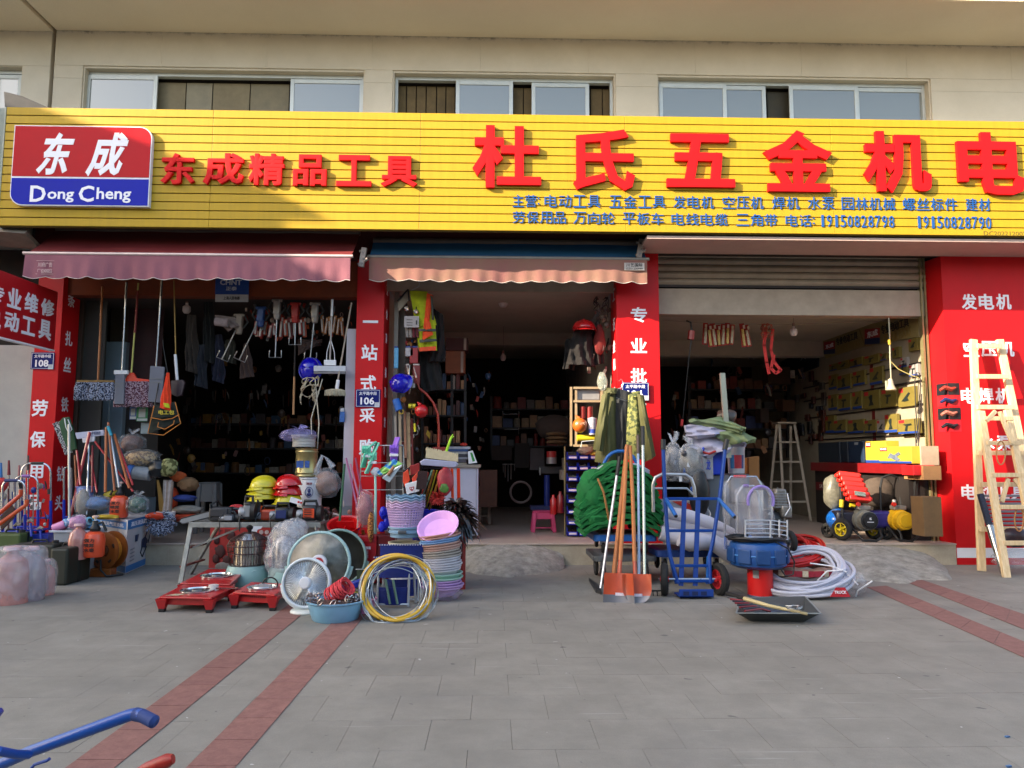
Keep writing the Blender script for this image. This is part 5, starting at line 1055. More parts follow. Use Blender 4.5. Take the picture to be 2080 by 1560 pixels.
for i,(x0,x1_,c_,lb) in enumerate(((703,728,'b06f96','leftmost pink stick leaning by the door board'),(712,738,'c9809c','second pink stick leaning by the door board'),(722,744,'a54a6a','dark pink stick nearest the wire rack'),(700,690,'35614a','green pole leaning against the plinth'))):
    b=B();b.tube([Q(x0,930+(i % 2)*12,Yk2-.05),Q(x1_,1040+i*6,Yr+.1)],.011 if i < 3 else .014,8);single('stick',b,plastic(c_),lb,'stick')
film_bag('glove_bag','open clear bag of brushes in the red steel box','bag',Q(742,1035,Yr+.08),(.11,.08,.22),13,inner=M('9c5a60',rough=.7,var=.6,sc=25),tie=False,col='e3cfd6',alpha=.35)
b=B();blob(b,Q(753,1070,Yr-.02)+V(0,0,0),(.035,.03,.17),16,.3);single('bristle_brush',b,checker_mat('5a2c0e','b5793a',60),'brown tufted brush standing in the red steel box','brush')
t=thing('glove_bundle','bundle of royal blue rubber gloves hanging left of the nested baskets','gloves',Q(782,1060,Yr));b=B();[blob(b,Q(x,y,Yr-.02*k),(.04,.03,.06),k,.45) for k,(x,y) in enumerate(((780,1045),(785,1062),(776,1070),(788,1040),(778,1040)))];part('gloves',b,M('1524c0',rough=.35,var=.15),t)
# brushes, dustpans and mops in front of the counter
Yn=Yq+.12
def panb(label,pts,Y,c_,cat='dustpan',name='dustpan',th=.05):
    b=B();b.poly([Q(x,y,Y) for x,y in pts],(0,th,0));o=single(name,b,M(c_,rough=.4,var=.15),label,cat,smooth=False,bevel=.006);return o
panb('dark maroon dustpan with orange lip at the left of the brush bunch',[(818,955),(832,948),(828,985),(819,992)],Yn,'2e1214')
panb('orange dustpan edge left of the white sack',[(819,960),(829,953),(833,975),(822,989),(818,978)],Yn-.06,'d8421e',th=.02)
panb('red and black dustpan with a small white tag',[(832,946),(852,940),(852,960),(834,966)],Yn,'8e1b18')
panb('orange dustpan behind the brown stiff brush',[(836,972),(851,955),(853,962),(840,988)],Yn-.06,'c93a1e',th=.02)
t=thing('printed_sack','white pack with a red shield emblem among the brushes','pack',Q(838,1000,Yn-.1));b=B();b.poly([Q(822,983,Yn-.1),Q(848,976,Yn-.1),Q(852,998,Yn-.1),Q(826,1005,Yn-.1)],(0,.05,0));part('pack',b,WH,t,smooth=False,bevel=.008)
b=B();b.poly([Q(831,990,Yn-.105),Q(841,988,Yn-.105),Q(841,993,Yn-.105),Q(837,998,Yn-.105),Q(832,994,Yn-.105)],(0,.004,0));part('emblem',b,M('b5242c'),t,smooth=False);letter(t,'五星',Q(836,992,Yn-.108),.04,.016,LET,name='print',th=.003)
t=thing('stiff_brush','dark brown stiff brush head standing upright','brush',Q(857,995,Yn-.15));b=B();b.box(Q(858,975,Yn-.15),(.13,.05,.03),(0,.2,0));part('stock',b,M('2c1516',rough=.6),t,bevel=.005)
b=B();[b.bar(Q(850+k,957,Yn-.16),Q(846+k*1.05,994,Yn-.16),.01,.03) for k in range(0,19,2)];part('bristles',b,M('2c1314',rough=.8),t,smooth=False)
t=thing('push_squeegee','silver window squeegee lying across the top of the brush bunch','squeegee',Q(892,935,Yn-.2));b=B();b.poly([Q(852,938,Yn-.2),Q(862,932,Yn-.2),Q(926,938,Yn-.2),Q(931,943,Yn-.2),Q(924,950,Yn-.2),Q(856,945,Yn-.2)],(0,.07,0));part('head',b,M('a7a8c0',rough=.3,metal=.3),t,smooth=False,bevel=.008)
t=thing('push_broom','cream bristle broom head resting above the silver squeegee','broom',Q(895,930,Yn-.05));b=B();b.poly([Q(866,914,Yn-.05),Q(930,926,Yn-.05),Q(930,938,Yn-.05),Q(864,930,Yn-.05)],(0,.1,0));part('stock',b,M('c2b391',rough=.8,var=.2,sc=20,bump=.4),t,smooth=False)
rn=random.Random(2);b=B();[b.tube([Q(866+k,916+k*.19,Yn-.03),Q(866+k+rn.uniform(-2,2),911+k*.19-rn.uniform(0,3),Yn-.03)],.006,4) for k in range(0,64,1)];part('bristles',b,M('cbbd9c',rough=.9),t)
b=B();b.tube([Q(905,922,Yn),Q(916,890,Yn),Q(920,882,Yn)],[.016,.014,.006],7);b.tube([Q(916,892,Yn),Q(922,886,Yn)],.006,6);single('lime_handle',b,plastic('9ccc2a'),'lime green plastic handle sticking up behind the broom head','handle') if False else single('lime_rake',b,plastic('9ccc2a'),'lime green fork-ended stick poking up behind the broom head','stick')
for i,(a,e,c_,r_,lb) in enumerate((((918,952),(920,1040),'e8481e',.016,'bright orange pole left of the other orange pole'),((931,952),(932,1020),'ea3c16',.019,'bright orange pole nearest the white counter'),((882,955),(860,1030),'8a5a1a',.014,'brown cane handle slanting in the blue bucket'),((888,955),(866,1030),'a8a822',.009,'yellow cane slanting in the blue bucket'),((878,955),(850,1025),'6f9f8f',.011,'green grey cane slanting in the blue bucket'),((897,955),(872,1035),'a67a24',.013,'golden brown cane slanting in the blue bucket'),((870,960),(846,1040),'a63a30',.01,'thin red cane slanting in the blue bucket'))):
    b=B();b.tube([Q(*a,Yn),Q(*e,Yn+.1)],r_,8);single('broom_pole',b,M(c_,rough=.4,var=.15),lb,'pole')
t=thing('rose_packet','pink red packet with green print beside the orange poles','packet',Q(905,1000,Yn));b=B();blob(b,Q(904,978,Yn),(.09,.05,.16),9,.25);part('packet',b,M('b83a44',rough=.4,var=.5,sc=18),t);b=B();blob(b,Q(902,992,Yn-.05),(.05,.01,.05),5,.4);part('print',b,M('4f7a2c'),t)
def tuft(name,label,c,rad,n,seed,mat,L,r0,up=.2,cat='duster',droop=.6,fl=2.6):
    rr_=random.Random(seed);t=thing(name,label,cat,c);b=B()
    for k in range(n):
        a_=rr_.uniform(0,2*PI);e_=rr_.uniform(-.7,1.2);d=V(math.cos(a_)*math.cos(e_),math.sin(a_)*math.cos(e_)*.7,math.sin(e_));l_=L*rr_.uniform(.6,1.1)
        p0=Vector(c)+d*rad*.2;sd=V(-d.z*.3-d.y,d.x,d.x*.3).normalized();w_=r0*rr_.uniform(.7,1.5)
        pts=[p0+d*l_*u+V(0,0,-droop*l_*u*u) for u in (0,.3,.6,.85,1)]
        for i in range(4):
            wa=w_*(0.6,1.1,1.0,.6,.1)[i];wb=w_*(0.6,1.1,1.0,.6,.1)[i+1];b.add([pts[i]-sd*wa,pts[i]+sd*wa,pts[i+1]+sd*wb,pts[i+1]-sd*wb],[(0,1,2,3)])
    part('feathers',b,mat,t);return t
FE=M('140f0d',rough=.3,var=.5,sc=12,spec=.9)
for i,(x,y,n_,lb) in enumerate(((908,1055,260,'glossy black feather duster at the left of the feather cluster'),(937,1048,260,'glossy black feather duster in the middle of the feather cluster'),(925,1030,150,'black feather duster reaching highest behind the other two'))):t=tuft('feather_duster',lb,Q(x,y,Yn-.22+.06*i),.1,n_,i+4,FE,.24,.016);tb(t,'handle',M('6c1c1a'),[Q(x,y,Yn-.2),Q(x+2,y+85,Yn-.15)],.012)
tuft('fluffy_duster','fluffy coral red duster standing in the blue bucket',Q(888,1012,Yn),.05,320,3,M('d8433a',rough=.9,var=.3),.1,.006,cat='duster',droop=.2)
# ================================================================ FAR LEFT FLOOR DISPLAY
TOOLP=M('a3541f',rough=.5,var=.3);REDP=M('a0181e',rough=.3,var=.1,coat=.3)
Yl=-.35
def lean(name,label,a,e,r,mat,Ya,Ye,cat='pole',group=None,caps=None):
    b=B();A=Q(*a,Ya);E=Q(*e,Ye);b.tube([A,E],r,8)
    if not caps:return single(name,b,mat,label,cat,group)
    t=thing(name,label,cat,E,group=group);part('pole',b,mat,t);d=(E-A).normalized();tb(t,'grip',caps,[A-d*.01,A+d*.2],r*1.3);return t
# cabinets corner / bin / box
c=G(138,1176)+V(0,.22,0)
zt2=P(138,1080,c.y).z
t=thing('storage_bin','white lidded plastic bin full of pink toys beside the boxed washer','bin',V(c.x,c.y,0));b=B();x0,x1_,zz0,zz1=prect(98,1080,176,1130,c.y-.22)
b.add([V(x,y,z) for z,k in ((0,.82),(zz1,1)) for x,y in ((c.x-(x1_-x0)/2*k,c.y-.2*k),(c.x+(x1_-x0)/2*k,c.y-.2*k),(c.x+(x1_-x0)/2*k,c.y+.2*k),(c.x-(x1_-x0)/2*k,c.y+.2*k))],[(3,2,1,0),(0,1,5,4),(1,2,6,5),(2,3,7,6),(3,0,4,7)])
part('bin',b,M('9fa2a8',rough=.45,var=.1),t,smooth=False,bevel=.02);b=B();[b.bar(p,q,.03,.025) for p,q in ((V(x0,c.y-.2,zz1),V(x1_,c.y-.2,zz1)),(V(x0,c.y+.2,zz1),V(x1_,c.y+.2,zz1)),(V(x0,c.y-.2,zz1),V(x0,c.y+.2,zz1)),(V(x1_,c.y-.2,zz1),V(x1_,c.y+.2,zz1)))];part('rim',b,M('b5bac4',rough=.4),t,smooth=False,bevel=.006)
rn=random.Random(4);NC=(('d88ab5','pink'),('5f9fd0','sky blue'),('e0b5cf','pale pink'),('77b5c8','aqua'),('cf6fa5','rose'))
for k,(dx,dz,ci) in enumerate(((-.2,.05,0),(-.09,.1,1),(.0,.13,2),(.1,.1,3),(.04,.05,4),(.17,.05,1))):
    p=V(c.x+dx,c.y-.1+.03*(k % 3),zz1+dz);b=B();q=Euler((0,R(70)+k*.2,k*.9)).to_matrix();b.lathe([(.03,-.08),(.05,-.07),(.055,.06),(.045,.08),(.03,.07),(.02,-.06)],p,16,q);single('plastic_toy',b,plastic(NC[ci][0]),'%s rolled plastic toy in the white bin, %s' %(NC[ci][1],['leftmost','second from left','central and highest','right of centre','lowest in front','rightmost'][k]),'toy')
film_bag('toy_bag','clear bag of pink toys spilling from the white bin','bag',V(c.x+.06,c.y-.2,zz1+.1),(.12,.08,.1),6,inner=M('c57fae',rough=.5,var=.5,sc=25),tie=False)
# big printed box (pressure washer carton)
gA,gB,gC=G(186,1148),G(254,1166),G(306,1143);zb2=P(254,1057,gB.y).z
t=thing('washer_carton','white and blue printed carton with a pressure washer picture','carton',gB);gD=gA+(gC-gB);b=B();b.poly([gA,gB,gC,gD],(0,0,zb2));part('carton',b,M('bdbbbf',rough=.6,var=.1),t,smooth=False,bevel=.004)
def face(O,X_,u0,u1,v0,v1,off=.003):
    n_=V(X_.y,-X_.x,0).normalized()*off;return [O+X_*u0+V(0,0,zb2*v0)+n_,O+X_*u1+V(0,0,zb2*v0)+n_,O+X_*u1+V(0,0,zb2*v1)+n_,O+X_*u0+V(0,0,zb2*v1)+n_],n_
CB2=M('2f74b5',rough=.5,var=.15)
for O,X_ in ((gB,gC-gB),(gA,gB-gA)):
    for r_ in ((0,.8,.82,1.0) if O is gB else (.1,.97,.82,.96),(0,1,.02,.14)):p_,n_=face(O,X_,*r_);b=B();b.poly(p_,n_*.5);part('print_band',b,CB2,t,smooth=False)
X1=(gC-gB);nX=X1.normalized();nn=V(X1.y,-X1.x,0).normalized()
letter(t,'高压清洗机',gB+X1*.42+V(0,0,zb2*.91)+nn*.006,X1.length*.6,.06,LET,right=nX,name='print',th=.003);X2=gB-gA;letter(t,'高压天气清洗机',gA+X2*.55+V(0,0,zb2*.89)+V(X2.y,-X2.x,0).normalized()*.006,X2.length*.7,.05,LET,right=X2.normalized(),name='print',th=.003)
def fp(u,v):return gB+X1*u+V(0,0,zb2*v)+nn*.008
b=B();b.tube([fp(.88,.72),fp(.92,.7),fp(.82,.45),fp(.6,.2),fp(.52,.3),fp(.75,.68),fp(.88,.72)],.007,5);part('print_line',b,M('1c2336'),t)
for q_ in ([fp(.55,.4),fp(.72,.36),fp(.8,.5),fp(.68,.6),fp(.56,.55)],[fp(.3,.55),fp(.38,.55),fp(.42,.68),fp(.28,.68)]):b=B();b.poly(q_,nn*.002);part('print',b,M('23345f',var=.4,sc=40),t,smooth=False)
b=B();[b.poly([fp(.12,v),fp(.28,v+.01),fp(.28,v+.035),fp(.12,v+.025)],nn*.002) for v in (.2,.27,.34,.41)];part('print_lines',b,M('8a8d95'),t,smooth=False)
# things lying on the carton
ORS=M('e2512c',rough=.35,var=.1,coat=.2)
def sprayer(label,px,py,Y=None,z=None,s=1.0,rz=0):
    c=Q(px,py,Y) if z is None else G(px,py,z)
    t=thing('pressure_sprayer',label,'sprayer',c,group='orange hand pressure sprayers')
    b=B();b.lathe([(.001,0),(.1*s,0),(.115*s,.02*s),(.118*s,.2*s),(.1*s,.27*s),(.05*s,.3*s),(.001,.3*s)],c,24);part('bottle',b,ORS,t)
    b=B();b.lathe([(.055*s,.29*s),(.06*s,.33*s),(.035*s,.37*s),(.03*s,.42*s),(.001,.42*s)],c,16);part('collar',b,BLACK,t)
    sx=1 if rz == 0 else -1
    tb(t,'trigger_handle',BLACK,[c+V(sx*.03*s,0,.37*s),c+V(-sx*.08*s,0,.4*s),c+V(-sx*.13*s,0,.3*s)],.016*s);tb(t,'pump_rod',WH,[c+V(0,0,.42*s),c+V(0,0,.47*s)],.012*s);b=B();b.lathe([(.001,0),(.04*s,0),(.035*s,.02*s),(.001,.025*s)],c+V(0,0,.46*s),12);part('pump_knob',b,M('c9a898',rough=.4),t)
    for k,r_ in enumerate(('强力','喷雾','水壶')):letter(t,r_,c+V(0,-.119*s,(.2-.055*k)*s),.12*s,.045*s,M('3a1612'),name='print',th=.004,bold=.03)
    return t
sprayer('orange pressure sprayer standing on top of the washer carton',241,1051,Y=gB.y+.2,s=.92)
film_bag('goods_bag','clear bag with blue packets on the left of the carton top','bag',Q(195,1022,gB.y+.15),(.2,.12,.1),15,inner=M('3f6fa8',rough=.5,var=.7,sc=25),tie=False)
film_bag('goods_bag','clear bag of dark green and lime goods on the right of the carton top','bag',Q(279,1026,gB.y+.2),(.14,.12,.13),17,inner=M('1c4a30',rough=.5,var=.6,sc=25),tie=True)
film_bag('goods_bag','tall clear bag of beige goods behind the white bin','bag',Q(168,1020,gB.y+.1),(.09,.09,.2),19,inner=M('8a7f70',rough=.6,var=.5,sc=25),tie=False)
b=B();blob(b,Q(215,1050,gB.y+.05),(.16,.08,.03),4,.4);single('yellow_gloves',b,cloth('b8992a'),'yellow cloth glove lying in front of the carton top sprayer','gloves')
t=thing('blue_mug_roll','rolled lavender blue picture tube standing behind the bags','tube',Q(170,1010,gB.y+.3));b=B();b.lathe([(.09,-.02),(.11,.2),(.1,.2),(.085,0)],Q(171,1020,gB.y+.3),24);part('tube',b,M('6f86c8',rough=.4,var=.5,sc=12),t)
b=B();blob(b,Q(232,1005,gB.y+.35),(.12,.1,.06),8,.3);single('yellow_tub',b,M('b5a62a',rough=.4),'squat yellow lidded tub behind the orange sprayer','tub')
# sprayers / bottles hanging in front
sprayer('orange pressure sprayer in front of the brown cable reel',190,1131,Y=G(150,1178).y-.05,s=.98,rz=1)
def clear_bottle(label,c,r,h,wrap,seed,col='c98a80'):
    t=thing('wrapped_bottle',label,'bottle',c,group='clear pink bottles wrapped in plastic');b=B();b.lathe([(.001,0),(r,0),(r,h*.55),(r*.85,h*.75),(r*.3,h*.88),(r*.28,h*.95),(.001,h*.95)],c,20);part('bottle',b,M(col,rough=.12,var=.3,sc=9,alpha=.75,spec=.8),t)
    b=B();b.lathe([(r*.4,h*.93),(r*.5,h*.95),(r*.45,h),(.001,h*1.01)],c,14);part('cap',b,M('d2a8a8',rough=.4),t)
    if wrap:b=B();blob(b,Vector(c)+V(0,0,h*.48),(r*1.15,r*1.12,h*.54),seed,.2,n=34,m=24,fold=9,flat=.92,pw=.35,jit=.25);part('plastic_wrap',b,film('e6e2ea',.42),t)
    return t
clear_bottle('slim clear pink bottle hanging against the white bin',Q(156,1136,G(150,1178).y-.1),.1,.4,False,1)
clear_bottle('large wrapped pink bottle at the left edge of the photo',G(18,1225),.16,.54,True,41)
clear_bottle('wrapped pink and grey bottle between the jerrycan and the edge bottle',G(58,1218),.14,.52,True,43,'9a8a90');clear_bottle('small wrapped pink bottle right of the two big wrapped ones',G(88,1208),.1,.36,True,45)
def jerry(label,x0,y0,x1_,y1_,Y,d,c_,zb=0):
    a,c,z0,z1=prect(x0,y0,x1_,y1_,Y);z0=max(z0,zb) if zb else 0;t=thing('jerrycan',label,'jerrycan',V((a+c)/2,Y,z0));b=B();b.bb(a,c,Y,Y+d,z0,z1);part('can',b,M(c_,rough=.5,var=.2),t,smooth=False,bevel=.025)
    m=(a+c)/2;tb(t,'handle',BLACK,[V(m-.1,Y+d/2,z1),V(m-.08,Y+d/2,z1+.035),V(m+.06,Y+d/2,z1+.035),V(m+.08,Y+d/2,z1)],.012);b=B();b.lathe([(.001,0),(.035,0),(.035,.03),(.001,.035)],V(c-.07,Y+d/2,z1),14);part('cap',b,BLACK,t)
    b=B();b.bb(a-.004,c+.004,Y+d*.45,Y+d*.55,z0+.01,z1+.003);part('seam',b,M('1c211a',rough=.6),t,smooth=False);return t
jerry('dark green jerrycan standing nearest the white bin',100,1114,136,1190,G(120,1190).y,.5,'23271e')
jerry('black green jerrycan lying behind the wrapped bottles',22,1106,108,1160,G(60,1185).y,.3,'20231b')
jerry('olive green jerrycan at the left edge above the wrapped bottles',-20,1084,40,1130,G(60,1172).y,.3,'4a5a2a')
# brown cable reel
c=Q(214,1118,gB.y-.2);t=thing('cable_reel','round brown cable reel standing against the washer carton','cable reel',V(c.x,c.y,0));q=Euler((R(90),0,R(-18))).to_matrix();BR=M('8a4a1a',rough=.4,var=.25,sc=6)
b=B();b.lathe([(.07,0),(.19,0),(.215,.01),(.22,.02),(.19,.03),(.07,.02),(.07,0)],c,34,q);part('front_flange',b,BR,t);b=B();b.lathe([(.001,-.12),(.22,-.12),(.22,-.1),(.001,-.1)],c,30,q);part('back_flange',b,BR,t);b=B();[b.tube([c+q @ V((.14+.012*math.sin(k))*math.cos(2*PI*j/20),(.14+.012*math.sin(k))*math.sin(2*PI*j/20),-.1+k*.012) for j in range(20)],.008,5,True) for k in range(8)];part('cable',b,M('c47a24',rough=.5),t)
b=B();b.lathe([(.001,.02),(.05,.02),(.06,.0),(.06,-.02)],c,18,q);part('hub',b,M('5f3418',rough=.5),t);b=B();b.bb(c.x-.2,c.x+.1,c.y-.05,c.y+.1,0,.1);part('base',b,BR,t,smooth=False,bevel=.01)
for k in range(5):a_=k*1.256+.4;b=B();b.box(c+q @ V(.155*math.cos(a_),.155*math.sin(a_),.026),(.05,.014,.03),Euler((0,-a_+1.57,0)));part('flange_hole',b,M('2a1a10'),t,bevel=.006)
tb(t,'stand_leg',BLACK,[c+V(-.02,-.06,-.1),c+V(0,-.08,-.22),V(c.x+.08,c.y-.1,.02),V(c.x+.2,c.y+.05,.02)],.012)
# folding hand carts
CH=M('c4c6cc',rough=.2,metal=.85,var=.15)
def cart(label,x0,x1_,y0,yb,Y,grip,s_blue=True,gx=None):
    t=thing('folding_trolley',label,'trolley',V(Q(x0,yb,Y).x,Y,0),group='folding hand trolleys leaning at the left pillar');r_=(x1_-x0)*.32
    pts=[Q(x0,yb,Y)]+[Q(x0,y0+r_,Y)]+[Q(x0+r_-r_*math.cos(R(a_)),y0+r_-r_*math.sin(R(a_)),Y) for a_ in range(20,91,20)]+[Q(x1_-r_+r_*math.sin(R(a_)),y0+r_-r_*math.cos(R(a_)),Y) for a_ in range(10,91,20)]+[Q(x1_,y0+r_,Y),Q(x1_,yb,Y)]
    tb(t,'handle_frame',CH,pts,.013);m0,m1=(gx or (x0+(x1_-x0)*.35,x1_-(x1_-x0)*.25));tb(t,'grip',grip,[Q(m0,y0,Y-.002),Q(m1,y0,Y-.002)],.02,10)
    bl=M('1736b0',rough=.35);[tb(t,'lower_post',bl,[Q(x,yb-55,Y),Q(x,yb,Y)],.018) for x in (x0,x1_)];tb(t,'cross_bar',bl,[Q(x0,yb-20,Y),Q(x1_,yb-20,Y)],.012);b=B();b.bb(Q(x0,yb,Y).x,Q(x1_,yb,Y).x,Y-.25,Y,max(.03,Q(x0,yb,Y).z-.02),max(.03,Q(x0,yb,Y).z-.02)+.02);part('toe_plate',b,bl,t,smooth=False,bevel=.004);return t
Yc1=G(60,1165).y
cart('tallest chrome trolley with a black grip in front of the red pillar',44,103,941,1072,Yc1+.25,BLACK);cart('middle chrome trolley with a purple grip',30,77,967,1090,Yc1+.12,plastic('8a5aa0'),gx=(46,61));cart('front chrome trolley with a navy grip at the far left',5,51,976,1100,Yc1,M('1c2c66',rough=.4),gx=(10,36))
cart('narrow chrome trolley lying folded by the leaning poles',130,145,950,1070,Yc1+.3,BLACK)
# orange tubular tool arms and blue spades at far left
for i,(a,e,r_,c_,lb) in enumerate((((42,1005),(-12,1052),.024,'c8431a','upper orange tube arm crossing in from the left edge'),((54,1025),(-12,1072),.024,'d05020','lower orange tube arm crossing in from the left edge'))):
    b=B();A=Q(*a,Yc1-.25);E=Q(*e,Yc1-.35);b.tube([A+V(.0,0,.06),A,A+(E-A)*.1,E],r_,10);single('tube_arm',b,M(c_,rough=.35,coat=.3),lb,'tube')
b=B();b.poly([Q(0,1050,Yc1-.2),Q(22,1026,Yc1-.2),Q(28,1032,Yc1-.2),Q(30,1050,Yc1-.2),Q(2,1078,Yc1-.2)],(0,.02,0));single('saw_blade',b,M('3a2420',rough=.5),'dark blade plate between the two orange tubes','blade',smooth=False)
for i,(x,y0,c_) in enumerate(((18,935,'7a1c2a'),(39,945,'a86a6a'),(2,940,'2a6fae'),(57,925,'5a504e'))):
    t=thing('hand_tool',['crimson-handled tool standing upright at the left wall','dusty pink-handled tool standing upright at the left wall','blue-handled tool at the very left edge','grey-tipped tool rising in front of the red pillar'][i],'hand tool',Q(x,1090,Yc1+.3));tb(t,'grip',M(c_,rough=.4),[Q(x,y0,Yc1+.3),Q(x,y0+30,Yc1+.3)],[.012,.02],8);tb(t,'shaft',CH,[Q(x,y0+30,Yc1+.3),Q(x,1095,Yc1+.3)],.009)
for i in range(9):
    x=8+i*8.5;b=B();b.tube([Q(x,985+(i*7)% 22,Yc1+.18),Q(x+(i % 3)*2-2,1090,Yc1+.15)],.007,6);single('steel_rod_tool',b,M(('8f8f96','6a2c2c','2a3f86','9a9188')[i % 4],rough=.4,metal=.4),'%s thin shafted garden tool from the left in the crowd between the trolleys' % nth(i),'hand tool','thin shafted garden tools between the trolleys')
for i,(x,y) in enumerate(((35,1068),(62,1060),(82,1075),(50,1085))):t=thing('claw_hammer','pale-headed hammer with blue grip in front of the trolleys, %s' %['leftmost','second and highest','rightmost by the bin','lowest'][i],'hammer',Q(x,y+25,Yc1-.1));tb(t,'grip',M('2438a0',rough=.4),[Q(x,y+3,Yc1-.1),Q(x+2,y+30,Yc1-.15)],.015);b=B();b.tube([Q(x-7,y,Yc1-.1),Q(x,y-4,Yc1-.1),Q(x+5,y-1,Yc1-.1)],[.01,.02,.017],8);part('head',b,M('a89a86',rough=.5),t)
t=thing('blue_crate','cobalt blue crate under the hammers at the left','crate',G(70,1150));boxp(t,'crate',M('16309a',rough=.4),42,1085,96,1140,Yc1-.02,.25)
b=B();blob(b,Q(4,985,Yc1+.1),(.07,.05,.09),3,.4);single('red_cloth_bunch',b,cloth('c23a3a'),'coral red bunch of cloth at the left edge above the trolleys','cloth')
# leaning mops and poles by the pillar
t=thing('dust_mop','green backed dust mop standing head up in front of the red pillar','mop',Q(143,1060,Yl));pole(t,Q(140,862,Yl-.02),Q(141,1060,Yl-.3),.015,M('b9b7b0',rough=.4,metal=.3))
b=B();q_=[Q(119,858,Yl),Q(127,848,Yl),Q(140,847,Yl),Q(150,880,Yl),Q(155,912,Yl),Q(143,916,Yl),Q(133,905,Yl),Q(124,880,Yl)];b.poly(q_,(0,.03,0));part('backing',b,M('1c4a2a',rough=.6),t,smooth=False,bevel=.006)
b=B();rn=random.Random(9)
for k in range(130):u=rn.random();p=Q(118,856,Yl).lerp(Q(143,918,Yl),u);b.tube([p+V(.02,.01,0),p+V(-.03+rn.uniform(-.01,.01),.01,-.01),p+V(-.05+rn.uniform(-.02,.01),0,-.035)],.009,5)
part('yarn',b,checker_mat('3c3a40','bdb9b4',60),t);tb(t,'wire_frame',WH,[Q(131,850,Yl-.02),Q(134,868,Yl-.02),Q(140,880,Yl-.03),Q(146,872,Yl-.02),Q(138,852,Yl-.02)],.006,6)
t=thing('floor_squeegee','white flat squeegee standing head up right of the green mop','squeegee',Q(178,1040,Yl));b=B();b.poly([Q(152,879,Yl),Q(210,873,Yl),Q(211,884,Yl),Q(156,892,Yl)],(0,.03,0));part('head',b,M('b9bcd0',rough=.4),t,smooth=False,bevel=.005);b=B();b.poly([Q(166,890,Yl),Q(192,886,Yl),Q(191,897,Yl),Q(168,900,Yl)],(0,.03,0));part('socket',b,WH,t,smooth=False,bevel=.008);pole(t,Q(181,898,Yl),Q(176,1045,Yl-.3),.012,STEEL);txt(t,'平板拖把',186,876,204,883,Yl-.004,M('5a6080'),.01)
for a,e,r_,m_,lb in (((182,878),(141,1060),.019,REDP,'thick glossy red pole leaning left across the squeegee'),((193,897),(270,998),.013,REDP,'red pole crossing down to the right'),((216,868),(214,1000),.017,TOOLP,'orange wooden pole standing straight'),((220,858),(233,998),.015,M('8f4a22',rough=.5),'brown wooden pole next to the straight orange one'),((232,882),(263,992),.017,TOOLP,'orange wooden pole slanting right with red top'),((222,868),(242,990),.012,M('b5bcc4',rough=.35,metal=.4),'white and teal metal pole'),((188,905),(187,1000),.012,M('7c1418',rough=.4),'dark red upright pole behind the squeegee'),((156,915),(164,985),.013,REDP,'short red pole behind the green mop'),((152,925),(157,1040),.012,TOOLP,'thin orange pole behind the green mop'),((183,925),(197,1000),.012,REDP,'slim red pole leaning slightly right'),((237,895),(270,985),.012,REDP,'red pole parallel to the slanting orange one')):
    lean('tool_pole',lb+' in the left corner bunch',a,e,r_,m_,Yl-.02,Yl-.25,group='poles leaning in the left corner')
b=B();b.tube([Q(219,866,Yl-.05),Q(226,885,Yl-.06)],.02,8);single('teal_grip',b,plastic('2a93a8'),'teal plastic grip at the top of the pole bunch','grip')
# heap of hats, sacks and gear on the step between cabinet and dark interior
film_bag('straw_hat_bag','clear bag of straw hats on the gear heap','bag',Q(288,932,.0),(.25,.18,.13),23,inner=checker_mat('5a3f24','a88a5a',30),tie=False,alpha=.25)
film_bag('gear_bag','clear bag of brown and red gear above the straw hats','bag',Q(268,900,.1),(.18,.14,.13),25,inner=M('6a4a42',rough=.6,var=.6,sc=20),tie=True,alpha=.25)
b=B();b.tube([Q(262,958,-.05),Q(306,963,-.05)],.09,16);single('white_roll',b,M('8d949c',rough=.5,var=.3,sc=10),'white wrapped roll lying under the straw hats','roll')
b=B();b.tube([Q(262,957,-.06),Q(272,959,-.06)],.095,16);single('blue_roll',b,M('2a5aa0',rough=.4),'blue roll end left of the white wrapped roll','roll')
b=B();blob(b,Q(322,952,-.05),(.12,.1,.12),27,.45);single('dark_bag',b,M('20252a',rough=.35,var=.5,sc=15),'black crumpled bag at the right of the white roll','bag')
b=B();blob(b,Q(341,950,-.06),(.13,.08,.12),28,.4);single('camouflage_bundle',b,checker_mat('4a4a22','8a8a5a',18),'camouflage caps bundled beside the black bag','caps')
for i,(x,y,cc,rx,rz_,lb) in enumerate(((362,968,'c25a2a',.1,.07,'orange bundle behind the camouflage caps'),(382,984,'7a5a3c',.14,.1,'brown cardboard piece behind the dusters'),(372,1012,'2c3c7c',.18,.05,'blue and white folded bag on the dark floor'),(352,1012,'c8431c',.06,.14,'orange cloth strip hanging over the step'),(380,1035,'7f7a72',.2,.06,'crumpled grey sack on the step'),(385,1052,'b03a1c',.22,.06,'orange red folded bag on the step edge'))):
    b=B();blob(b,Q(x,y,.15),(rx,.1,rz_),50+i,.3);single('soft_goods',b,cloth(cc),lb,'bundle')
t=thing('cotton_mop','navy and white mop head with orange socket lying on the step','mop',Q(328,1085,-.1));b=B();rn=random.Random(12);cc=Q(330,1062,-.12)
for k in range(230):a_=rn.uniform(-2.6,-.5) if k % 2 else rn.uniform(0,2*PI);L_=rn.uniform(.6,1)*.19;p=cc+V(L_*math.cos(a_)*1.1,rn.uniform(-.1,.02),L_*math.sin(a_)*.9);b.tube([cc+V(rn.uniform(-.05,.05),0,.05),cc.lerp(p,.6)+V(0,-.03,.03),p],.009,5)
part('yarn',b,NAVYMOP,t);b=B();blob(b,cc+V(-.07,-.05,.09),(.13,.05,.05),2,.3);part('socket',b,plastic('d8431c'),t)
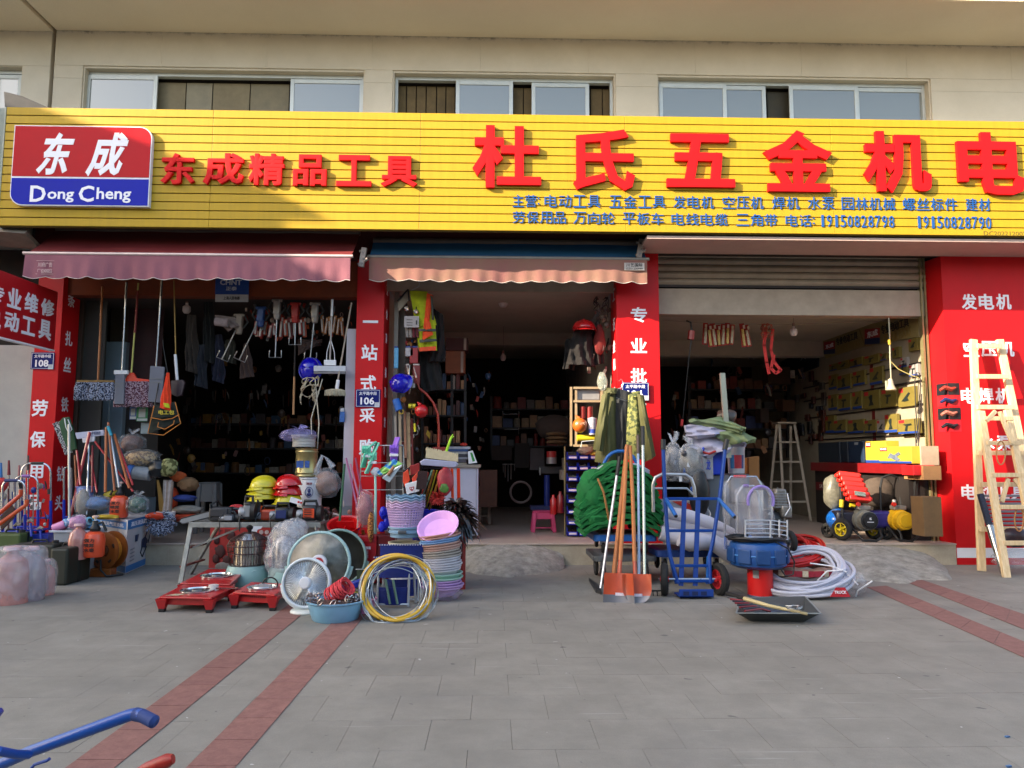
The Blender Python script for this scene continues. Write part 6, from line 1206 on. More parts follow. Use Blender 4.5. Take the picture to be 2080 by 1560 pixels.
t=thing('umbrella_stand','pale bag of rolled clear umbrellas standing at the step','umbrellas',Q(340,1045,-.02))
for k in range(6):b=B();b.tube([Q(335+3*k,975+3*(k % 2),-.02),Q(334+2*k,1040,-.04)],[.02,.03],7);part('umbrella',b,M(('9a8f88','a8a0a0','8a7468')[k % 3],rough=.35,var=.4,sc=15),t)
b=B();b.lathe([(.1,0),(.12,.15),(.11,.15),(.09,.01)],Q(336,1062,-.04),18);part('tub',b,WH,t)
t=thing('yellow_broom','ochre broom blade leaning beside the clear umbrellas','broom',Q(325,1045,-.05));b=B();b.poly([Q(318,975,-.06),Q(322,975,-.06),Q(338,1043,-.06),Q(324,1043,-.06)],(0,.02,0));part('blade',b,M('7a5a1c',rough=.6),t,smooth=False)
# ================================================================ MIDDLE DOORWAY, LEFT JAMB
GR='small goods hanging on the left jamb of the middle doorway'
t=thing('jamb_post','pale aluminium post at the left jamb of the middle doorway','post',Q(804,1080,.2));boxp(t,'post',M('8b8478',rough=.5,metal=.3),797,585,806,1082,.35,.08);boxp(t,'back_board',M('6b6258',rough=.8,var=.4),806,600,822,1080,.5,.02)
def lump(name,label,cat,px,py,Y,r,mat,seed,amp=.3,group=None):b=B();blob(b,Q(px,py,Y),r,seed,amp);return single(name,b,mat,label,cat,group)
t=thing('price_board','tilted black-edged pale card at the top of the left jamb','frame',Q(821,612,.2));b=B();b.poly([Q(808,614,.2),Q(829,592,.2),Q(830,610,.2),Q(810,632,.2)],(0,.02,0));part('card',b,M('a19584',rough=.6,var=.3),t,smooth=False);b=B();[b.bar(Q(*p_,.19),Q(*q_,.19),.02) for p_,q_ in (((807,612),(829,588)),((829,588),(831,611)))];part('frame',b,BLACK,t,smooth=False)
for k,(x,y) in enumerate(((826,628),(845,634))):
    c=Q(x,y,.1);t=thing('head_lamp','silver head lamp hanging above the white price card, %s one' %('left','right')[k],'lamp'  ,c);b=B();b.lathe([(.001,-.03),(.03,-.02),(.035,.02),(.028,.03),(.001,.01)],c,16,Euler((R(80),0,0)).to_matrix());part('reflector',b,M('cfc0b8',rough=.1,metal=.9),t);tb(t,'strap',BLACK,[c,c+V(0,.03,.08)],.008)
t=thing('price_card','white printed card above the hanging gloves','card',Q(836,653,.05));boxp(t,'card',M('a89c9a',rough=.5),821,642,851,665,.05,.004);b=B();[b.bar(Q(826,y,.045),Q(838,y+.6,.045),.006) for y in (649,655,660)];b.box(Q(846,655,.044),(.018,.004,.06));part('print',b,M('2c2424'),t,smooth=False)
for k in range(4):b=poly_sheet([(823+k*7,662),(829+k*7,663),(830+k*7,686),(824+k*7,685)],.12,.02,5,5);single('work_glove',b,cloth(('9c9088','9a8d84','6d2630','743038')[k]),'%s glove hanging under the white price card' %('beige first','beige second','maroon third','maroon fourth')[k],'glove')
t=thing('safety_vest','lime safety vest with orange and silver bands hanging by the doorway','vest',Q(860,700,.15));LM=cloth('b5c020')
part('front_panel',poly_sheet([(832,591),(868,592),(887,660),(845,665)],.15,.06,fold=.008),LM,t);part('side_panel',poly_sheet([(846,660),(884,655),(888,712),(850,712)],.14,.06,fold=.01),LM,t)
part('orange_band',poly_sheet([(867,595),(880,600),(872,655),(862,650)],.07,.03,fold=.004),cloth('e34a1c'),t);part('orange_band',poly_sheet([(862,645),(874,655),(880,680),(857,693)],.05,.03,fold=.006),cloth('e34a1c'),t);part('orange_band',poly_sheet([(850,706),(886,703),(885,712),(852,714)],.07,.03),cloth('e3502a'),t)
for q_ in ([(874,600),(879,602),(882,650),(877,650)],[(850,668),(885,668),(886,673),(850,673)],[(852,690),(886,688),(887,693),(852,696)]):part('silver_band',poly_sheet(q_,.045,.03),M('3c4138',rough=.5,metal=.3),t)
tb(t,'hanger',STEEL,[Q(835,590,.15),Q(851,582,.15),Q(852,575,.15),Q(848,570,.15)],.005,5)
bag('hanging_jacket','dark brown jacket hanging right behind the lime vest',[(878,625),(900,640),(905,735),(868,735)],.3,cloth('1b1414'),.1,.03,3,'jacket');bag('hanging_jacket','long black garment hanging below the lime vest',[(852,712),(890,705),(900,790),(853,800)],.35,cloth('141212'),.08,.03,6,'jacket')
JL=[(823,706,840,724,'b3a8a8','pale square tag beside the blue-capped red pack'),(832,706,849,738,'9c1e22','red pack with a blue cap on the left jamb'),(800,706,809,748,'5aa0c8','light blue tube pack at the edge of the left jamb'),(823,742,832,760,'4a2622','dark red pack under the pale tag'),(838,742,853,780,'7a1c1c','red hanging pack behind the garden shears'),(820,764,829,786,'a9a49e','grey trowel blade pack, left of the shears'),(832,766,843,788,'c4c0ba','light grey trowel blade pack, right of the shears')]
for x0,y0,x1_,y1_,cc,lb in JL:t=thing('carded_goods',lb,'pack',Q((x0+x1_)/2,y1_,.1),group=GR);boxp(t,'pack',M(cc,rough=.45,var=.35,sc=20),x0,y0,x1_,y1_,.1,.03,.01);boxp(t,'header',M('2a3a80' if 'blue' in lb else 'c0b0a8',rough=.5),x0+1,y0-3,x1_-1,y0,.1,.02)
for k,(x,y,x2,y2,cc) in enumerate(((826,742,836,785,'b8a090'),(832,742,828,780,'c9b8a8'),(840,745,852,790,'c9a89a'))):t=thing('garden_shears','steel shears with tan handles on the left jamb, %s of three' %('first','second','third')[k],'shears',Q(x2,y2,.05));tb(t,'blade',M(cc,rough=.25,metal=.6),[Q(x,y,.05),Q((x+x2)/2,(y+y2)/2,.03)],[.006,.014],6);tb(t,'handle',M('7c2a1c',rough=.5),[Q((x+x2)/2,(y+y2)/2,.03),Q(x2,y2,.03)],.012,6)
helmet('dark blue helmet hanging sideways on the left jamb beside the vest',Q(812,778,.0),.27,HB,rz=R(-30),tilt=R(70))
t=thing('ear_muffs','blue foam roller with yellow ring hanging below the dark blue helmet','roller',Q(808,838,0));tb(t,'foam',M('1a5cb0',rough=.6,var=.2),[Q(804,812,0),Q(811,834,-.03)],.05,12);tb(t,'ring',M('c9a62a'),arc(Q(815,836,-.03),.03,0,340),.008,6)
for k,x in enumerate((833,841)):t=thing('tape_measure','yellow tape roll hanging beside the red ball, %s one' %('left','right')[k],'tape roll',Q(x,825,-.0));b=B();b.lathe([(.012,-.02),(.032,-.02),(.032,.02),(.012,.02),(.012,-.02)],Q(x,825,0),18,Euler((0,R(90),0)).to_matrix());part('roll',b,M('c9bb22',rough=.4),t)
t=thing('screwdriver','yellow-handled tool hanging below the tape rolls','tool',Q(843,875,0));tb(t,'shaft',BLACK,[Q(841,845,0),Q(842,860,0)],.008);tb(t,'handle',M('d6c820',rough=.4),[Q(842,860,0),Q(843,877,0)],[.013,.017])
def ballt(label,px,py,Y,r,cc,face=None):
    c=Q(px,py,Y);t=thing('hanging_ball',label,'ball',c);b=B();b.ball(c,r,24,14);part('ball',b,M(cc,rough=.35,var=.05,coat=.3),t);tb(t,'neck',M(cc,rough=.4),[c+V(-.01,0,r*.9),c+V(-.06,.02,r*1.35)],[.03,.008]);return t,c
ballt('red rubber ball hanging in front of the orange stand',856,835,-.05,.09,'b8161c');t,c=ballt('orange rubber ball with pale print hanging on the wooden rack',1178,864,-.1,.1,'b5581a');letter(t,'人气',c+V(.02,-.1,.02),.06,.035,M('d9b090'),name='print',th=.004)
t=thing('floor_lamp_stand','curved orange red pipe stand just inside the middle doorway','pipe stand',Q(890,915,.2));tb(t,'pipe',M('a3301a',rough=.4,coat=.2),[Q(853,790,.2),Q(866,800,.2),Q(880,818,.2),Q(889,840,.2),Q(891,865,.2),Q(891,915,.2)],.017,10);boxp(t,'base',M('7c1a12',rough=.5),878,908,905,920,.15,.2)
for k,(x,y0,y1_,w_,cc) in enumerate(((803,845,955,.03,'9c9286'),(812,838,950,.035,'a8957c'),(822,835,930,.03,'9c6a50'),(829,838,965,.05,'a88a66'),(836,850,960,.03,'6d2018'))):b=B();b.bar(Q(x,y0,.1+.02*k),Q(x+2,y1_,.05+.02*k),w_,.03,up=(0,1,0));single('tool_shaft',b,M(cc,rough=.7,var=.25),('grey','pale tan','reddish','broad wooden','dark red')[k]+' shaft standing in the row at the left jamb','shaft',smooth=False)
# rack, cartons, counter inside
t=thing('steel_rack','dark steel rack with small goods behind the orange pipe stand','rack',Q(900,930,1.6));DKS=M('2a2422',rough=.5,metal=.3)
for x in (858,918,945):b=B();b.bar(Q(x,760,1.6),Q(x,1010,1.6),.04);part('upright',b,DKS,t,smooth=False)
for y in (790,843,900,950):boxp(t,'shelf',DKS,855,y,946,y+3,1.55,.5)
rn=random.Random(40);PALB=['6a2c24','7a4a2c','32405a','8a5a38','4a2a24','a07850','6f4a3a','9a8a7c']
SGL='goods on the dark steel rack'
for k in range(26):
    x=860+(k % 9)*9.4;yb_=(789,842,899)[k // 9];h_=rn.uniform(14,36);b=B();a,c_,z0,z1=prect(x,yb_-h_,x+7.5,yb_,1.5);b.bb(a,c_,1.58,1.8,z0,z1);single('shelf_carton',b,M(rn.choice(PALB),rough=.6,var=.4),'%s dark carton from the left on the %s shelf of the steel rack' %(nth(k % 9),('top','middle','lower')[k // 9]),'carton',SGL,smooth=False,bevel=.004)
for x0,y0,x1_,y1_,cc,lb in ((905,713,944,758,'8a4a2c','brown carton with white tape on top of the steel rack'),(906,686,950,712,'4a1c18','dark red carton on top of the taped brown one'),(1168,800,1206,815,'3a2418','low carton in the wooden rack')):
    t=thing('carton',lb,'carton',Q(x0,y1_,1.5));boxp(t,'carton',M(cc,rough=.7,var=.25),x0,y0,x1_,y1_,1.5,.4);boxp(t,'tape',M('a08878',rough=.5),x1_-8,y0+1,x1_-3,y1_-1,1.495,.004)
b=B();b.poly([Q(868,873,.6),Q(874,880,.6),Q(873,892,.6),Q(865,882,.6)],(0,.02,0));single('yellow_rag',b,M('b08a22',rough=.7),'small yellow triangular scrap inside the doorway','cloth scrap',smooth=False)
Yco=.45;t=thing('counter','white counter cabinet at the left of the middle doorway','counter',Q(950,1080,Yco));boxp(t,'cabinet',M('a8a6b6',rough=.4,var=.06),902,950,971,1088,Yco,.6);boxp(t,'top',M('8a7f74',rough=.4),898,944,976,950,Yco-.03,.66);boxp(t,'door_edge',M('8d8a94'),966,952,968,1085,Yco-.004,.01)
for k,(x0,x1_,y,cc) in enumerate(((908,955,907,'9a9aa4'),(906,950,912,'2a4a7c'),(905,948,917,'a4a09a'),(910,947,922,'3a3a44'),(908,949,928,'8c8c94'),(912,946,934,'54505a'),(907,947,940,'a09888'))):a,c_,z0,z1=prect(x0,y,x1_,y+5,Yco+.1);b=B();b.bb(a,c_,Yco+.12+.01*k,Yco+.4,z0,z1);single('folder',b,M(cc,rough=.5,var=.3),('topmost grey','blue edged','third, pale','dark slate','fifth, light grey','sixth, brown grey','lowest cream')[k]+' folder in the paper pile on the counter','folder','paper pile on the counter',smooth=False)
lump('red_clip','small red plastic object on top of the counter pile','plastic part',942,903,Yco+.2,(.05,.04,.025),M('b02a1c',rough=.4),3)
t=thing('leaflet_stand','green and white carton leaning on the counter','box',Q(958,940,Yco));b=B();b.poly([Q(950,917,Yco),Q(960,915,Yco),Q(969,940,Yco),Q(952,942,Yco)],(0,.08,0));part('box',b,WH,t,smooth=False);b=B();b.poly([Q(955,920,Yco-.003),Q(959,919,Yco-.003),Q(965,936,Yco-.003),Q(960,938,Yco-.003)],(0,.002,0));part('print',b,M('2f8a3a'),t,smooth=False)
def stool(label,cx_,yb,yt,Y,wpx,mat,zb):
    c=Q(cx_,yb,Y);w_=wpx*S(Y)/2;zt=Q(cx_,yt,Y).z;h=zt-zb;t=thing('plastic_stool',label,'stool',V(c.x,Y,zb));c=V(c.x,Y+w_,zb)
    b=B();b.box(c+V(0,0,h-.01),(w_*1.7,w_*1.6,.022));part('seat',b,mat,t,bevel=.012)
    for sx in (-1,1):
        for sy in (-1,1):
            b=B();b.bar(c+V(sx*w_*.95,sy*w_*.85,0),c+V(sx*w_*.76,sy*w_*.7,h-.02),.06,.05);part('leg',b,mat,t,bevel=.01)
    for sy in (-1,1):b=B();b.poly([c+V(-w_*.82,sy*w_*.74,h*.62),c+V(w_*.82,sy*w_*.74,h*.62),c+V(w_*.76,sy*w_*.7,h-.02),c+V(-w_*.76,sy*w_*.7,h-.02)],(0,.015,0));part('apron',b,mat,t,smooth=False,bevel=.004)
    for sx in (-1,1):b=B();b.poly([c+V(sx*w_*.82,-w_*.74,h*.62),c+V(sx*w_*.82,w_*.74,h*.62),c+V(sx*w_*.76,w_*.7,h-.02),c+V(sx*w_*.76,-w_*.7,h-.02)],(.015,0,0));part('apron',b,mat,t,smooth=False)
    b=B();b.bar(c+V(-w_*.86,-w_*.78,h*.22),c+V(w_*.86,-w_*.78,h*.22),.02,.015);part('stretcher',b,mat,t,smooth=False);return t
stool('small pink plastic stool standing in the middle doorway',1105,1082,1039,G(1105,1082,ZF).y,46,plastic('d0456f'),ZF);stool('tall beige plastic stool beside the white counter',984,1066,986,G(984,1066,ZF).y,22,M('8a7668',rough=.5),ZF)
stool('pale grey plastic stool in the dark of the left bay',416,1045,980,1.2,40,M('6a6a6a',rough=.5),ZF)
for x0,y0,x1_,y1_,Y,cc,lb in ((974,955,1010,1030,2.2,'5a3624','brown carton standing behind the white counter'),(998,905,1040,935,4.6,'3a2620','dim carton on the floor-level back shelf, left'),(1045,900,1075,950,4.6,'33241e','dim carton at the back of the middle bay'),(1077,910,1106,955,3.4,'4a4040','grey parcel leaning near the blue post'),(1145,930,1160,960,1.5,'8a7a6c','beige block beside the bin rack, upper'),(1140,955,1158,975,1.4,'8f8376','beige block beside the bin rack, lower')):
    t=thing('carton',lb,'carton',Q(x0,y1_,Y));boxp(t,'carton',M(cc,rough=.7,var=.3),x0,y0,x1_,y1_,Y,.35)
# back shelving with goods
def shelfwall(label,x0,x1_,ys,Y,per,seed,cols,gl,hmax=26):
    t=thing('back_shelving',label,'shelving',Q((x0+x1_)/2,1000,Y));rr_=random.Random(seed)
    for y in ys:boxp(t,'shelf',DKS,x0,y,x1_,y+3,Y-.02,.4)
    for x in (x0,x1_):b=B();b.bar(Q(x,ys[0]-hmax,Y),Q(x,ys[-1]+20,Y),.05);part('upright',b,DKS,t,smooth=False)
    for j,y in enumerate(ys):
        x=x0+2;i=0
        while x < x1_-8:
            w_=rr_.uniform(.6,1.4)*per;a,c_,z0,z1=prect(x,y-rr_.uniform(.45,1)*hmax,min(x+w_,x1_),y,Y)
            b=B();cc=rr_.choice(cols)
            if rr_.random()< .3:b.lathe([(.001,0),((c_-a)*.45,0),((c_-a)*.45,(z1-z0)*.8),((c_-a)*.3,z1-z0),(.001,z1-z0)],V((a+c_)/2,Y+.1,z0),12)
            else:b.bb(a,c_,Y,Y+.25,z0,z1)
            single('shelf_goods',b,M(cc,rough=.5,var=.4,sc=15),'%s packed item from the left, %s shelf, %s' %(nth(i),('top','second','third','fourth')[j],gl),'goods','goods on the '+gl,smooth=False);x += w_+2;i += 1
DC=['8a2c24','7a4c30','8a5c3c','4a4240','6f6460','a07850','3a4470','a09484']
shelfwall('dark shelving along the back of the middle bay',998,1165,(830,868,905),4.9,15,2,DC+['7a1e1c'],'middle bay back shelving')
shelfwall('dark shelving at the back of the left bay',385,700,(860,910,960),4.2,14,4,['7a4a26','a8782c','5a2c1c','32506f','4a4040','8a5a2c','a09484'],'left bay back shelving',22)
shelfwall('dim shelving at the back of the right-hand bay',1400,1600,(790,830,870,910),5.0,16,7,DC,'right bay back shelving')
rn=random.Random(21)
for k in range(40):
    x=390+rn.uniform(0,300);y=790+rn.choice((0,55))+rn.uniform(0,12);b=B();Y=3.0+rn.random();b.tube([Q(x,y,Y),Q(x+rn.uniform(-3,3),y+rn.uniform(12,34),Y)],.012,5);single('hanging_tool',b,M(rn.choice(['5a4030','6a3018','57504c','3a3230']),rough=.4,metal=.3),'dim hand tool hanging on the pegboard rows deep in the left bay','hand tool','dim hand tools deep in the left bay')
for k in range(4):
    x=1022+(k % 2)*32;y=832 if k < 2 else 870;
t=thing('chrome_rack','bright chrome H-shaped rail in front of the back shelves','rail',Q(1037,850,4.5));[tb(t,'rail',CH,p_,.012,6) for p_ in ([Q(1021,834,4.5),Q(1021,850,4.5)],[Q(1054,834,4.5),Q(1054,850,4.5)],[Q(1021,841,4.5),Q(1054,841,4.5)],[Q(1025,872,4.5),Q(1054,872,4.5)],[Q(1054,869,4.5),Q(1054,882,4.5)])]
t=thing('pull_rods','row of bright metal rods hanging at the back of the middle bay','rods',Q(1033,975,4.2));[tb(t,'rod',CH,[Q(x,944,4.2),Q(x,944+l_,4.2)],.01,6) for x,l_ in ((1022,16),(1026,26),(1032,34),(1038,30),(1045,12))];tb(t,'top_bar',CH,[Q(1020,943,4.2),Q(1046,943,4.2)],.012,6)
t=thing('bench_vice','grey bench vice on a blue post stand in the middle bay','vice',Q(1112,1040,1.9));tb(t,'post',M('14246a',rough=.4),[Q(1111,965,1.9),Q(1111,1035,1.9)],.05,10);boxp(t,'jaw',M('3a3434',rough=.4,metal=.4),1096,948,1145,962,1.8,.2);boxp(t,'foot',M('141c4c',rough=.5),1078,1028,1120,1036,1.8,.3);tb(t,'handle',STEEL,[Q(1097,950,1.75),Q(1097,965,1.75)],.01)
b=B();c=Q(1058,1000,2.2);[b.tube([c+V(.17*math.cos(2*PI*j/20),.1*math.sin(j)*.1+k*.03,.17*math.sin(2*PI*j/20)) for j in range(20)],.02,6,True) for k in range(4)];single('hose_coil',b,M('5a4a44',rough=.6),'dim coil of hose leaning on the floor of the middle bay','coil')
for k,(x,y0,y1_,cc,lb) in enumerate(((1124,1005,1045,'a81c1c','red cylinder standing left of the bin rack'),(1138,998,1042,'7a1a18','darker red cylinder close to the bin rack'))):b=B();c=Q(x,y1_,.9);h_=Q(x,y0,.9).z-c.z;b.lathe([(.001,0),(.045,0),(.05,.02),(.05,h_*.75),(.02,h_*.9),(.02,h_),(.001,h_)],c,16);single('extinguisher',b,M(cc,rough=.3,coat=.3),lb,'extinguisher')
t=thing('rag_bale','brown rag bale on a shelf in front of the bending dark shape','rags',Q(1130,900,2.0));b=B();[blob(b,Q(1130,882+8*k,2.0),(.17,.15,.04),k,.3) for k in range(3)];part('rags',b,cloth('5a4024'),t)
lump('covered_machine','low machine under a brown cloth deep in the middle bay','machine',1125,868,2.6,(.32,.2,.22),cloth('3a2c26'),9,.15)
t=thing('red_can','red and silver tin on the shelf left of the bin rack','tin',Q(1120,940,1.6));b=B();b.lathe([(.001,0),(.08,0),(.08,.1),(.001,.1)],Q(1120,942,1.6),18);part('silver_band',b,M('8a8484',rough=.3,metal=.5),t);b=B();b.lathe([(.001,.1),(.078,.1),(.078,.19),(.001,.2)],Q(1120,942,1.6),18);part('tin',b,M('8a1a1a',rough=.35),t)
# ---- right jamb of the middle doorway
helmet('red helmet with a yellow brim hanging above the black bags',Q(1186,668,.35),.33,M('b01a1c',rough=.25,coat=.5),rz=R(-90),tilt=0)
for k,(q_,cc) in enumerate((([(1165,672),(1200,668),(1208,745),(1150,740)],'16100f'),([(1195,665),(1225,672),(1228,738),(1200,745)],'1f1413'),([(1150,690),(1170,685),(1168,752),(1142,750)],'120e0e'))):bag('hanging_bag',('large black bag hanging under the red helmet','black bag hanging nearest the pillar numbered 104','black bag at the inner side of the hanging group')[k],q_,.35+.1*k,cloth(cc),.1,.03,k)
t=thing('cord_bunch','bunch of grey cords and straps hanging at the right jamb','cords',Q(1225,700,.3));rope_tangle(t,'cord',M('4a3a36',rough=.7),Q(1222,650,.3),.2,.6,6,5,.007)
lump('red_strap_bundle','dull red strap bundle hanging beside the grey cords','straps',1218,690,.35,(.08,.07,.22),cloth('6a1a18'),4,.4);lump('clear_pouch','clear pouch hanging above the olive coat','pouch',1223,775,-.05,(.07,.05,.13),film('c9d0bf',.5),5,.3)
YW=.1;t=thing('wooden_rack','pale wooden frame rack with a white board behind the olive coat','rack',Q(1190,960,YW));PW=M('a08868',rough=.6,var=.2,sc=8)
for x in (1160,1170,1222):b=B();b.bar(Q(x,786,YW),Q(x,906,YW),.03);part('post',b,PW,t,smooth=False)
for y in (788,815,905):b=B();b.bar(Q(1165,y,YW-.02),Q(1222,y,YW-.02),.03,.03);part('rail',b,PW,t,smooth=False)
boxp(t,'white_board',M('8a8686',rough=.5),1170,792,1218,812,YW+.02,.02);[tb(t,'red_jar',M('7a1c16',rough=.35),[Q(x,826,YW+.05),Q(x,850,YW+.05)],.04,12) for x in (1184,1198)]
t=thing('yellow_film_roll','yellow wrapped roll lying below the orange ball','roll',Q(1192,888,-.05));tb(t,'roll',M('d1b81e',rough=.4,var=.2),[Q(1172,890,-.05),Q(1214,889,-.05)],.045,14)
t=thing('cup_stack','white and blue printed cup pack beside the orange ball','cups',Q(1203,882,-.1));b=B();b.lathe([(.001,0),(.05,0),(.06,.22),(.001,.24)],Q(1203,883,-.1),16);part('cups',b,M('b9b3bf',rough=.4,var=.4,sc=20),t);b=B();b.lathe([(.052,.02),(.0535,.08)],Q(1203,883,-.1),16);part('print',b,M('2a44a0'),t)
tb(thing('wire_shelf','white wire shelf edge above the bin rack','wire shelf',Q(1195,908,-.12)),'wire',WR,[Q(1180,908,-.12),Q(1182,897,-.12),Q(1215,894,-.12),Q(1215,908,-.12)],.008)
# blue parts bins
Yx=G(1185,1090,ZF).y;t=thing('bin_rack','tall frame holding blue open-front parts bins at the right of the doorway','rack',V(Q(1150,1090,Yx).x,Yx,ZF));[tb(t,'post',M('9a8a5a',rough=.4,metal=.4),[Q(x,907,Yx+.1),V(Q(x,1000,Yx+.1).x,Yx+.1,ZF)],.012) for x in (1147,1222)];boxp(t,'back_panel',M('2c2a2c',rough=.6),1150,918,1222,1086,Yx+.14,.02)
PB=M('1232c4',rough=.35,var=.1);bin0=None;rn=random.Random(6)
ORD=('top','second','third','fourth','fifth','sixth','seventh','bottom')
FILL=[M(c_,rough=.45,metal=.3,var=.5,sc=60) for c_ in ('6a5c4c','2a2624','9a948a','4a3a30')]
for j,y in enumerate((934,956,978,1000,1022,1044,1066,1088)):
    for i in range(3):
        x0=1152+i*22.5;a,c_,z0,z1=prect(x0,y-14,x0+21,y,Yx);t=thing('parts_bin','%s blue parts bin in the %s row of the bin rack' %(('left','middle','right')[i],ORD[j]),'bin',V((a+c_)/2,Yx,z0),group='blue parts bins on the rack')
        h=z1-z0;b=B();b.bb(a,c_,Yx-.06,Yx+.1,z0,z0+.008);b.bb(a,c_,Yx-.06,Yx-.05,z0,z0+h*.6);b.poly([V(a,Yx-.06,z0),V(a,Yx+.1,z0),V(a,Yx+.1,z1+.02),V(a,Yx,z1+.01),V(a,Yx-.06,z0+h*.6)],(.006,0,0));b.poly([V(c_,Yx-.06,z0),V(c_,Yx+.1,z0),V(c_,Yx+.1,z1+.02),V(c_,Yx,z1+.01),V(c_,Yx-.06,z0+h*.6)],(-.006,0,0));part('tray',b,PB,t,smooth=False)
        b=B();b.bb(a+.02,c_-.02,Yx-.064,Yx-.059,z0+h*.2,z0+h*.48);part('label_strip',b,LET,t,smooth=False)
        b=B();b.sheet(lambda u,v:(a+.01+(c_-a-.02)*u,Yx-.045+.14*v,z0+h*.5+.02*math.sin(u*9+j)*math.sin(v*7+i)+h*.3*v),8,6);part('fittings',b,FILL[(i+j)% 4],t)
lump('bread_bag','crumpled beige bag on top of the bin rack','bag',1190,915,Yx-.02,(.12,.08,.07),M('a8907a',rough=.5,var=.4,sc=20,bump=.8,bsc=60),7,.45);lump('yellow_fittings','yellow fittings heaped in the top right bin','fittings',1206,922,Yx-.03,(.06,.05,.03),M('c9a83a',rough=.4),8,.5)
# jackets hanging at the pillar numbered 104
OL=M('4c4b22',rough=.7,var=.25,sc=5,bump=.3,bsc=40);t=thing('olive_coat','olive work coat hanging left of the black trousers','coat',Q(1225,930,-.25))
part('body',poly_sheet([(1226,794),(1256,789),(1256,948),(1208,938)],-.3,.16,20,20,fold=.011,sd=1),OL,t);part('sleeve',poly_sheet([(1222,802),(1240,797),(1226,918),(1204,914)],-.44,.12,10,20,fold=.012,sd=4),OL,t);part('collar',poly_sheet([(1232,788),(1254,788),(1252,800),(1230,800)],-.38,.04,8,4,fold=.008),OL,t)
tb(t,'hanger',STEEL,[Q(1235,795,-.3),Q(1262,788,-.3),Q(1266,778,-.3),Q(1262,770,-.3),Q(1257,774,-.3)],.005,5)
t=thing('black_trousers','black work trousers hanging between the olive coat and the camouflage jacket','trousers',Q(1260,945,-.3));BK=M('15171b',rough=.75,var=.3,bump=.3,bsc=50);part('legs',poly_sheet([(1250,788),(1285,798),(1274,950),(1248,950)],-.34,.1,16,20,fold=.012,sd=2),BK,t);tb(t,'waist_seam',DST,[Q(1252,808,-.4),Q(1270,814,-.44),Q(1286,812,-.38)],.004,5)
CM=checker_mat('39421e','74743c',22,.8,.2);t=thing('camouflage_jacket','light olive camouflage jacket hanging right of the black trousers','jacket',Q(1300,930,-.35));part('body',poly_sheet([(1276,802),(1300,794),(1316,932),(1270,934)],-.4,.16,16,20,fold=.01,sd=5),CM,t);part('sleeve',poly_sheet([(1294,800),(1308,804),(1332,925),(1308,938)],-.5,.13,12,20,fold=.01,sd=7),OL,t);part('collar',poly_sheet([(1284,796),(1300,794),(1298,808),(1284,806)],-.46,.03,6,4,fold=.006),CM,t)
# ================================================================ TROLLEY STACK WITH NET BALE
Yt2=G(1270,1188).y;BT=M('1c5ea8',rough=.4,var=.12)
def flatbed(label,x0,x1_,y0,y1_,Y,d,mat,wheels,zb=None):
    a,c_,z0,z1=prect(x0,y0,x1_,y1_,Y);t=thing('platform_trolley',label,'trolley',V((a+c_)/2,Y,0),group='platform trolleys stacked under the green net');b=B();rplate3(b,a,c_,Y,Y+d,z0,z1,.07);part('deck',b,mat,t,smooth=False,bevel=.006)
    b=B();b.bb(a+.08,c_-.08,Y+.06,Y+d-.06,z1,z1+.004);part('mat',b,M('6b7078',rough=.8),t,smooth=False)
    for x in (a+.12,c_-.12):
        for y in (Y+.1,Y+d-.1):
            wh=wheel(t,(x,y,z0-wheels*1.15),wheels,.035,rimc=M('5a5c60',metal=.4));b=B();b.box((x,y,z0-wheels*.35),(.06,.06,wheels*.7));part('fork',b,STEEL,t,smooth=False)
    return t
def rplate3(b,x0,x1_,y0,y1_,z0,z1,r):
    pts=[]
    for cx_,cy_,a0 in ((x1_-r,y1_-r,0),(x0+r,y1_-r,90),(x0+r,y0+r,180),(x1_-r,y0+r,270)):pts +=[V(cx_+r*math.cos(R(a0+k*18)),cy_+r*math.sin(R(a0+k*18)),z0) for k in range(6)]
    b.poly(pts,(0,0,z1-z0))
flatbed('blue platform trolley directly under the green net bale',1222,1316,1050,1059,Yt2+.1,.6,BT,.06);flatbed('wider blue platform trolley in the middle of the trolley stack',1206,1336,1087,1100,Yt2,.75,BT,.065);flatbed('grey black platform trolley at the bottom of the trolley stack',1206,1336,1131,1141,Yt2,.8,M('55585a',rough=.5,metal=.2),.12)
t=thing('tow_handle','blue tubular trolley handle rising behind the green net','handle',Q(1260,1000,Yt2+.65));tb(t,'handle_tube',BT,[Q(1226,1050,Yt2+.65)]+[Q(1226+34-34*math.cos(R(a_)),950-34*math.sin(R(a_)),Yt2+.65) for a_ in range(0,181,20)]+[Q(1294,1050,Yt2+.65)],.022,10);tb(t,'side_tube',BT,[Q(1210,975,Yt2+.4),Q(1220,958,Yt2+.4),Q(1240,953,Yt2+.4),Q(1290,953,Yt2+.4)],.018,8)
for k in range(3):b=B();b.tube([Q(1205+0*k,968-k*5,Yt2+.3),Q(1225,955-k*4,Yt2+.25),Q(1260,949-k*4,Yt2+.22),Q(1295,952-k*4,Yt2+.25),Q(1318,965-k*4,Yt2+.35)],.016,8);single('white_hose',b,M('b5bac6',rough=.4),('lowest','middle','upper')[k]+' pale hose lying over the green net bale','hose')
GN=M('0f6e33',rough=.85,var=.3,sc=9,bump=.4,bsc=110);t=thing('green_net_bale','bale of folded green safety net tied with a tan strap','net bale',Q(1250,1070,Yt2));c=Q(1252,1010,Yt2+.3);rn=random.Random(14)
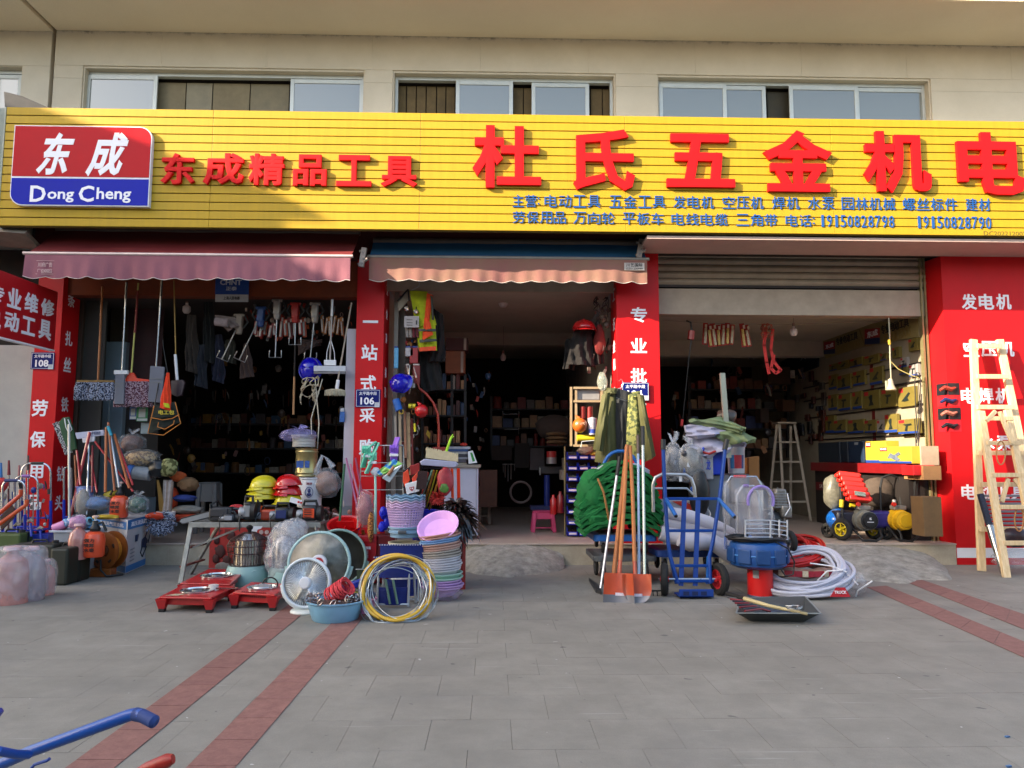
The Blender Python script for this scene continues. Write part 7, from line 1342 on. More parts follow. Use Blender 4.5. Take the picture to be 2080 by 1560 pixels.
for k in range(15):# folded layers, each a bowed slab
    f_=k/14;z_=c.z-.33+.66*f_;sp=.47*(1-.38*abs(f_-.4)** 1.3);dr=.2*(1-f_*.2)
    def fn(u,v,z_=z_,sp=sp,f_=f_,k=k):s=2*u-1;return (c.x+s*sp+.01*math.sin(k*2.3),c.y-.33-.05*math.sin(k*1.9)*.4+.6*v-.08*(1-s*s)*(v < .2),z_-.3*abs(s)** 2.2*(.5+.3*f_)+.05+.012*math.sin(u*13+k)+.01*math.sin(u*31+k*3))
    b=B();b.sheet(fn,26,4,.034);part('net_fold',b,GN,t,bevel=.0)
b=B();blob(b,Q(1206,1003,Yt2+.1),(.19,.2,.29),61,.22,n=26,m=16,fold=9);blob(b,Q(1212,1048,Yt2+.1),(.2,.2,.16),62,.22,n=24,m=14,fold=9);blob(b,Q(1300,1030,Yt2+.15),(.17,.2,.28),64,.18,n=24,m=14,fold=9);part('loose_net',b,GN,t)
tb(t,'tie_strap',M('a3703a',rough=.7),[Q(1214,972,Yt2-.14),Q(1226,1000,Yt2-.17),Q(1234,1040,Yt2-.17),Q(1237,1058,Yt2-.1)],.013,6)
# ================================================================ SHOVELS AND POLES
Ys=G(1290,1222).y;OS=M('b5431c',rough=.35,var=.15,coat=.2);GS=M('74747a',rough=.35,metal=.5)
def shovel(label,top,mid,blade_top,w_px,L_px,square,yaw,grp='shovels and poles leaning on the net bale'):
    c=Q(*blade_top,Ys+.04);t=thing('shovel',label,'shovel',V(c.x,Ys,0),group=grp);s_=S(Ys);w_=w_px*s_;L_=L_px*s_;m_=Matrix.Translation(c)@ Matrix.Rotation(yaw,4,'Z')@ Matrix.Rotation(R(-8),4,'X')
    def fn(u,v):
        s=2*u-1;e=1 if square or v < .45 else math.sqrt(max(0,1-((v-.45)/.55)** 2));return m_ @ V(s*w_/2*(e if not square else 1-.1*(1-v)),-.03+.05*s*s*-1*(1-.5*v)-.02*v,-v*L_)
    for nm,v0,v1,mt in (('blade',0,.72,OS),('blade_tip',.72,1,GS)):b=B();b.sheet(lambda u,v:fn(u,v0+(v1-v0)*v),12,12,.004);part(nm,b,mt,t)
    b=B();b.tube([Q(*mid,Ys+.06),Q(*blade_top,Ys+.03),m_ @ V(0,-.035,-L_*.55)],[.02,.02,.006],8);part('socket',b,OS,t);A=Q(*top,Ys+.45);tb(t,'handle',M('b87038',rough=.55,var=.25,sc=4,stretch=(1,1,.2)),[A,A.lerp(Q(*mid,Ys+.06),.5)+V(.006,0,0),Q(*mid,Ys+.06)],[.02,.02,.022],10)
    p=m_ @ V(0.01,-.05,-L_*.7);b=B();b.box(p,(.09,.004,.028),(R(-8),0,yaw));part('label_sticker',b,M('cfc5cf',rough=.5,var=.3,sc=60),t,smooth=False);return t
shovel('square-bladed orange shovel on the left of the pair',(1273,905),(1260,1138),(1258,1164),62,58,True,R(-14));shovel('round-pointed orange shovel on the right of the pair',(1280,906),(1289,1140),(1290,1166),58,58,False,0)
for a,m_,e,r_,mt,lb,cp in (((1274,904),None,(1247,1165),.023,M('ae6c3c',rough=.6,var=.3),'bare wooden handle leaning left behind the two shovels',None),((1258,930),None,(1220,1195),.016,STEEL,'steel pole with black grip leaning furthest left',BLACK),((1296,885),None,(1298,1166),.014,M('a3b8d6',rough=.35),'pale blue pole right of the shovels',M('5c4a40')),((1305,868),None,(1309,1168),.018,M('a3a59c',rough=.25,metal=.8),'polished steel pole with black grip nearest the hand truck',BLACK)):
    lean('tool_pole',lb,a,e,r_,mt,Ys+.45,Ys+.1,group='shovels and poles leaning on the net bale',caps=cp)
b=B();g0=G(1196,1180);b.poly([G(1196,1180),G(1215,1195),G(1222,1208),G(1210,1204)],(0,0,.04));single('hoe_blade',b,M('3a3a3c',rough=.5,metal=.4),'dark hoe blade on the ground left of the shovels','hoe',smooth=False)
c=G(1326,1210);t=thing('garden_rake','small dark rake head between the round shovel and the hand truck','rake',c);tb(t,'bar',BLACK,[c+V(-.1,0,.05),c+V(.1,0,.05)],.008);[tb(t,'tine',BLACK,[c+V(-.09+.045*k,0,.05),c+V(-.09+.045*k,-.02,.0)],.006,5) for k in range(5)]
# ================================================================ BLUE HAND TRUCK
Yv=G(1405,1214).y+.1;HBL=M('103f8c',rough=.4,var=.15,spec=.3)
t=thing('hand_truck','blue two-wheeled hand truck with red rims standing in front','hand truck',V(Q(1405,1214,Yv).x,Yv,0));H=lambda x,y,d=0:Q(x,y,Yv+d)
for p_ in ([(1347,912),(1351,1010),(1357,1100),(1361,1130),(1377,1185)],[(1473,912),(1462,1010),(1448,1100),(1441,1130),(1443,1185)]):tb(t,'side_rail',HBL,[H(x,y,.25*(1200-y)/300) for x,y in p_],.021,10)
for p_ in (((1347,893),(1347,914)),((1477,893),(1472,914))):tb(t,'grip',BLACK,[H(*p_[0],.26),H(*p_[1],.24)],.029,12)
for y,x0,x1_,w_ in ((1013,1351,1461,.03),(1078,1355,1452,.022),(1149,1366,1440,.02),(1180,1370,1450,.028)):b=B();b.bar(H(x0,y,.25*(1200-y)/300),H(x1_,y,.25*(1200-y)/300),w_,.03);part('cross_bar',b,HBL,t,smooth=False,bevel=.004)
for x0,x1_ in ((1390,1383),(1418,1412)):b=B();b.bar(H(x0,1015,.15),H(x1_,1190,.02),.05,.012,up=(0,1,0));part('back_slat',b,M('123a88',rough=.4),t,smooth=False)
for a,e in (((1353,1014),(1373,1048)),((1460,1014),(1492,1050))):A=H(*a,.15);E=H(*e,-.12);tb(t,'arm',BT,[A,E],.021,10);tb(t,'arm_plug',BLACK,[E,E+(E-A).normalized()*.01],.017,10)
b=B();z_=.03;a=H(1370,1190);c_=H(1438,1190);b.bb(a.x,c_.x,Yv-.2,Yv+.02,.02,.035);b.bb(a.x,c_.x,Yv-.2,Yv-.185,.02,.1);part('toe_plate',b,M('123a88',rough=.4),t,smooth=False,bevel=.004)
b=B();[b.bb(a.x+k,a.x+k+.06,Yv-.204,Yv-.2,.04,.08) for k in (.04,.13,.22)];part('plate_slots',b,M('0a1c4a'),t,smooth=False)
for x in (1350,1461):c=H(x,1181,.02);c.z=.168;wheel(t,c,.168,.075,axis=(1,-.25 if x < 1400 else .25,0),rimc=M('c02a30',rough=.35))
tb(t,'axle',STEEL,[V(H(1338,1181).x,Yv+.02,.168),V(H(1470,1181).x,Yv+.02,.168)],.012)
for x0,x1_,s_ in ((1358,1374,1),(1444,1440,-1)):b=B();b.poly([H(x0,1130,.05),H(x0+8*s_,1130,.05),H(x1_+6*s_,1186,.02),H(x1_-3*s_,1186,.02)],(0,.02,0));part('bracket',b,BT,t,smooth=False)
# behind it
Y8=Yv+.75;flatbed('dark blue platform trolley behind the hand truck carrying the white rolls',1332,1480,1118,1132,Y8,.6,M('1c3f86',rough=.5),.09)
t=thing('white_fabric_rolls','long soft bundle of white cloth rolls lying slantwise behind the hand truck','cloth rolls',Q(1420,1100,Y8));WC=M('c2c0cb',rough=.8,var=.08,sc=3,bump=.15,bsc=20)
for k,(p_,r_) in enumerate((([(1345,1058),(1400,1062),(1460,1082),(1495,1095)],.12),([(1340,1082),(1400,1095),(1450,1100),(1490,1112)],.11),([(1350,1040),(1395,1048),(1440,1062),(1490,1080)],.08),([(1440,1100),(1465,1112),(1480,1128),(1492,1145)],.085),([(1420,1098),(1450,1105),(1475,1125),(1486,1140)],.08),([(1380,1095),(1400,1102),(1430,1100),(1450,1102)],.1))):
    pts=[Q(x,y,Y8-.02-.04*k) for x,y in p_];tb(t,'roll',WC,pts,[r_*.8,r_,r_*.95,r_*.45],14)
t=thing('red_print_sack','white sack with red lettering under the aluminium cart handle','sack',Q(1375,1030,Y8+.2));boxp(t,'sack',M('a5a6ae',rough=.5,var=.15),1330,1016,1440,1050,Y8+.15,.3,.02);b=B();b.poly([Q(1365,1018,Y8+.14),Q(1390,1018,Y8+.14),Q(1435,1040,Y8+.14),Q(1425,1050,Y8+.14)],(0,.005,0));part('print',b,M('b5301c'),t,smooth=False);tb(t,'handle_loop',M('d9d0cc'),arc(Q(1430,1045,Y8+.1),.07,-60,100),.012)
t=thing('aluminium_cart','aluminium loop handle of a cart behind the hand truck','cart handle',Q(1365,1010,Yv+.5));r_=18;tb(t,'loop',ALUM,[Q(1327,1040,Yv+.5),Q(1326,985,Yv+.5),Q(1331,970,Yv+.5),Q(1345,963,Yv+.5),Q(1392,964,Yv+.5),Q(1404,972,Yv+.5),Q(1410,990,Yv+.5),Q(1412,1012,Yv+.5)],.02,10);tb(t,'inner_bar',ALUM,[Q(1328,992,Yv+.5),Q(1395,992,Yv+.5),Q(1408,1004,Yv+.5)],.012,8)
film_bag('rag_bag','grey clear bag of rags left of the shiny wrapped parts','bag',Q(1368,940,Yv+.9),(.13,.12,.24),71,inner=M('5a5a60',rough=.6,var=.5,sc=20),alpha=.4);film_bag('rag_bag','shiny clear bag of metal parts in front of the white cloth stack','bag',Q(1402,942,Yv+.85),(.17,.12,.24),73,inner=M('7a7468',rough=.3,metal=.5,var=.6,sc=25),alpha=.45)
lump('black_machine','black plastic machine column left of the grey cabinet','machine',1420,1000,Yv+.8,(.12,.1,.28),BLACK,5,.2)
t=thing('grey_cabinet','plain grey cabinet behind the blue hand truck','cabinet',Q(1450,1080,Yv+.95));boxp(t,'body',M('62666a',rough=.5),1436,965,1482,1090,Yv+.95,.3)
t=thing('blue_tool_case','blue handled packed tool with a silver front standing on the grey cabinet','tool case',Q(1450,965,Yv+.85));boxp(t,'case',M('1538b4',rough=.35),1424,915,1470,965,Yv+.9,.2,.02);boxp(t,'front',M('94959c',rough=.35,metal=.3),1428,927,1449,974,Yv+.84,.08,.01);tb(t,'handle',M('1538b4',rough=.35),[Q(1426,918,Yv+.85),Q(1430,906,Yv+.85),Q(1460,907,Yv+.85),Q(1464,918,Yv+.85)],.022,8);tb(t,'cord',M('a3261c'),[Q(1426,918,Yv+.82),Q(1440,922,Yv+.8),Q(1455,916,Yv+.8)],.015)
letter(t,'龙',Q(1439,944,Yv+.835),.05,.12,M('1838a8'),name='print',th=.004)
t=thing('putty_pail','white printed pail with red and blue label beside the cardboard','pail',Q(1504,960,Yv+1.0));a,c_,z0,z1=prect(1486,908,1521,962,Yv+1.0);m=V((a+c_)/2,Yv+1.15,z0);rr_=(c_-a)/2;b=B();b.lathe([(.001,0),(rr_*.92,0),(rr_,z1-z0-.03),(rr_*1.04,z1-z0-.02),(rr_*1.04,z1-z0),(.001,z1-z0)],m,24);part('pail',b,M('b0aeb2',rough=.4),t)
for k,(u0,u1,cc) in enumerate(((-150,-120,'3a7aa8'),(-120,-70,'b8303c'),(-70,-50,'2a2f6a'))):b=B();b.lathe([(rr_*.95,.06),(rr_*1.0,(z1-z0)*.7)],m,6,a0=R(u0),a1=R(u1));part('print',b,M(cc,rough=.4,var=.3,sc=15),t)
t=thing('cardboard_sheet','brown cardboard carton side right of the white pail','carton',Q(1535,985,Yv+1.2));b=B();b.poly([Q(1521,930,Yv+1.2),Q(1542,927,Yv+1.2),Q(1545,1085,Yv+1.2),Q(1524,1085,Yv+1.2)],(0,.15,0));part('board',b,card('8a5a28'),t,smooth=False)
t=thing('goods_crate','plain grey crate stack under the white printed pail','crate',Q(1504,1080,Yv+1.0));boxp(t,'upper_crate',M('55585c',rough=.6),1484,963,1523,1022,Yv+1.0,.3,.01);boxp(t,'lower_crate',M('4a4c52',rough=.6),1482,1024,1525,1100,Yv+.99,.32,.01)
SW=M('9f9fb6',rough=.8,var=.2,sc=4,bump=.3,bsc=30);SGN=M('6f7f5a',rough=.75,var=.25,sc=4,bump=.3)
for k,(q_,mt,lb,nm) in enumerate((([(1396,888),(1480,884),(1518,900),(1405,932)],SW,'crumpled white cloth sheet at the bottom of the cloth stack','folded_cloth'),([(1392,866),(1470,862),(1490,880),(1394,886)],SW,'rolled white cloth in the middle of the cloth stack','folded_cloth'),([(1400,858),(1462,846),(1515,868),(1490,882)],SGN,'pale green cloth folded over the white roll','folded_cloth'),([(1440,880),(1500,872),(1535,890),(1480,905)],SGN,'pale green cloth tails hanging on the right of the stack','folded_cloth'))):b=poly_sheet(q_,Yv+.9-.03*k,.14,18,12,fold=.025,sd=k,th=.05);single(nm,b,mt,lb,'cloth')
lump('cap_bag','dark grey wrapped parcel on top of the cloth stack','parcel',1476,846,Yv+1.0,(.12,.1,.09),M('4a4038',rough=.4,var=.6,sc=15),6,.3)
b=B();b.bar(Q(1467,758,Yv+.85),Q(1480,930,Yv+.8),.06,.035,up=(0,1,0));single('metal_profile',b,M('9a9c8c',rough=.35,metal=.4,var=.15),'pale metal profile bar sticking up from the cloth stack','profile',smooth=False)
# clear wrapped shopping trolleys with wire basket
Y9=Yv+.45
for k,(x0,x1_,y0,yb,cc,gx,lb) in enumerate(((1470,1550,966,1115,'c9c6c4',(1490,1515),'tall clear-wrapped folding trolley with a pink red grip'),(1494,1545,985,1115,'d3d0d0',(1510,1520),'middle clear-wrapped folding trolley'),(1520,1570,990,1115,'d3d0d0',(1530,1560),'clear-wrapped trolley with a purple arched top'))):
    t=thing('wrapped_trolley',lb,'trolley',Q((x0+x1_)/2,yb,Y9-.1*k));Y=Y9-.12*k;tb(t,'frame',CH,[Q(x0+3,yb,Y),Q(x0+3,y0+20,Y),Q(x0+14,y0+2,Y),Q(x1_-14,y0+2,Y),Q(x1_-3,y0+20,Y),Q(x1_-3,yb,Y)],.011,8)
    tb(t,'grip',M('c23a44' if k == 0 else '7d5aa8',rough=.4),[Q(gx[0],y0+2,Y-.01),Q(gx[1],y0+2,Y-.01)],.018,10);tb(t,'post',M('1a5ab8',rough=.4),[Q(x0+4,yb-28,Y-.02),Q(x0+4,yb,Y-.02)],.018)
    b=B();A=Q(x0,yb,Y-.03);C_=Q(x1_,y0,Y-.03);b.sheet(lambda u,v:(A.x+(C_.x-A.x)*u,Y-.04-.06*math.sin(PI*u)-.012*math.sin(u*23+v*9)-.01*math.sin(v*17+u*5),A.z+(C_.z-A.z)*v*(1-.12*abs(2*u-1)** 3)),24,24,.004);part('plastic_wrap',b,film('d0ced6',.3),t)
b=B();b.tube([Q(1545+26*math.cos(R(a_)),1018-30*math.sin(R(a_)),Y9-.3) for a_ in range(-20,201,12)],.016,8);single('purple_arch',b,M('8f7ac0',rough=.35),'pale purple arched edge of the wrapped trolley bag','arch')
t=thing('wire_basket','white wire basket above the blue reel','wire basket',Q(1555,1105,Y9-.4));W_=M('c6c8ce',rough=.3,metal=.3);Yb9=Y9-.42
for y in (1057,1065,1074,1083,1091):tb(t,'wire',W_,[Q(1514,y,Yb9),Q(1566,y,Yb9),Q(1600,y+5,Yb9+.15)],.006,6)
for x in (1514,1565,1583,1599):tb(t,'upright',W_,[Q(x,1056,Yb9),Q(x,1095,Yb9)],.009,6)
t=thing('small_engine','small silver petrol engine behind the wrapped trolleys','engine',Q(1582,1060,Y9));lump_c=Q(1582,1020,Y9+.1)
b=B();b.box(lump_c+V(0,0,.04),(.13,.16,.22));b.box(lump_c+V(.05,-.06,-.1),(.12,.1,.14));part('engine_block',b,M('8a8680',rough=.35,metal=.5,var=.5,sc=30),t,bevel=.02);b=B();[b.box(lump_c+V(0,-.0,-.05+.03*k),(.16,.18,.01)) for k in range(6)];part('cooling_fins',b,GRYM,t,smooth=False);b=B();b.ball(lump_c+V(-.1,0,-.2),(.14,.12,.12));part('tank',b,BLACK,t);wheel(t,lump_c+V(.06,-.1,-.43),.13,.06,axis=(1,.3,0));tb(t,'lead',WH,[lump_c+V(.06,-.1,.1),lump_c+V(.08,-.12,-.05),lump_c+V(.02,-.12,-.14)],.006)
# ================================================================ BLUE REEL ON RED CYLINDER, PIPE COILS, TRAY
c=G(1552,1214)+V(0,.1,0);zr=Q(1552,1152,c.y).z;t=thing('red_cylinder','red plastic cylinder with a square window standing under the blue reel','cylinder',c);b=B();b.lathe([(.001,0),(.128,0),(.13,.01),(.128,zr),(.001,zr)],c,30);part('cylinder',b,M('cf1f1e',rough=.35,var=.1),t)
b=B();b.box(c+V(-.08,-.108,zr*.78),(.06,.012,.06),(0,0,R(-38)));b.box(c+V(-.08,-.108,zr*.99-.04),(.06,.012,.05),(0,0,R(-38)));part('window',b,M('8e8e90',rough=.4),t,smooth=False);b=B();b.lathe([(.13,0),(.136,.008),(.13,.016)],c,28);part('base_ring',b,M('46506a',rough=.5),t)
rb=c+V(-.005,.03,zr);t=thing('blue_reel','round dark blue segmented drum with black cable on its top','reel',rb);Rr=57*S(c.y);hR=52*S(c.y);DBL=M('1a4c8e',rough=.42,var=.12)
b=B();b.lathe([(.001,0),(Rr*.8,0),(Rr*.96,.03),(Rr,.09),(Rr,hR*.7),(Rr*.95,hR*.92),(Rr*.8,hR),(.001,hR)],rb,40);part('drum',b,DBL,t)
for k in range(10):a_=-PI+k*PI/5+.15;b=B();b.box(rb+V(Rr*math.cos(a_)*1.0,Rr*math.sin(a_)*1.0,hR*.48),(.03,.14,hR*.55),(0,0,a_));part('segment_rib',b,M('164076',rough=.45),t,bevel=.01)
b=B();b.tube([rb+V(Rr*1.015*math.cos(2*PI*k/40),Rr*1.015*math.sin(2*PI*k/40),hR*.5) for k in range(40)],.007,6,True);part('seam_wire',b,M('4a86c4',rough=.4),t)
t=thing('black_cable','black cable coiled on the blue reel with a loop hanging at the right','cable',rb+V(0,0,hR));rn=random.Random(3)
for k in range(9):rr_=Rr*(.6+.05*k);b=B();b.tube([rb+V(-.02+rr_*math.cos(2*PI*j/30)*1.05,rr_*math.sin(2*PI*j/30)*.9,hR+.012+.012*(k % 3)+.006*math.sin(j*1.3+k)) for j in range(30)],.009,6,True);part('turn',b,BLACK,t)
tb(t,'hanging_loop',BLACK,[rb+V(Rr*.3,-Rr*.7,hR+.02),rb+V(Rr*.75,-Rr*.85,hR*.8),rb+V(Rr*.98,-Rr*.8,hR*.3),rb+V(Rr*.9,-Rr*.85,-.04),rb+V(Rr*.65,-Rr*.8,-.06),rb+V(Rr*.55,-Rr*.7,.0)],.009,7)
c=G(1655,1215)+V(.0,.25,0)
def pipes(label,cc,n_,ro,ri,z0,dz,r_,mat,seed,nm='pipe_coil',tilt=0,sq=.75):
    rr_=random.Random(seed);t=thing(nm,label,'pipe coil',cc)
    for k in range(n_):
        u=rr_.random();ra=ri+(ro-ri)*u;z=z0+dz*k/n_;ph=rr_.uniform(0,6);pts=[cc+V(ra*math.cos(2*PI*j/44)+.015*math.sin(ph+j*.3),ra*sq*math.sin(2*PI*j/44),z+r_+tilt*.5*(1+math.sin(2*PI*j/44+.5))+.02*math.sin(ph+2*PI*j/22)) for j in range(44)]
        for p in pts:p.z=max(p.z,r_*.9)
        tb(t,'turn',mat,pts,r_,8,True)
    return t
pipes('thick coil of pale lilac white pipe at the right of the red cylinder',c,17,.52,.3,0,.13,.018,M('b4b6c4',rough=.35,var=.12),2,tilt=.3);pipes('coil of red pipe lying on top of the white coils',c+V(-.02,.4,.22),14,.44,.24,0,.1,.014,M('c02420',rough=.35,var=.15),5,tilt=.22)
t=thing('red_print_wrap','brown film wrapped pipe coil with a red and cream printed tape','pipe coil',c+V(0,.2,.2));b=B();b.lathe([(.42+.06*math.cos(R(a_)),.25+.05*math.sin(R(a_))) for a_ in range(0,360,30)]+[(.48,.25)],c+V(0,.3,-.02),40,wob=lambda r,z,a:(r*(1+.02*math.sin(a*13)),z+.012*math.sin(a*9)));part('wrapped_ring',b,M('8d6a58',rough=.3,var=.5,sc=15,bump=.5,bsc=60),t)
for k in range(10):a_=R(-125+k*7);b=B();q=Euler((0,0,a_)).to_matrix();b.box(c+V(0,.3,.23)+q @ V(.485,0,0),(.006,.058,.06),q);part('tape_print',b,M('a01f30' if k % 4 else 'd0c0a0',rough=.5,var=.3,sc=50),t,smooth=False)
film_bag('pipe_wrap','clear printed film with red triangle over the right end of the pipe coil','film',c+V(.42,-.1,.13),(.17,.2,.14),81,tie=False,alpha=.4,col='d8cfcf');b=B();p=G(1708,1228)+V(0,-.04,.1);b.poly([p+V(-.12,0,-.02),p+V(.08,0,-.02),p+V(.03,0,.07),p+V(-.06,0,.07)],(0,.004,0));o=single('printed_label',b,M('b82430',rough=.4),'red trapezoid label reading TRUCK on the wrapped coil','label',smooth=False);put_=B();
b=B();put(b,'TRUCK',p+V(-.02,-.004,.025),.12,.03,th=.003,bold=.02);part('print',b,LET,o,smooth=False)
for k,(a,m_,e) in enumerate((((1645,1144),(1690,1150),(1720,1162)),((1655,1185),(1680,1160),(1712,1158)),((1715,1160),(1730,1175),(1743,1188)),((1735,1222),(1742,1200),(1772,1180)))):b=B();b.tube([Q(*a,c.y-.15),Q(*m_,c.y-.2),Q(*e,c.y-.25)],.008,6);single('tie_cord',b,WH,('white strap across the red pipe coil','white strap curving over the lilac pipes','white strap end pointing right','white strap end rising from the floor at the far right')[k],'strap')
# tray
g=[G(1520,1258),G(1632,1262),G(1666,1240),G(1498,1232)];tc=sum(g,Vector())/4;tc.z=0;t=thing('mortar_tray','dark grey square mortar tray holding pliers and a crowbar','tray',tc);zt3=.1
A=[G(1524,1262),G(1633,1264),G(1640,1242),G(1530,1240)];Bq=[G(1496,1245,zt3),G(1667,1246,zt3),G(1636,1212,zt3),G(1505,1214,zt3)]
b=B();b.add([V(p.x,p.y,.004) for p in A]+Bq,[(0,1,2,3),(0,1,5,4),(1,2,6,5),(2,3,7,6),(3,0,4,7)]);o=part('tray',b,M('3f4446',rough=.45,var=.15),t,smooth=False);md=o.modifiers.new('solid','SOLIDIFY');md.thickness=.006
for p,q_ in ((0,1),(1,2),(2,3),(3,0)):b=B();b.bar(Bq[p],Bq[q_],.014,.008);part('rim',b,M('8e9494',rough=.4),t,smooth=False)
tb(thing('crowbar','black and cream wrecking tool lying across the tray corner','tool',G(1500,1215,.14)),'grip',BLACK,[G(1477,1206,.15),G(1512,1216,.15)],.022,10);tb(thing('pick_handle','cream shaft of the tool lying across the tray','shaft',G(1540,1225,.14)),'shaft',M('b5a67a',rough=.5),[G(1512,1216,.15),G(1560,1230,.14),G(1640,1247,.1)],[.02,.016,.012],9)
rn=random.Random(5)
for k in range(8):b=B();x=1482+k*5;A=G(x-4,1213+k*4,.14);E=G(x+62+k*5,1238+k,.07);t=thing('pliers','red-handled pliers in the mortar tray, number %s counting forward' %('one','two','three','four','five','six','seven','eight')[k],'pliers',E,group='red-handled pliers fanned in the mortar tray');tb(t,'handle',M('7a1c1e' if k % 2 else '25252a',rough=.4),[A,A.lerp(E,.35)+V(0,.02,.02),A.lerp(E,.55)],.009,6);tb(t,'jaw',M('4a4a54',rough=.3,metal=.6),[A.lerp(E,.5),E],[.012,.006],6)
t=thing('wire_tangle','small tangle of thin steel wire at the front of the tray','wire',G(1615,1245,.1));rope_tangle(t,'wire',STEEL,G(1615,1240,.13),.12,.07,4,3,.0025,.05)
lump('loose_stone','brown grey stone lying against the step near the corner pillar','stone',1846,1152,G(1846,1160).y+.05,(.235,.12,.07),M('6d6253',rough=.85,var=.35,sc=8,bump=.7,bsc=25),3,.12)
# ================================================================ RIGHT BAY INTERIOR
XW=rr-.005
def wq(pts,X):return [PX(x,y,X) for x,y in pts]
def wallsign(label,pts,mat,cat='sign board',name='sign_board'):
    q=wq(pts,XW);t=thing(name,label,cat,q[3]);b=B();b.poly(q,(-.03,0,0));part('board',b,mat,t,smooth=False);return t,q
SY=M('8a7a4e',rough=.55,var=.1)
t,q=wallsign('dark blue maker sign board furthest inside the right-hand bay',[(1578,741),(1664,694),(1664,745),(1578,778)],M('16222c',rough=.5))
def wtxt(t,s_,x0,y0,x1_,y1_,X,mat,bold=.015,nm='print'):
    a,c_=PX(x0,(y0+y1_)/2,X),PX(x1_,(y0+y1_)/2,X);tp,bt_=PX((x0+x1_)/2,y0,X),PX((x0+x1_)/2,y1_,X);b=B();put(b,s_,(X,(a.y+c_.y)/2,(tp.z+bt_.z)/2),abs(a.y-c_.y),tp.z-bt_.z,right=(0,-1,0),th=.006,bold=bold);part(nm,b,mat,t,smooth=False)
wtxt(t,'大艺',1625,714,1650,730,XW-.033,M('8f9aa0'))
t,q=wallsign('cream power tool sign board between the dark one and the shop front',[(1666,692),(1746,665),(1760,703),(1680,728)],SY)
def logo_s(t,x0,y0,x1_,y1_,X):
    b=B();b.poly(wq([(x0,y0+3),(x1_,y0),(x1_,(y0+y1_)/2+3),(x0,(y0+y1_)/2+6)],X),(-.006,0,0));part('logo_red',b,M('a5222a',rough=.5),t,smooth=False);b=B();b.poly(wq([(x0,(y0+y1_)/2+6.5),(x1_,(y0+y1_)/2+3.5),(x1_,y1_),(x0,y1_+2)],X),(-.006,0,0));part('logo_blue',b,M('1a2a5c',rough=.5),t,smooth=False)
logo_s(t,1674,692,1696,718,XW-.032);wtxt(t,'东成',1677,698,1693,707,XW-.04,LET);wtxt(t,'专业电动工具',1698,680,1742,696,XW-.033,BLACK,.02);wtxt(t,'POWER TOOLS',1700,696,1746,709,XW-.033,M('8a7440'),.01)
t,q=wallsign('cream power tool sign board nearest the shop front',[(1748,664),(1866,636),(1866,684),(1762,704)],SY)
logo_s(t,1757,666,1787,698,XW-.032);wtxt(t,'东成',1761,671,1783,684,XW-.04,LET);wtxt(t,'专业电动工具',1789,652,1846,672,XW-.033,BLACK,.02);wtxt(t,'POWER TOOLS',1796,670,1850,689,XW-.033,M('8a7440'),.01)
YB_,WB_=M('766830',rough=.5,var=.15),M('9a9490',rough=.5,var=.1);BB_=M('1a3f8f',rough=.5);RB_=M('b0232a',rough=.5)
rown=('row under the sign boards','second display row','third display row','fourth display row')
def pbx(x0,x1_,yc,h,rowi,k,blue=True,white=False,dX=.0,sil=0):
    X=XW-.05-dX;a=PX(x0,yc,X);c_=PX(x1_,yc,X);m=PX((x0+x1_)/2,yc,X);hh=h*(m.y+10.1)/F/2
    t=thing('tool_pack','%s tool pack in the %s, %s from the inside' %('white' if white else 'yellow',rown[rowi],('first','second','third','fourth','fifth','sixth','seventh','eighth')[k]),'tool pack',(X,m.y,m.z-hh),group='boxed power tools on the right-hand wall')
    b=B();b.bb(X,X+.05,c_.y,a.y,m.z-hh,m.z+hh);part('box',b,WB_ if white else YB_,t,smooth=False,bevel=.004);w_=abs(a.y-c_.y)
    y0=a.y;b=B();b.bb(X-.003,X,y0-w_*.32,y0-w_*.05,m.z+hh*.5,m.z+hh*.92);part('logo',b,RB_,t,smooth=False)
    if blue:b=B();b.bb(X-.003,X,c_.y+.004,a.y-.004,m.z-hh*.97,m.z-hh*.7);part('stripe',b,BB_,t,smooth=False)
    b=B();cy=(a.y+c_.y)/2;z=m.z-hh*.05;g_=(k+rowi)% 3
    P_=[[(-.3,.3),(.2,.35),(.25,.15),(0,.1),(-.05,-.5),(-.2,-.45),(-.12,.1)],[(-.35,-.3),(.2,.4),(.32,.3),(.1,-.05),(.2,-.3),(-.1,-.35)],[(0,.5),(.12,.45),(.08,-.1),(.2,-.45),(-.2,-.5),(-.08,-.1),(-.2,.3)]][g_]
    b.poly([V(X-.003,cy-u*w_*.8,z+v*hh*1.2) for u,v in P_],(-.003,0,0));part('tool_picture',b,M('1f2a28',rough=.5,var=.5,sc=40),t,smooth=False)
for k,(x0,x1_,y,h) in enumerate(((1684,1700,746,14),(1702,1724,741,16),(1726,1751,736,18),(1755,1785,730,18),(1788,1800,725,14),(1812,1826,716,22),(1829,1842,736,20),(1845,1864,700,26))):pbx(x0,x1_,y,h,0,k,blue=k % 2 == 0,white=k in (6,))
for k,(x0,x1_,y,h) in enumerate(((1683,1699,776,30),(1701,1727,776,30),(1732,1756,768,30),(1766,1792,763,36),(1826,1842,742+8,22),(1846,1864,752,24))):pbx(x0,x1_,y,h,1,k,white=k == 5)
for k,(x0,x1_,y,h) in enumerate(((1682,1700,817,32),(1703,1727,817,34),(1731,1750,813,36),(1754,1786,812,38),(1790,1820,808,38),(1824,1858,806,40))):pbx(x0,x1_,y,h,2,k,blue=k < 3)
for k,(x0,x1_,y,h) in enumerate(((1676,1695,862,36),(1693,1718,866,26),(1722,1754,866,28),(1756,1779,866,26),(1781,1798,866,26),(1797,1822,860,38))):pbx(x0,x1_,y,h,3,k,white=k == 4,dX=.02*(k % 2))
pbx(1824,1866,866,30,3,6,dX=.06)
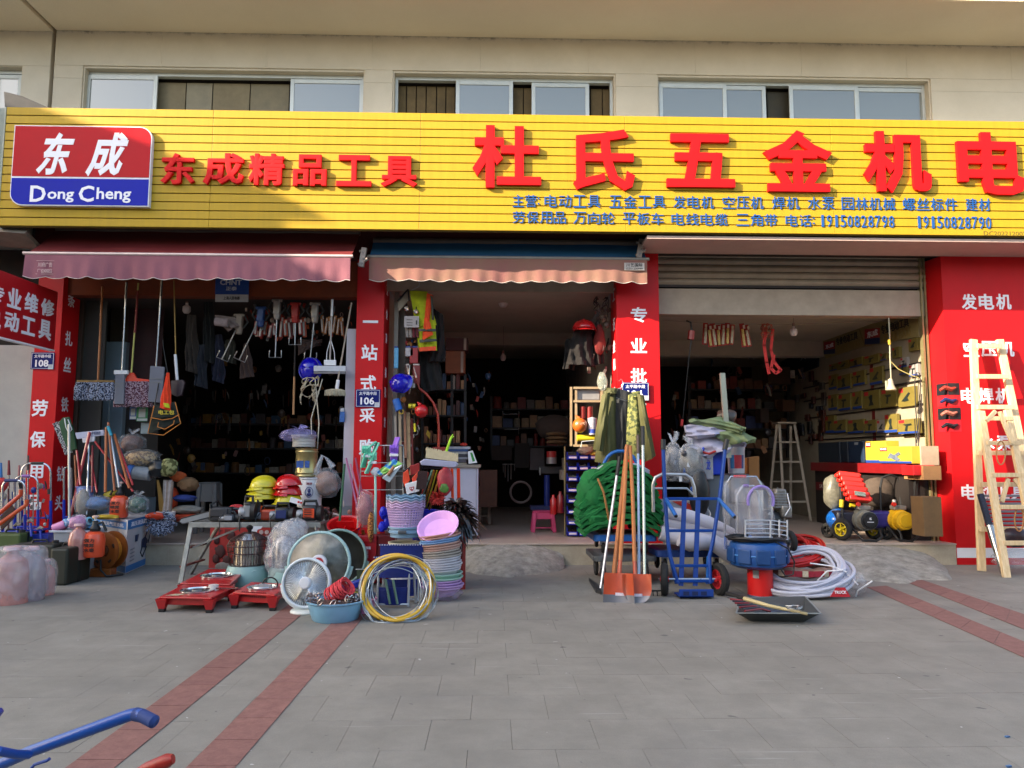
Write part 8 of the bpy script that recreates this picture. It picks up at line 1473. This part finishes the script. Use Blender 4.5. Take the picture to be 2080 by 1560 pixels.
t=thing('wall_rails','red and dark display rails on the right-hand wall','display rails',(XW,2,2));[part('rail',B().bb(XW-.02,XW,.45,4.6,z-.012,z+.012),DKS,t,smooth=False) for z in [PX(1800,y_,XW).z for y_ in (752,786,830,886)]]
b=B();y_=PX(1773,800,XW).y;b.bb(XW-.012,XW,y_-.04,y_+.04,1.4,3.1);part('red_post',b,M('6a1414',rough=.5),t,smooth=False)
rn=random.Random(33)
for k in range(46):
    x=rn.uniform(1590,1678);y=rn.uniform(760,900);p=PX(x,y,XW-.04);b=B();s_=rn.uniform(.06,.13);b.box(p,(.05,s_*1.3,s_*rn.uniform(.8,2)));single('hanging_accessory',b,M(rn.choice(['4a1c16','2c2420','3a2a22','57504a','1c2030','5a2a1c']),rough=.4,var=.5,sc=20),'dim carded accessory crowded on the inner right-hand wall','carded goods','dim accessories on the inner right-hand wall',smooth=False,bevel=.008)
for x0,x1_,y0,y1_,cc,lb in ((1560,1605,745,780,'4a3020','brown carton under the dark blue sign board'),(1545,1562,830,858,'3f2a20','narrow dim carton above the stepladder'),(1590,1615,812,835,'5a3418','ochre carton right of the stepladder top')):t=thing('carton',lb,'carton',Q(x0,y1_,4.4));boxp(t,'carton',M(cc,rough=.7,var=.3),x0,y0,x1_,y1_,4.4,.3)
# shelf, cases and big boxes near the front
X5=XW-.45;zc5=PX(1800,941,X5).z
t=thing('red_bench','long red steel bench along the right-hand wall with dark drawers below','bench',(X5,2,zc5));y0=PX(1840,941,X5).y;y1=PX(1646,941,X5).y;zb5=PX(1800,962,X5).z
b=B();b.bb(X5,XW,y0,y1,zb5,zc5-.003);part('red_front',b,M('7c1418',rough=.4,var=.15),t,smooth=False,bevel=.006);b=B();b.bb(X5+.08,XW,y0+.1,y1,ZF,zb5-.002);part('drawer_unit',b,M('201a18',rough=.6),t,smooth=False)
b=B();p=PX(1672,988,X5+.075);b.bb(p.x,p.x+.006,p.y-.3,p.y+.3,p.z-.07,p.z+.07);part('red_badge',b,M('6c1418',rough=.5),t,smooth=False);letter(t,'SATA',(p.x-.003,p.y,p.z),.3,.07,M('a89890'),right=(0,-1,0),name='print',th=.004)
b=B();pts=wq([(1838,944),(1852,966),(1830,966)],X5-.02)
b=B();yq=PX(1845,950,X5-.1).y;b.box((X5+.1,yq+.12,zc5-.09),(.3,.3,.14));single('red_crate',b,M('b81c20',rough=.4),'bright red crate end catching the light at the front of the bench','crate',smooth=False,bevel=.01)
for k,(x0,x1_,lb) in enumerate(((1662,1706,'innermost dark slate tool case on the red bench'),(1708,1722,'narrow dark slate tool case on the red bench'),(1724,1755,'navy tool case with a white tag on the red bench'))):
    a,c_=PX(x0,920,X5+.08),PX(x1_,920,X5+.08);z1=PX(1740,896,X5+.08).z;t=thing('tool_case',lb,'tool case',(X5+.1,a.y,zc5));b=B();b.bb(X5+.08,XW-.05,c_.y+.01,a.y,zc5,z1);part('case',b,M('1c2734' if k < 2 else '1d2f48',rough=.5),t,smooth=False,bevel=.012)
    if k == 2:b=B();p=PX(1739,901,X5+.078);b.bb(p.x,p.x+.003,p.y-.06,p.y+.06,p.z-.02,p.z+.02);part('tag',b,M('8f949c'),t,smooth=False)
def bigbox(x0,x1_,ytop,X,lb,sil):
    a,c_=PX(x0,920,X),PX(x1_,920,X);z1=PX((x0+x1_)/2,ytop,X).z;t=thing('tool_carton',lb,'tool carton',(X,a.y,zc5));h=z1-zc5;w_=a.y-c_.y;b=B();b.bb(X,X+.2,c_.y,a.y,zc5,z1);part('carton',b,M('b39f30',rough=.5,var=.1),t,smooth=False,bevel=.005)
    b=B();b.bb(X-.003,X,c_.y+.003,a.y-.003,zc5+.004,zc5+h*.13);part('stripe',b,BB_,t,smooth=False);b=B();b.bb(X-.003,X,a.y-w_*.28,a.y-w_*.04,z1-h*.27,z1-h*.04);part('logo',b,RB_,t,smooth=False);letter(t,'东成',(X-.005,a.y-w_*.16,z1-h*.14),w_*.2,h*.13,LET,right=(0,-1,0),name='print',th=.003)
    if sil:b=B();b.poly([V(X-.004,c_.y+w_*u,zc5+h*v) for u,v in ((.72,.3),(.62,.62),(.5,.5),(.36,.68),(.3,.55),(.42,.4),(.3,.2),(.45,.15),(.6,.3))],(-.003,0,0));part('tool_picture',b,M('6a7484',rough=.5,var=.5,sc=20),t,smooth=False)
bigbox(1758,1800,896,X5+.1,'yellow tool carton behind the front one on the red bench',False);bigbox(1785,1851,907,X5-.02,'yellow tool carton with a planer picture at the front of the red bench',True)
for x0,x1_,y0,y1_,X,cc,lb in ((1852,1872,906,945,X5+.1,'a5907a','beige carton beside the front yellow carton'),(1838,1876,946,975,X5+.06,'9a7048','brown carton below the yellow cartons at the wall end'),(1855,1878,1010,1090,X5-.1,'6d5436','brown carton standing behind the yellow pressure washer')):
    a,c_=PX(x0,y1_,X),PX(x1_,y1_,X);z0=PX(x1_,y1_,X).z;z1=PX(x1_,y0,X).z;b=B();b.bb(X,X+.25,c_.y,a.y+.02,max(z0,ZF),z1);single('carton',b,card(cc),lb,'carton',smooth=False,bevel=.004)
# caution tapes
t=thing('tape_line','string from which the red packs hang under the right-hand ceiling','string',Q(1500,655,1.0));tb(t,'string',M('8a8076'),[Q(1345,650,1.0),Q(1430,656,1.0),Q(1575,660,1.0),Q(1870,650,1.0)],.004,5)
for i in range(9):
    x=1427+i*9+(14 if i > 6 else 0);hang_pack('red and white blister pack on the string in the right-hand bay, %s' %('first','second','third','fourth','fifth','sixth','seventh','eighth','ninth')[i],x,656+(i*3)% 5,x+10,700+(i*5)% 6,1.0,(('b02a1c','c8b89a','d9ccb0'),('a8201c','d0b060','e0d0c0'))[i % 2],'red packs on the string in the right-hand bay',seed=i)
t=thing('red_strap','long red webbing strap dangling from the string','strap',Q(1565,755,.95));b=B()
def ribbon(pts,Y,w_):
    P3=[Q(x,y,Y) for x,y in pts]
    for a,c_ in zip(P3,P3[1:]):b.bar(a,c_+(c_-a)*.08,w_,.004,up=(0,1,0))
ribbon([(1556,665),(1552,700),(1557,735),(1562,758)],.95,.05);ribbon([(1570,668),(1566,710),(1572,735),(1586,752),(1576,758),(1566,748),(1572,722)],.93,.045);part('webbing',b,M('c92a22',rough=.6),t,smooth=False)
rope_tangle(thing('cord_tangle','tangle of red and cream cords above the red strap','cords',Q(1560,700,.95)),'cord',M('b8604a',rough=.7),Q(1560,685,.95),.18,.38,7,8,.007)
t=thing('hooked_rod','long thin black rod with a hooked top and red collar in the right-hand bay','rod',Q(1388,850,.6));tb(t,'rod',BLACK,[Q(1394,651,.6),Q(1403,655,.6),Q(1405,670,.6),Q(1404,690,.6),Q(1398,740,.6),Q(1387,850,.6)],[.014,.014,.013,.01,.006,.005]);tb(t,'collar',M('8f1c18',rough=.4),[Q(1405,672,.6),Q(1403,690,.6)],.05,8);tb(t,'red_tip',M('c03030'),[Q(1386,852,.6),Q(1384,865,.6)],.02)
t=thing('hand_lamp','white work lamp and cord hanging at the front of the right-hand wall','work lamp',Q(1810,795,.35));LP=M('a9a68c',rough=.4);tb(t,'cord',LP,[Q(1805,645,.35),Q(1807,680,.35),Q(1808,730,.35),Q(1810,770,.35)],.009);tb(t,'plug',M('b89a2a'),[Q(1806,690,.34),Q(1807,700,.34)],.02);b=B();c=Q(1809,782,.33);b.lathe([(.001,.1),(.03,.08),(.045,0),(.075,-.07),(.06,-.08),(.001,-.06)],c,16);b.box(c+V(-.06,0,.0),(.02,.03,.12));part('lamp_head',b,LP,t)
tb(t,'cord',M('a89a5c'),[Q(1810,735,.34),Q(1825,750,.34),Q(1850,762,.3),Q(1868,768,.25)],.007)
for k,p_ in enumerate(([(1862,900),(1866,860),(1870,780),(1868,758),(1862,756),(1858,775),(1860,830),(1866,900),(1860,970),(1856,1020)],[(1872,800),(1870,860),(1864,920),(1868,950),(1862,1010),(1857,1040)],[(1858,850),(1862,930),(1856,990),(1860,1030)])):t=thing('hanging_cable',('looped dark cable hanging down the right shutter rail','black cable hanging beside the looped one','shortest black cable at the right shutter rail')[k],'cable',Q(*p_[-1],.22));tb(t,'cable',BLACK,[Q(x,y,.22+.03*k) for x,y in p_],.007,6)
# stepladder inside
Y6=3.4;t=thing('stepladder','aluminium stepladder standing open inside the right-hand bay','stepladder',V(Q(1600,1030,Y6).x,Y6,ZF));SL=M('b5a896',rough=.4,metal=.25)
for a,e,d in (((1583,858),(1593,1058),0),((1613,858),(1647,1059),0),((1578,862),(1560,1050),.5),((1606,865),(1606,1050),.5)):b=B();b.bar(Q(*a,Y6+.1),Q(*e,Y6+d*.8),.045,.025,up=(0,1,0));part('rail',b,SL,t,smooth=False,bevel=.004)
for y,x0,x1_ in ((898,1585,1618),(938,1587,1624),(978,1589,1631),(1019,1591,1640)):b=B();b.bar(Q(x0,y,Y6+.05),Q(x1_,y,Y6+.05),.07,.03);part('step',b,SL,t,smooth=False);b=B();b.bar(Q(x0-10-(y-893)*.1,y,Y6+.3),Q(x0-2,y,Y6+.3),.02,.02);part('stay',b,SL,t,smooth=False)
b=B();a=Q(1578,857,Y6+.05);c_=Q(1616,857,Y6+.05);b.bb(a.x,c_.x,Y6,Y6+.25,a.z-.03,a.z);part('top_cap',b,SL,t,smooth=False,bevel=.005)
# pressure washers / compressor
Yp=G(1745,1098,ZF).y
def washer(label,cx_,headc,main,Y,rim,grey):
    C=lambda x,y,d=0:Q(x,y,Y+d);t=thing('pressure_washer',label,'pressure washer',C(cx_,1095));h=C(cx_-5,1057,-.1)
    q=Matrix.Rotation(R(90),3,'X')@ Matrix.Rotation(0,3,'Y');b=B();b.lathe([(.001,-.3),(.1,-.28),(.12,-.2),(.13,0),(.125,.08),(.001,.1)],h+V(0,0,0),22,q);part('crankcase',b,main,t)
    for k in range(7):b=B();b.lathe([(.001,0),(.145,0),(.145,.01),(.001,.01)],h+V(-.01,.03+.025*k,0),20,q);part('cooling_fin',b,main,t)
    b=B();b.lathe([(.001,.112),(.085,.11),(.09,.09),(.12,.085),(.12,.06)],h,26,q);part('round_cover',b,BLACK if grey else main,t);b=B();b.box(h+V(0,.1,.17),(.17,.14,.06));b.tube([h+V(-.05,.1,.2),h+V(-.05,.1,.28)],.03,10);part('pump_head',b,M('9a948e',rough=.3,metal=.6),t,bevel=.01);tb(t,'pressure_dial',M('b02a20',rough=.3),[h+V(-.1,.03,.22),h+V(-.1,.0,.22)],.03,12)
    b=B();b.box(h+V(-.22,.22,0),(.28,.22,.24));part('motor',b,M('1c1c2c' if grey else '26226a',rough=.4),t,bevel=.04);tb(t,'front_frame',BLACK,[C(cx_-37,1070),C(cx_-25,1082,-.1),C(cx_-12,1098,-.2),C(cx_+15,1099,-.22),C(cx_+27,1090,-.2),C(cx_+20,1075,-.1),C(cx_,1072)],.017,8);return t,h
t,h=washer('compressor with silver pump, blue tank and yellow wheels',1765,0,M('8e8c84',rough=.35,metal=.5),Yp,0,True)
b=B();c=Q(1703,1055,Yp+.3);b.ball(c,(.16,.3,.155),22,14,Euler((0,0,R(-35))).to_matrix());part('tank',b,M('1a62b8',rough=.25,coat=.4),t)
for x,y,r_,d in ((1710,1071,.155,0),(1775,1068,.14,.15),(1682,1068,.11,.35)):cc=Q(x,y,Yp+d);cc.z=ZF+r_;wheel(t,cc,r_,.075,axis=(1,.55,0),rimc=M('d0b81c',rough=.4) if d < .3 else RUB)
tb(t,'push_handle',BLACK,[Q(1712,1055,Yp),Q(1709,1020,Yp),Q(1705,975,Yp+.1),Q(1715,960,Yp+.3)],.016);tb(t,'grip',M('d6bf20'),[Q(1710,1015,Yp-.005),Q(1709,1030,Yp-.005)],.03,10);tb(t,'grip',M('d6bf20'),[Q(1726,1026,Yp),Q(1736,1027,Yp)],.028,10)
letter(t,'S',h+V(0,-.115,.03),.03,.03,LET,name='print',th=.003);b=B();b.box(h+V(0,-.114,-.015),(.09,.004,.008));part('print',b,LET,t,smooth=False)
t=thing('red_tool_bundle','bundle of six bright red ribbed tool packs leaning on the compressor','packs',Q(1735,1020,Yp));
for k in range(6):b=B();p=Q(1722+k*4.5,966+k*9.5,Yp+.05-.02*k);b.box(p,(.3,.12,.075),(R(-20),R(6),0));[b.box(p+V(.16*s_,0,0),(.03,.09,.05)) for s_ in (-1,1)];o=part('pack',b,M('cf2a1e',rough=.35,var=.1),t,bevel=.012)
b=B();b.box(Q(1747,1003,Yp-.12),(.15,.01,.06),(R(-20),R(8),0));part('label',b,M('7f8a80',rough=.5,var=.5,sc=30),t,smooth=False)
t,h=washer('yellow pressure washer standing nearest the right shutter rail',1838,0,M('cfa21c',rough=.4,var=.12),Yp,0,False)
for x,d in ((1800,.1),(1852,.25)):cc=Q(x,1078,Yp+d);cc.z=ZF+.11;wheel(t,cc,.11,.06,axis=(1,.4,0))
tb(t,'loop_handle',BLACK,[Q(1790,1060,Yp+.2),Q(1788,990,Yp+.25),Q(1792,970,Yp+.25),Q(1808,964,Yp+.25),Q(1824,970,Yp+.25),Q(1829,990,Yp+.25),Q(1830,1035,Yp+.2)],.018,8);tb(t,'rear_leg',BLACK,[Q(1812,1065,Yp),Q(1828,1080,Yp-.1),Q(1832,1098,Yp-.12)],.018)
lump('canvas_bundle','grey canvas bundle between the two machines','bundle',1785,1000,Yp+.5,(.26,.15,.22),cloth('4f4238'),4,.25);lump('clear_sack','dull plastic sack of green goods left of the red packs','sack',1693,1000,Yp+.5,(.15,.13,.26),M('6a675a',rough=.4,var=.5,sc=12,bump=.6,bsc=40),6,.2)
t=thing('orange_cutter','round orange machine guard behind the yellow washer','machine guard',Q(1855,1010,Yp+.5));b=B();c=Q(1856,1015,Yp+.45);b.lathe([(.08,-.03),(.17,-.03),(.17,.03),(.08,.03)],c,20,Matrix.Rotation(R(90),3,'X'),a0=0,a1=PI);part('guard',b,M('c8861c',rough=.4),t)
b=B();p=G(1880,1097,ZF);b.box(p+V(0,.05,.006),(.45,.16,.008),(0,0,R(-12)));single('red_leaflet',b,M('a34a3a',rough=.7,var=.5,sc=20),'reddish leaflets lying on the step edge by the corner pillar','leaflets',smooth=False)
# ================================================================ RIGHT PILLAR FRONT: STICKERS, LADDERS
for k,(y0,y1_,cc,ac,lb) in enumerate(((778,802,'1f2026','b03a2a','dark rectangular sticker at the top of the four on the corner pillar'),(803,826,'b02028','1c2a5a','red sticker with blue tool picture, second from the top'),(828,852,'1c1c22','b06a5a','dark sticker with tool picture, third from the top'),(853,877,'a81c28','1a1a20','red and black sticker at the bottom of the four'))):
    a=P(1896,y0,.08);c_=P(1952,y1_,0);t=thing('sticker',lb,'sticker',(xf+.02,0,c_.z),group='tool stickers on the corner pillar');z1,z0=P(1930,y0,0).z,P(1930,y1_,0).z;u=Vector((xb-xf,.32,0));n_=Vector((-.32,xb-xf,0)).normalized();A=V(xf,0,0);E=A+u*.62;n_=n_*(.003 if n_.y < 0 else -.003)
    b=B();b.add([V(E.x,E.y,z0)+n_,V(A.x,0,z0)+n_,V(A.x,0,z1)+n_,V(E.x,E.y,z1)+n_,V(P(1952,850,0).x,-.003,z0),V(P(1952,850,0).x,-.003,z1),V(A.x,-.003,z0),V(A.x,-.003,z1)],[(0,1,2,3),(6,4,5,7)]);part('backing',b,M(cc,rough=.3),t,smooth=False)
    b=B();zc=(z0+z1)/2;b.tube([V(P(x,850,0).x,-.006,zc+dz) for x,dz in ((1912,-.02),(1922,.02),(1934,-.01),(1944,.02))],[.02,.03,.035,.015],6);part('picture',b,M(ac,rough=.35,var=.6,sc=40),t)
PN=PINE
def rail(t,a,e,Ya,Ye,w_,d_,nm='rail',mat=None):b=B();b.bar(Q(*a,Ya),Q(*e,Ye),w_,d_,up=(0,1,0));return part(nm,b,mat or PN,t,smooth=False,bevel=.005)
Ylg=G(2010,1160).y;t=thing('wooden_ladder','taller pale wooden ladder leaning behind on the corner pillar','ladder',V(Q(1998,1158,Ylg).x,Ylg,0),group='pale wooden ladders leaning at the corner pillar')
rail(t,(1977,690),(1994,1160),-.12,Ylg,.095,.05);rail(t,(2030,690),(2130,1180),-.12,Ylg,.095,.05)
for y,x0,x1_ in ((703,1984,2034),(765,1984,2047),(827,1984,2060),(920,1986,2080),(984,1990,2090),(1075,1990,2095)):rail(t,(x0,y),(x1_,y),-.2+(Ylg+.12)*(y-690)/470-.02,-.2+(Ylg+.12)*(y-690)/470-.02,.06,.04,'rung')
Yl2=G(2045,1172).y-.02;t=thing('wooden_ladder','shorter pale wooden ladder in front of the taller one','ladder',V(Q(2050,1175,Yl2).x,Yl2,0),group='pale wooden ladders leaning at the corner pillar')
rail(t,(1992,835),(2045,1176),Yl2+.5,Yl2,.09,.05);rail(t,(2046,833),(2115,1176),Yl2+.5,Yl2,.09,.05)
for y,x0,x1_ in ((850,1998,2056),(900,2004,2072),(965,2014,2090),(1030,2030,2110),(1103,2038,2110)):d_=Yl2+.5*(1176-y)/340-.03;rail(t,(x0,y),(x1_,y),d_,d_,.055,.035,'rung')
for a,e in (((2022,835),(2004,855)),((2030,836),(2056,900)),((2048,972),(2035,1020)),((2060,972),(2095,1020))):rail(t,a,e,Yl2+.3,Yl2+.25,.05,.03,'brace')
for x,y in ((2033,920),(2070,1055)):tb(t,'cord_loop',M('a87a4a',rough=.7),[Q(x+9*math.cos(R(a_)),y+24*math.sin(R(a_)),Yl2+.2) for a_ in range(-110,251,20)],.009,7)
Ytl=G(2030,1168).y+.05;t=thing('telescopic_ladder','folded aluminium telescopic ladder standing behind the wooden ladders','ladder',V(Q(2030,1168,Ytl).x,Ytl,0));b=B();b.bar(Q(1991,1003,Ytl+.3),Q(2010,1068,Ytl+.22),.06,.05,up=(0,1,0));part('clip_stack',b,M('2a3046',rough=.4,var=.5,sc=40),t,smooth=False)
for k in range(4):A,E=Q(2010+7*k,1068+24*k,Ytl+.2-.06*k),Q(2017+7*k,1092+24*k,Ytl+.14-.06*k);tb(t,'tube_section',M('aeb0ae',rough=.15,metal=.9),[A,E],.045-.003*k,16)
for k in range(9):rail(t,(2000+k*1.5,1007+k*8),(2070+k*1.5,1007+k*8),Ytl+.3,Ytl+.3,.028,.05,'rung',M('8a8f98',rough=.35,metal=.6))
film_bag('film_heap','crumpled clear film at the foot of the aluminium ladder','film',Q(2065,1135,Ytl),(.3,.15,.12),91,tie=False,alpha=.4);lump('dark_print_pack','dark packaging wrapped round the aluminium ladder','packaging',2062,1092,Ytl+.1,(.2,.08,.12),M('3a2a30',rough=.35,var=.6,sc=15),5,.3)
# ================================================================ FOREGROUND: TRICYCLE HANDLES
Yf=-8.15;t=thing('tricycle_handlebar','bright blue tubular handlebar with dark grip reaching in at the lower left','handlebar',Q(150,1500,Yf));HB2=M('07418f',rough=.3,var=.1,spec=.35)
tb(t,'tube',HB2,[Q(-60,1580,Yf+.15),Q(60,1527,Yf+.05),Q(262,1453,Yf-.05),Q(276,1450,Yf-.05),Q(288,1453,Yf-.06)],.0145,16);tb(t,'grip',M('12306a',rough=.7),[Q(276,1451,Yf-.05),Q(290,1454,Yf-.06),Q(313,1466,Yf-.08),Q(317,1468,Yf-.08)],[.016,.0155,.0155,.011],16)
tb(t,'brace',HB2,[Q(-60,1512,Yf-.1),Q(0,1526,Yf-.1),Q(30,1532,Yf-.05),Q(58,1533,Yf)],.0105,12);tb(t,'hook',M('0a3a8a',rough=.3),[Q(60,1565,Yf),Q(70,1553,Yf),Q(95,1545,Yf),Q(101,1541,Yf)],.004,8)
b=B();b.tube([Q(-12,1448,Yf+.3),Q(0,1447,Yf+.3),Q(3,1449,Yf+.3)],[.013,.013,.008],12);single('handle_tip',b,M('101c7a',rough=.3),'dark blue tube tip just entering at the left edge','tube tip')
b=B();b.tube([Q(240,1600,Yf),Q(300,1562,Yf-.02),Q(340,1545,Yf-.05),Q(352,1541,Yf-.05)],[.0165,.0165,.0165,.011],16);single('red_grip',b,M('9c1c12',rough=.4,var=.5,sc=30),'worn red grip rising from the bottom edge','grip')
for x,y in ((2046,1496),(2049,1556)):b=B();p=G(x,y,.006);b.box(p,(.025,.012,.006),(0,0,.3));single('litter_scrap',b,M('3a6a9a',rough=.6),'tiny blue scrap on the pavement, %s' %('further one' if y < 1520 else 'nearer one'),'litter')
# ================================================================ SMALL CROWDED GOODS
def clutter(x0,x1_,y0,y1_,Y,dY,n_,cols,label,group,seed,smin=4,smax=11):
    rr_=random.Random(seed)
    for k in range(n_):
        x,y=rr_.uniform(x0,x1_),rr_.uniform(y0,y1_);Yk_=Y+rr_.uniform(0,dY);s_=rr_.uniform(smin,smax)*S(Yk_);c=Q(x,y,Yk_);kind=rr_.random();b=B();q=Euler((rr_.uniform(-.3,.3),rr_.uniform(-.4,.4),rr_.uniform(-.5,.5))).to_matrix()
        if kind < .4:b.box(c,(s_*.7,s_*.25,s_*1.3),q);nm='pack'
        elif kind < .65:b.tube([c+q @ V(0,0,s_),c+q @ V(.1*s_,0,0),c+q @ V(0,0,-s_)],[s_*.12,s_*.2,s_*.1],7);nm='tool'
        elif kind < .85:blob(b,c,(s_*.6,s_*.4,s_*.7),k+seed,.4,n=12,m=8);nm='pouch'
        else:b.tube([c+q @ V(s_*.5*math.cos(a_*.7),0,s_*.7*math.sin(a_*.7)) for a_ in range(9)],s_*.09,6,True);nm='loop'
        single('hanging_'+nm,b,M(rr_.choice(cols),rough=rr_.choice((.3,.5,.7)),var=.45,sc=rr_.choice((12,30))),label.replace('*',nm),'small goods',group)
C1=['8a1f1c','b8aaa0','5a3a2c','c9b8a8','2a2624','a86a2c','7f7a74','1f3f7a','d0c4b8','6a2a20']
clutter(808,852,668,960,.12,.35,60,C1,'small hanging * among the crowded goods on the left jamb of the middle doorway','crowded goods on the left jamb',5)
clutter(1196,1240,600,780,.25,.5,34,['3a2a26','6a1f1c','7a7068','2a2626','8f8478','4a3a30'],'small dark hanging * crowded on the right jamb of the middle doorway','crowded goods on the right jamb',6)
clutter(500,715,618,690,.3,.5,70,['b02f1c','8f1f1a','c9b4a4','d0561c','6f6a66','a8441c','3a2a28'],'small hanging * in the crowded row below the brown lintel','crowded row below the lintel',7,4,9)
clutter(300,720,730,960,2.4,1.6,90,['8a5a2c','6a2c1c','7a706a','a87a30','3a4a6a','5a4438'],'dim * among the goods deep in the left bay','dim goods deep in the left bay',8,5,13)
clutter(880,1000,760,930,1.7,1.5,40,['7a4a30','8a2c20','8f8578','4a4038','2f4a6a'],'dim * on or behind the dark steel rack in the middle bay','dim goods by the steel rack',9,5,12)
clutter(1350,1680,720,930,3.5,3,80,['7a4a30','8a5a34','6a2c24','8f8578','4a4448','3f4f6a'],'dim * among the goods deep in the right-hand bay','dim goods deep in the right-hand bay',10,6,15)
clutter(0,100,975,1085,Yc1+.05,.25,46,['8f8f96','2a3f96','8a2c2c','c9c4bc','1c1c20','9a9188','2a44b0'],'small * in the tangle of tools between the chrome trolleys','tools tangled between the trolleys',11,4,9)
clutter(690,790,1000,1085,Yr+.05,.2,22,['b02a30','c9a0a8','d8d0cc','8a5a50','1c2fa0','b5793a'],'small * among the brushes around the red steel box','small goods around the red box',12,4,9)
clutter(1345,1430,900,1000,Yv+.7,.2,16,['8f9098','3a3a40','c4c8d0','2a5ab0','5a5a5a'],'small wrapped * behind the left rail of the hand truck','wrapped goods behind the hand truck',13,6,14)
clutter(1560,1600,1000,1090,Y9,.3,12,['1c1c1e','7a7a7c','3a3a3c','a8a8a4'],'small * of the machinery behind the wire basket','machinery behind the wire basket',14,6,14)
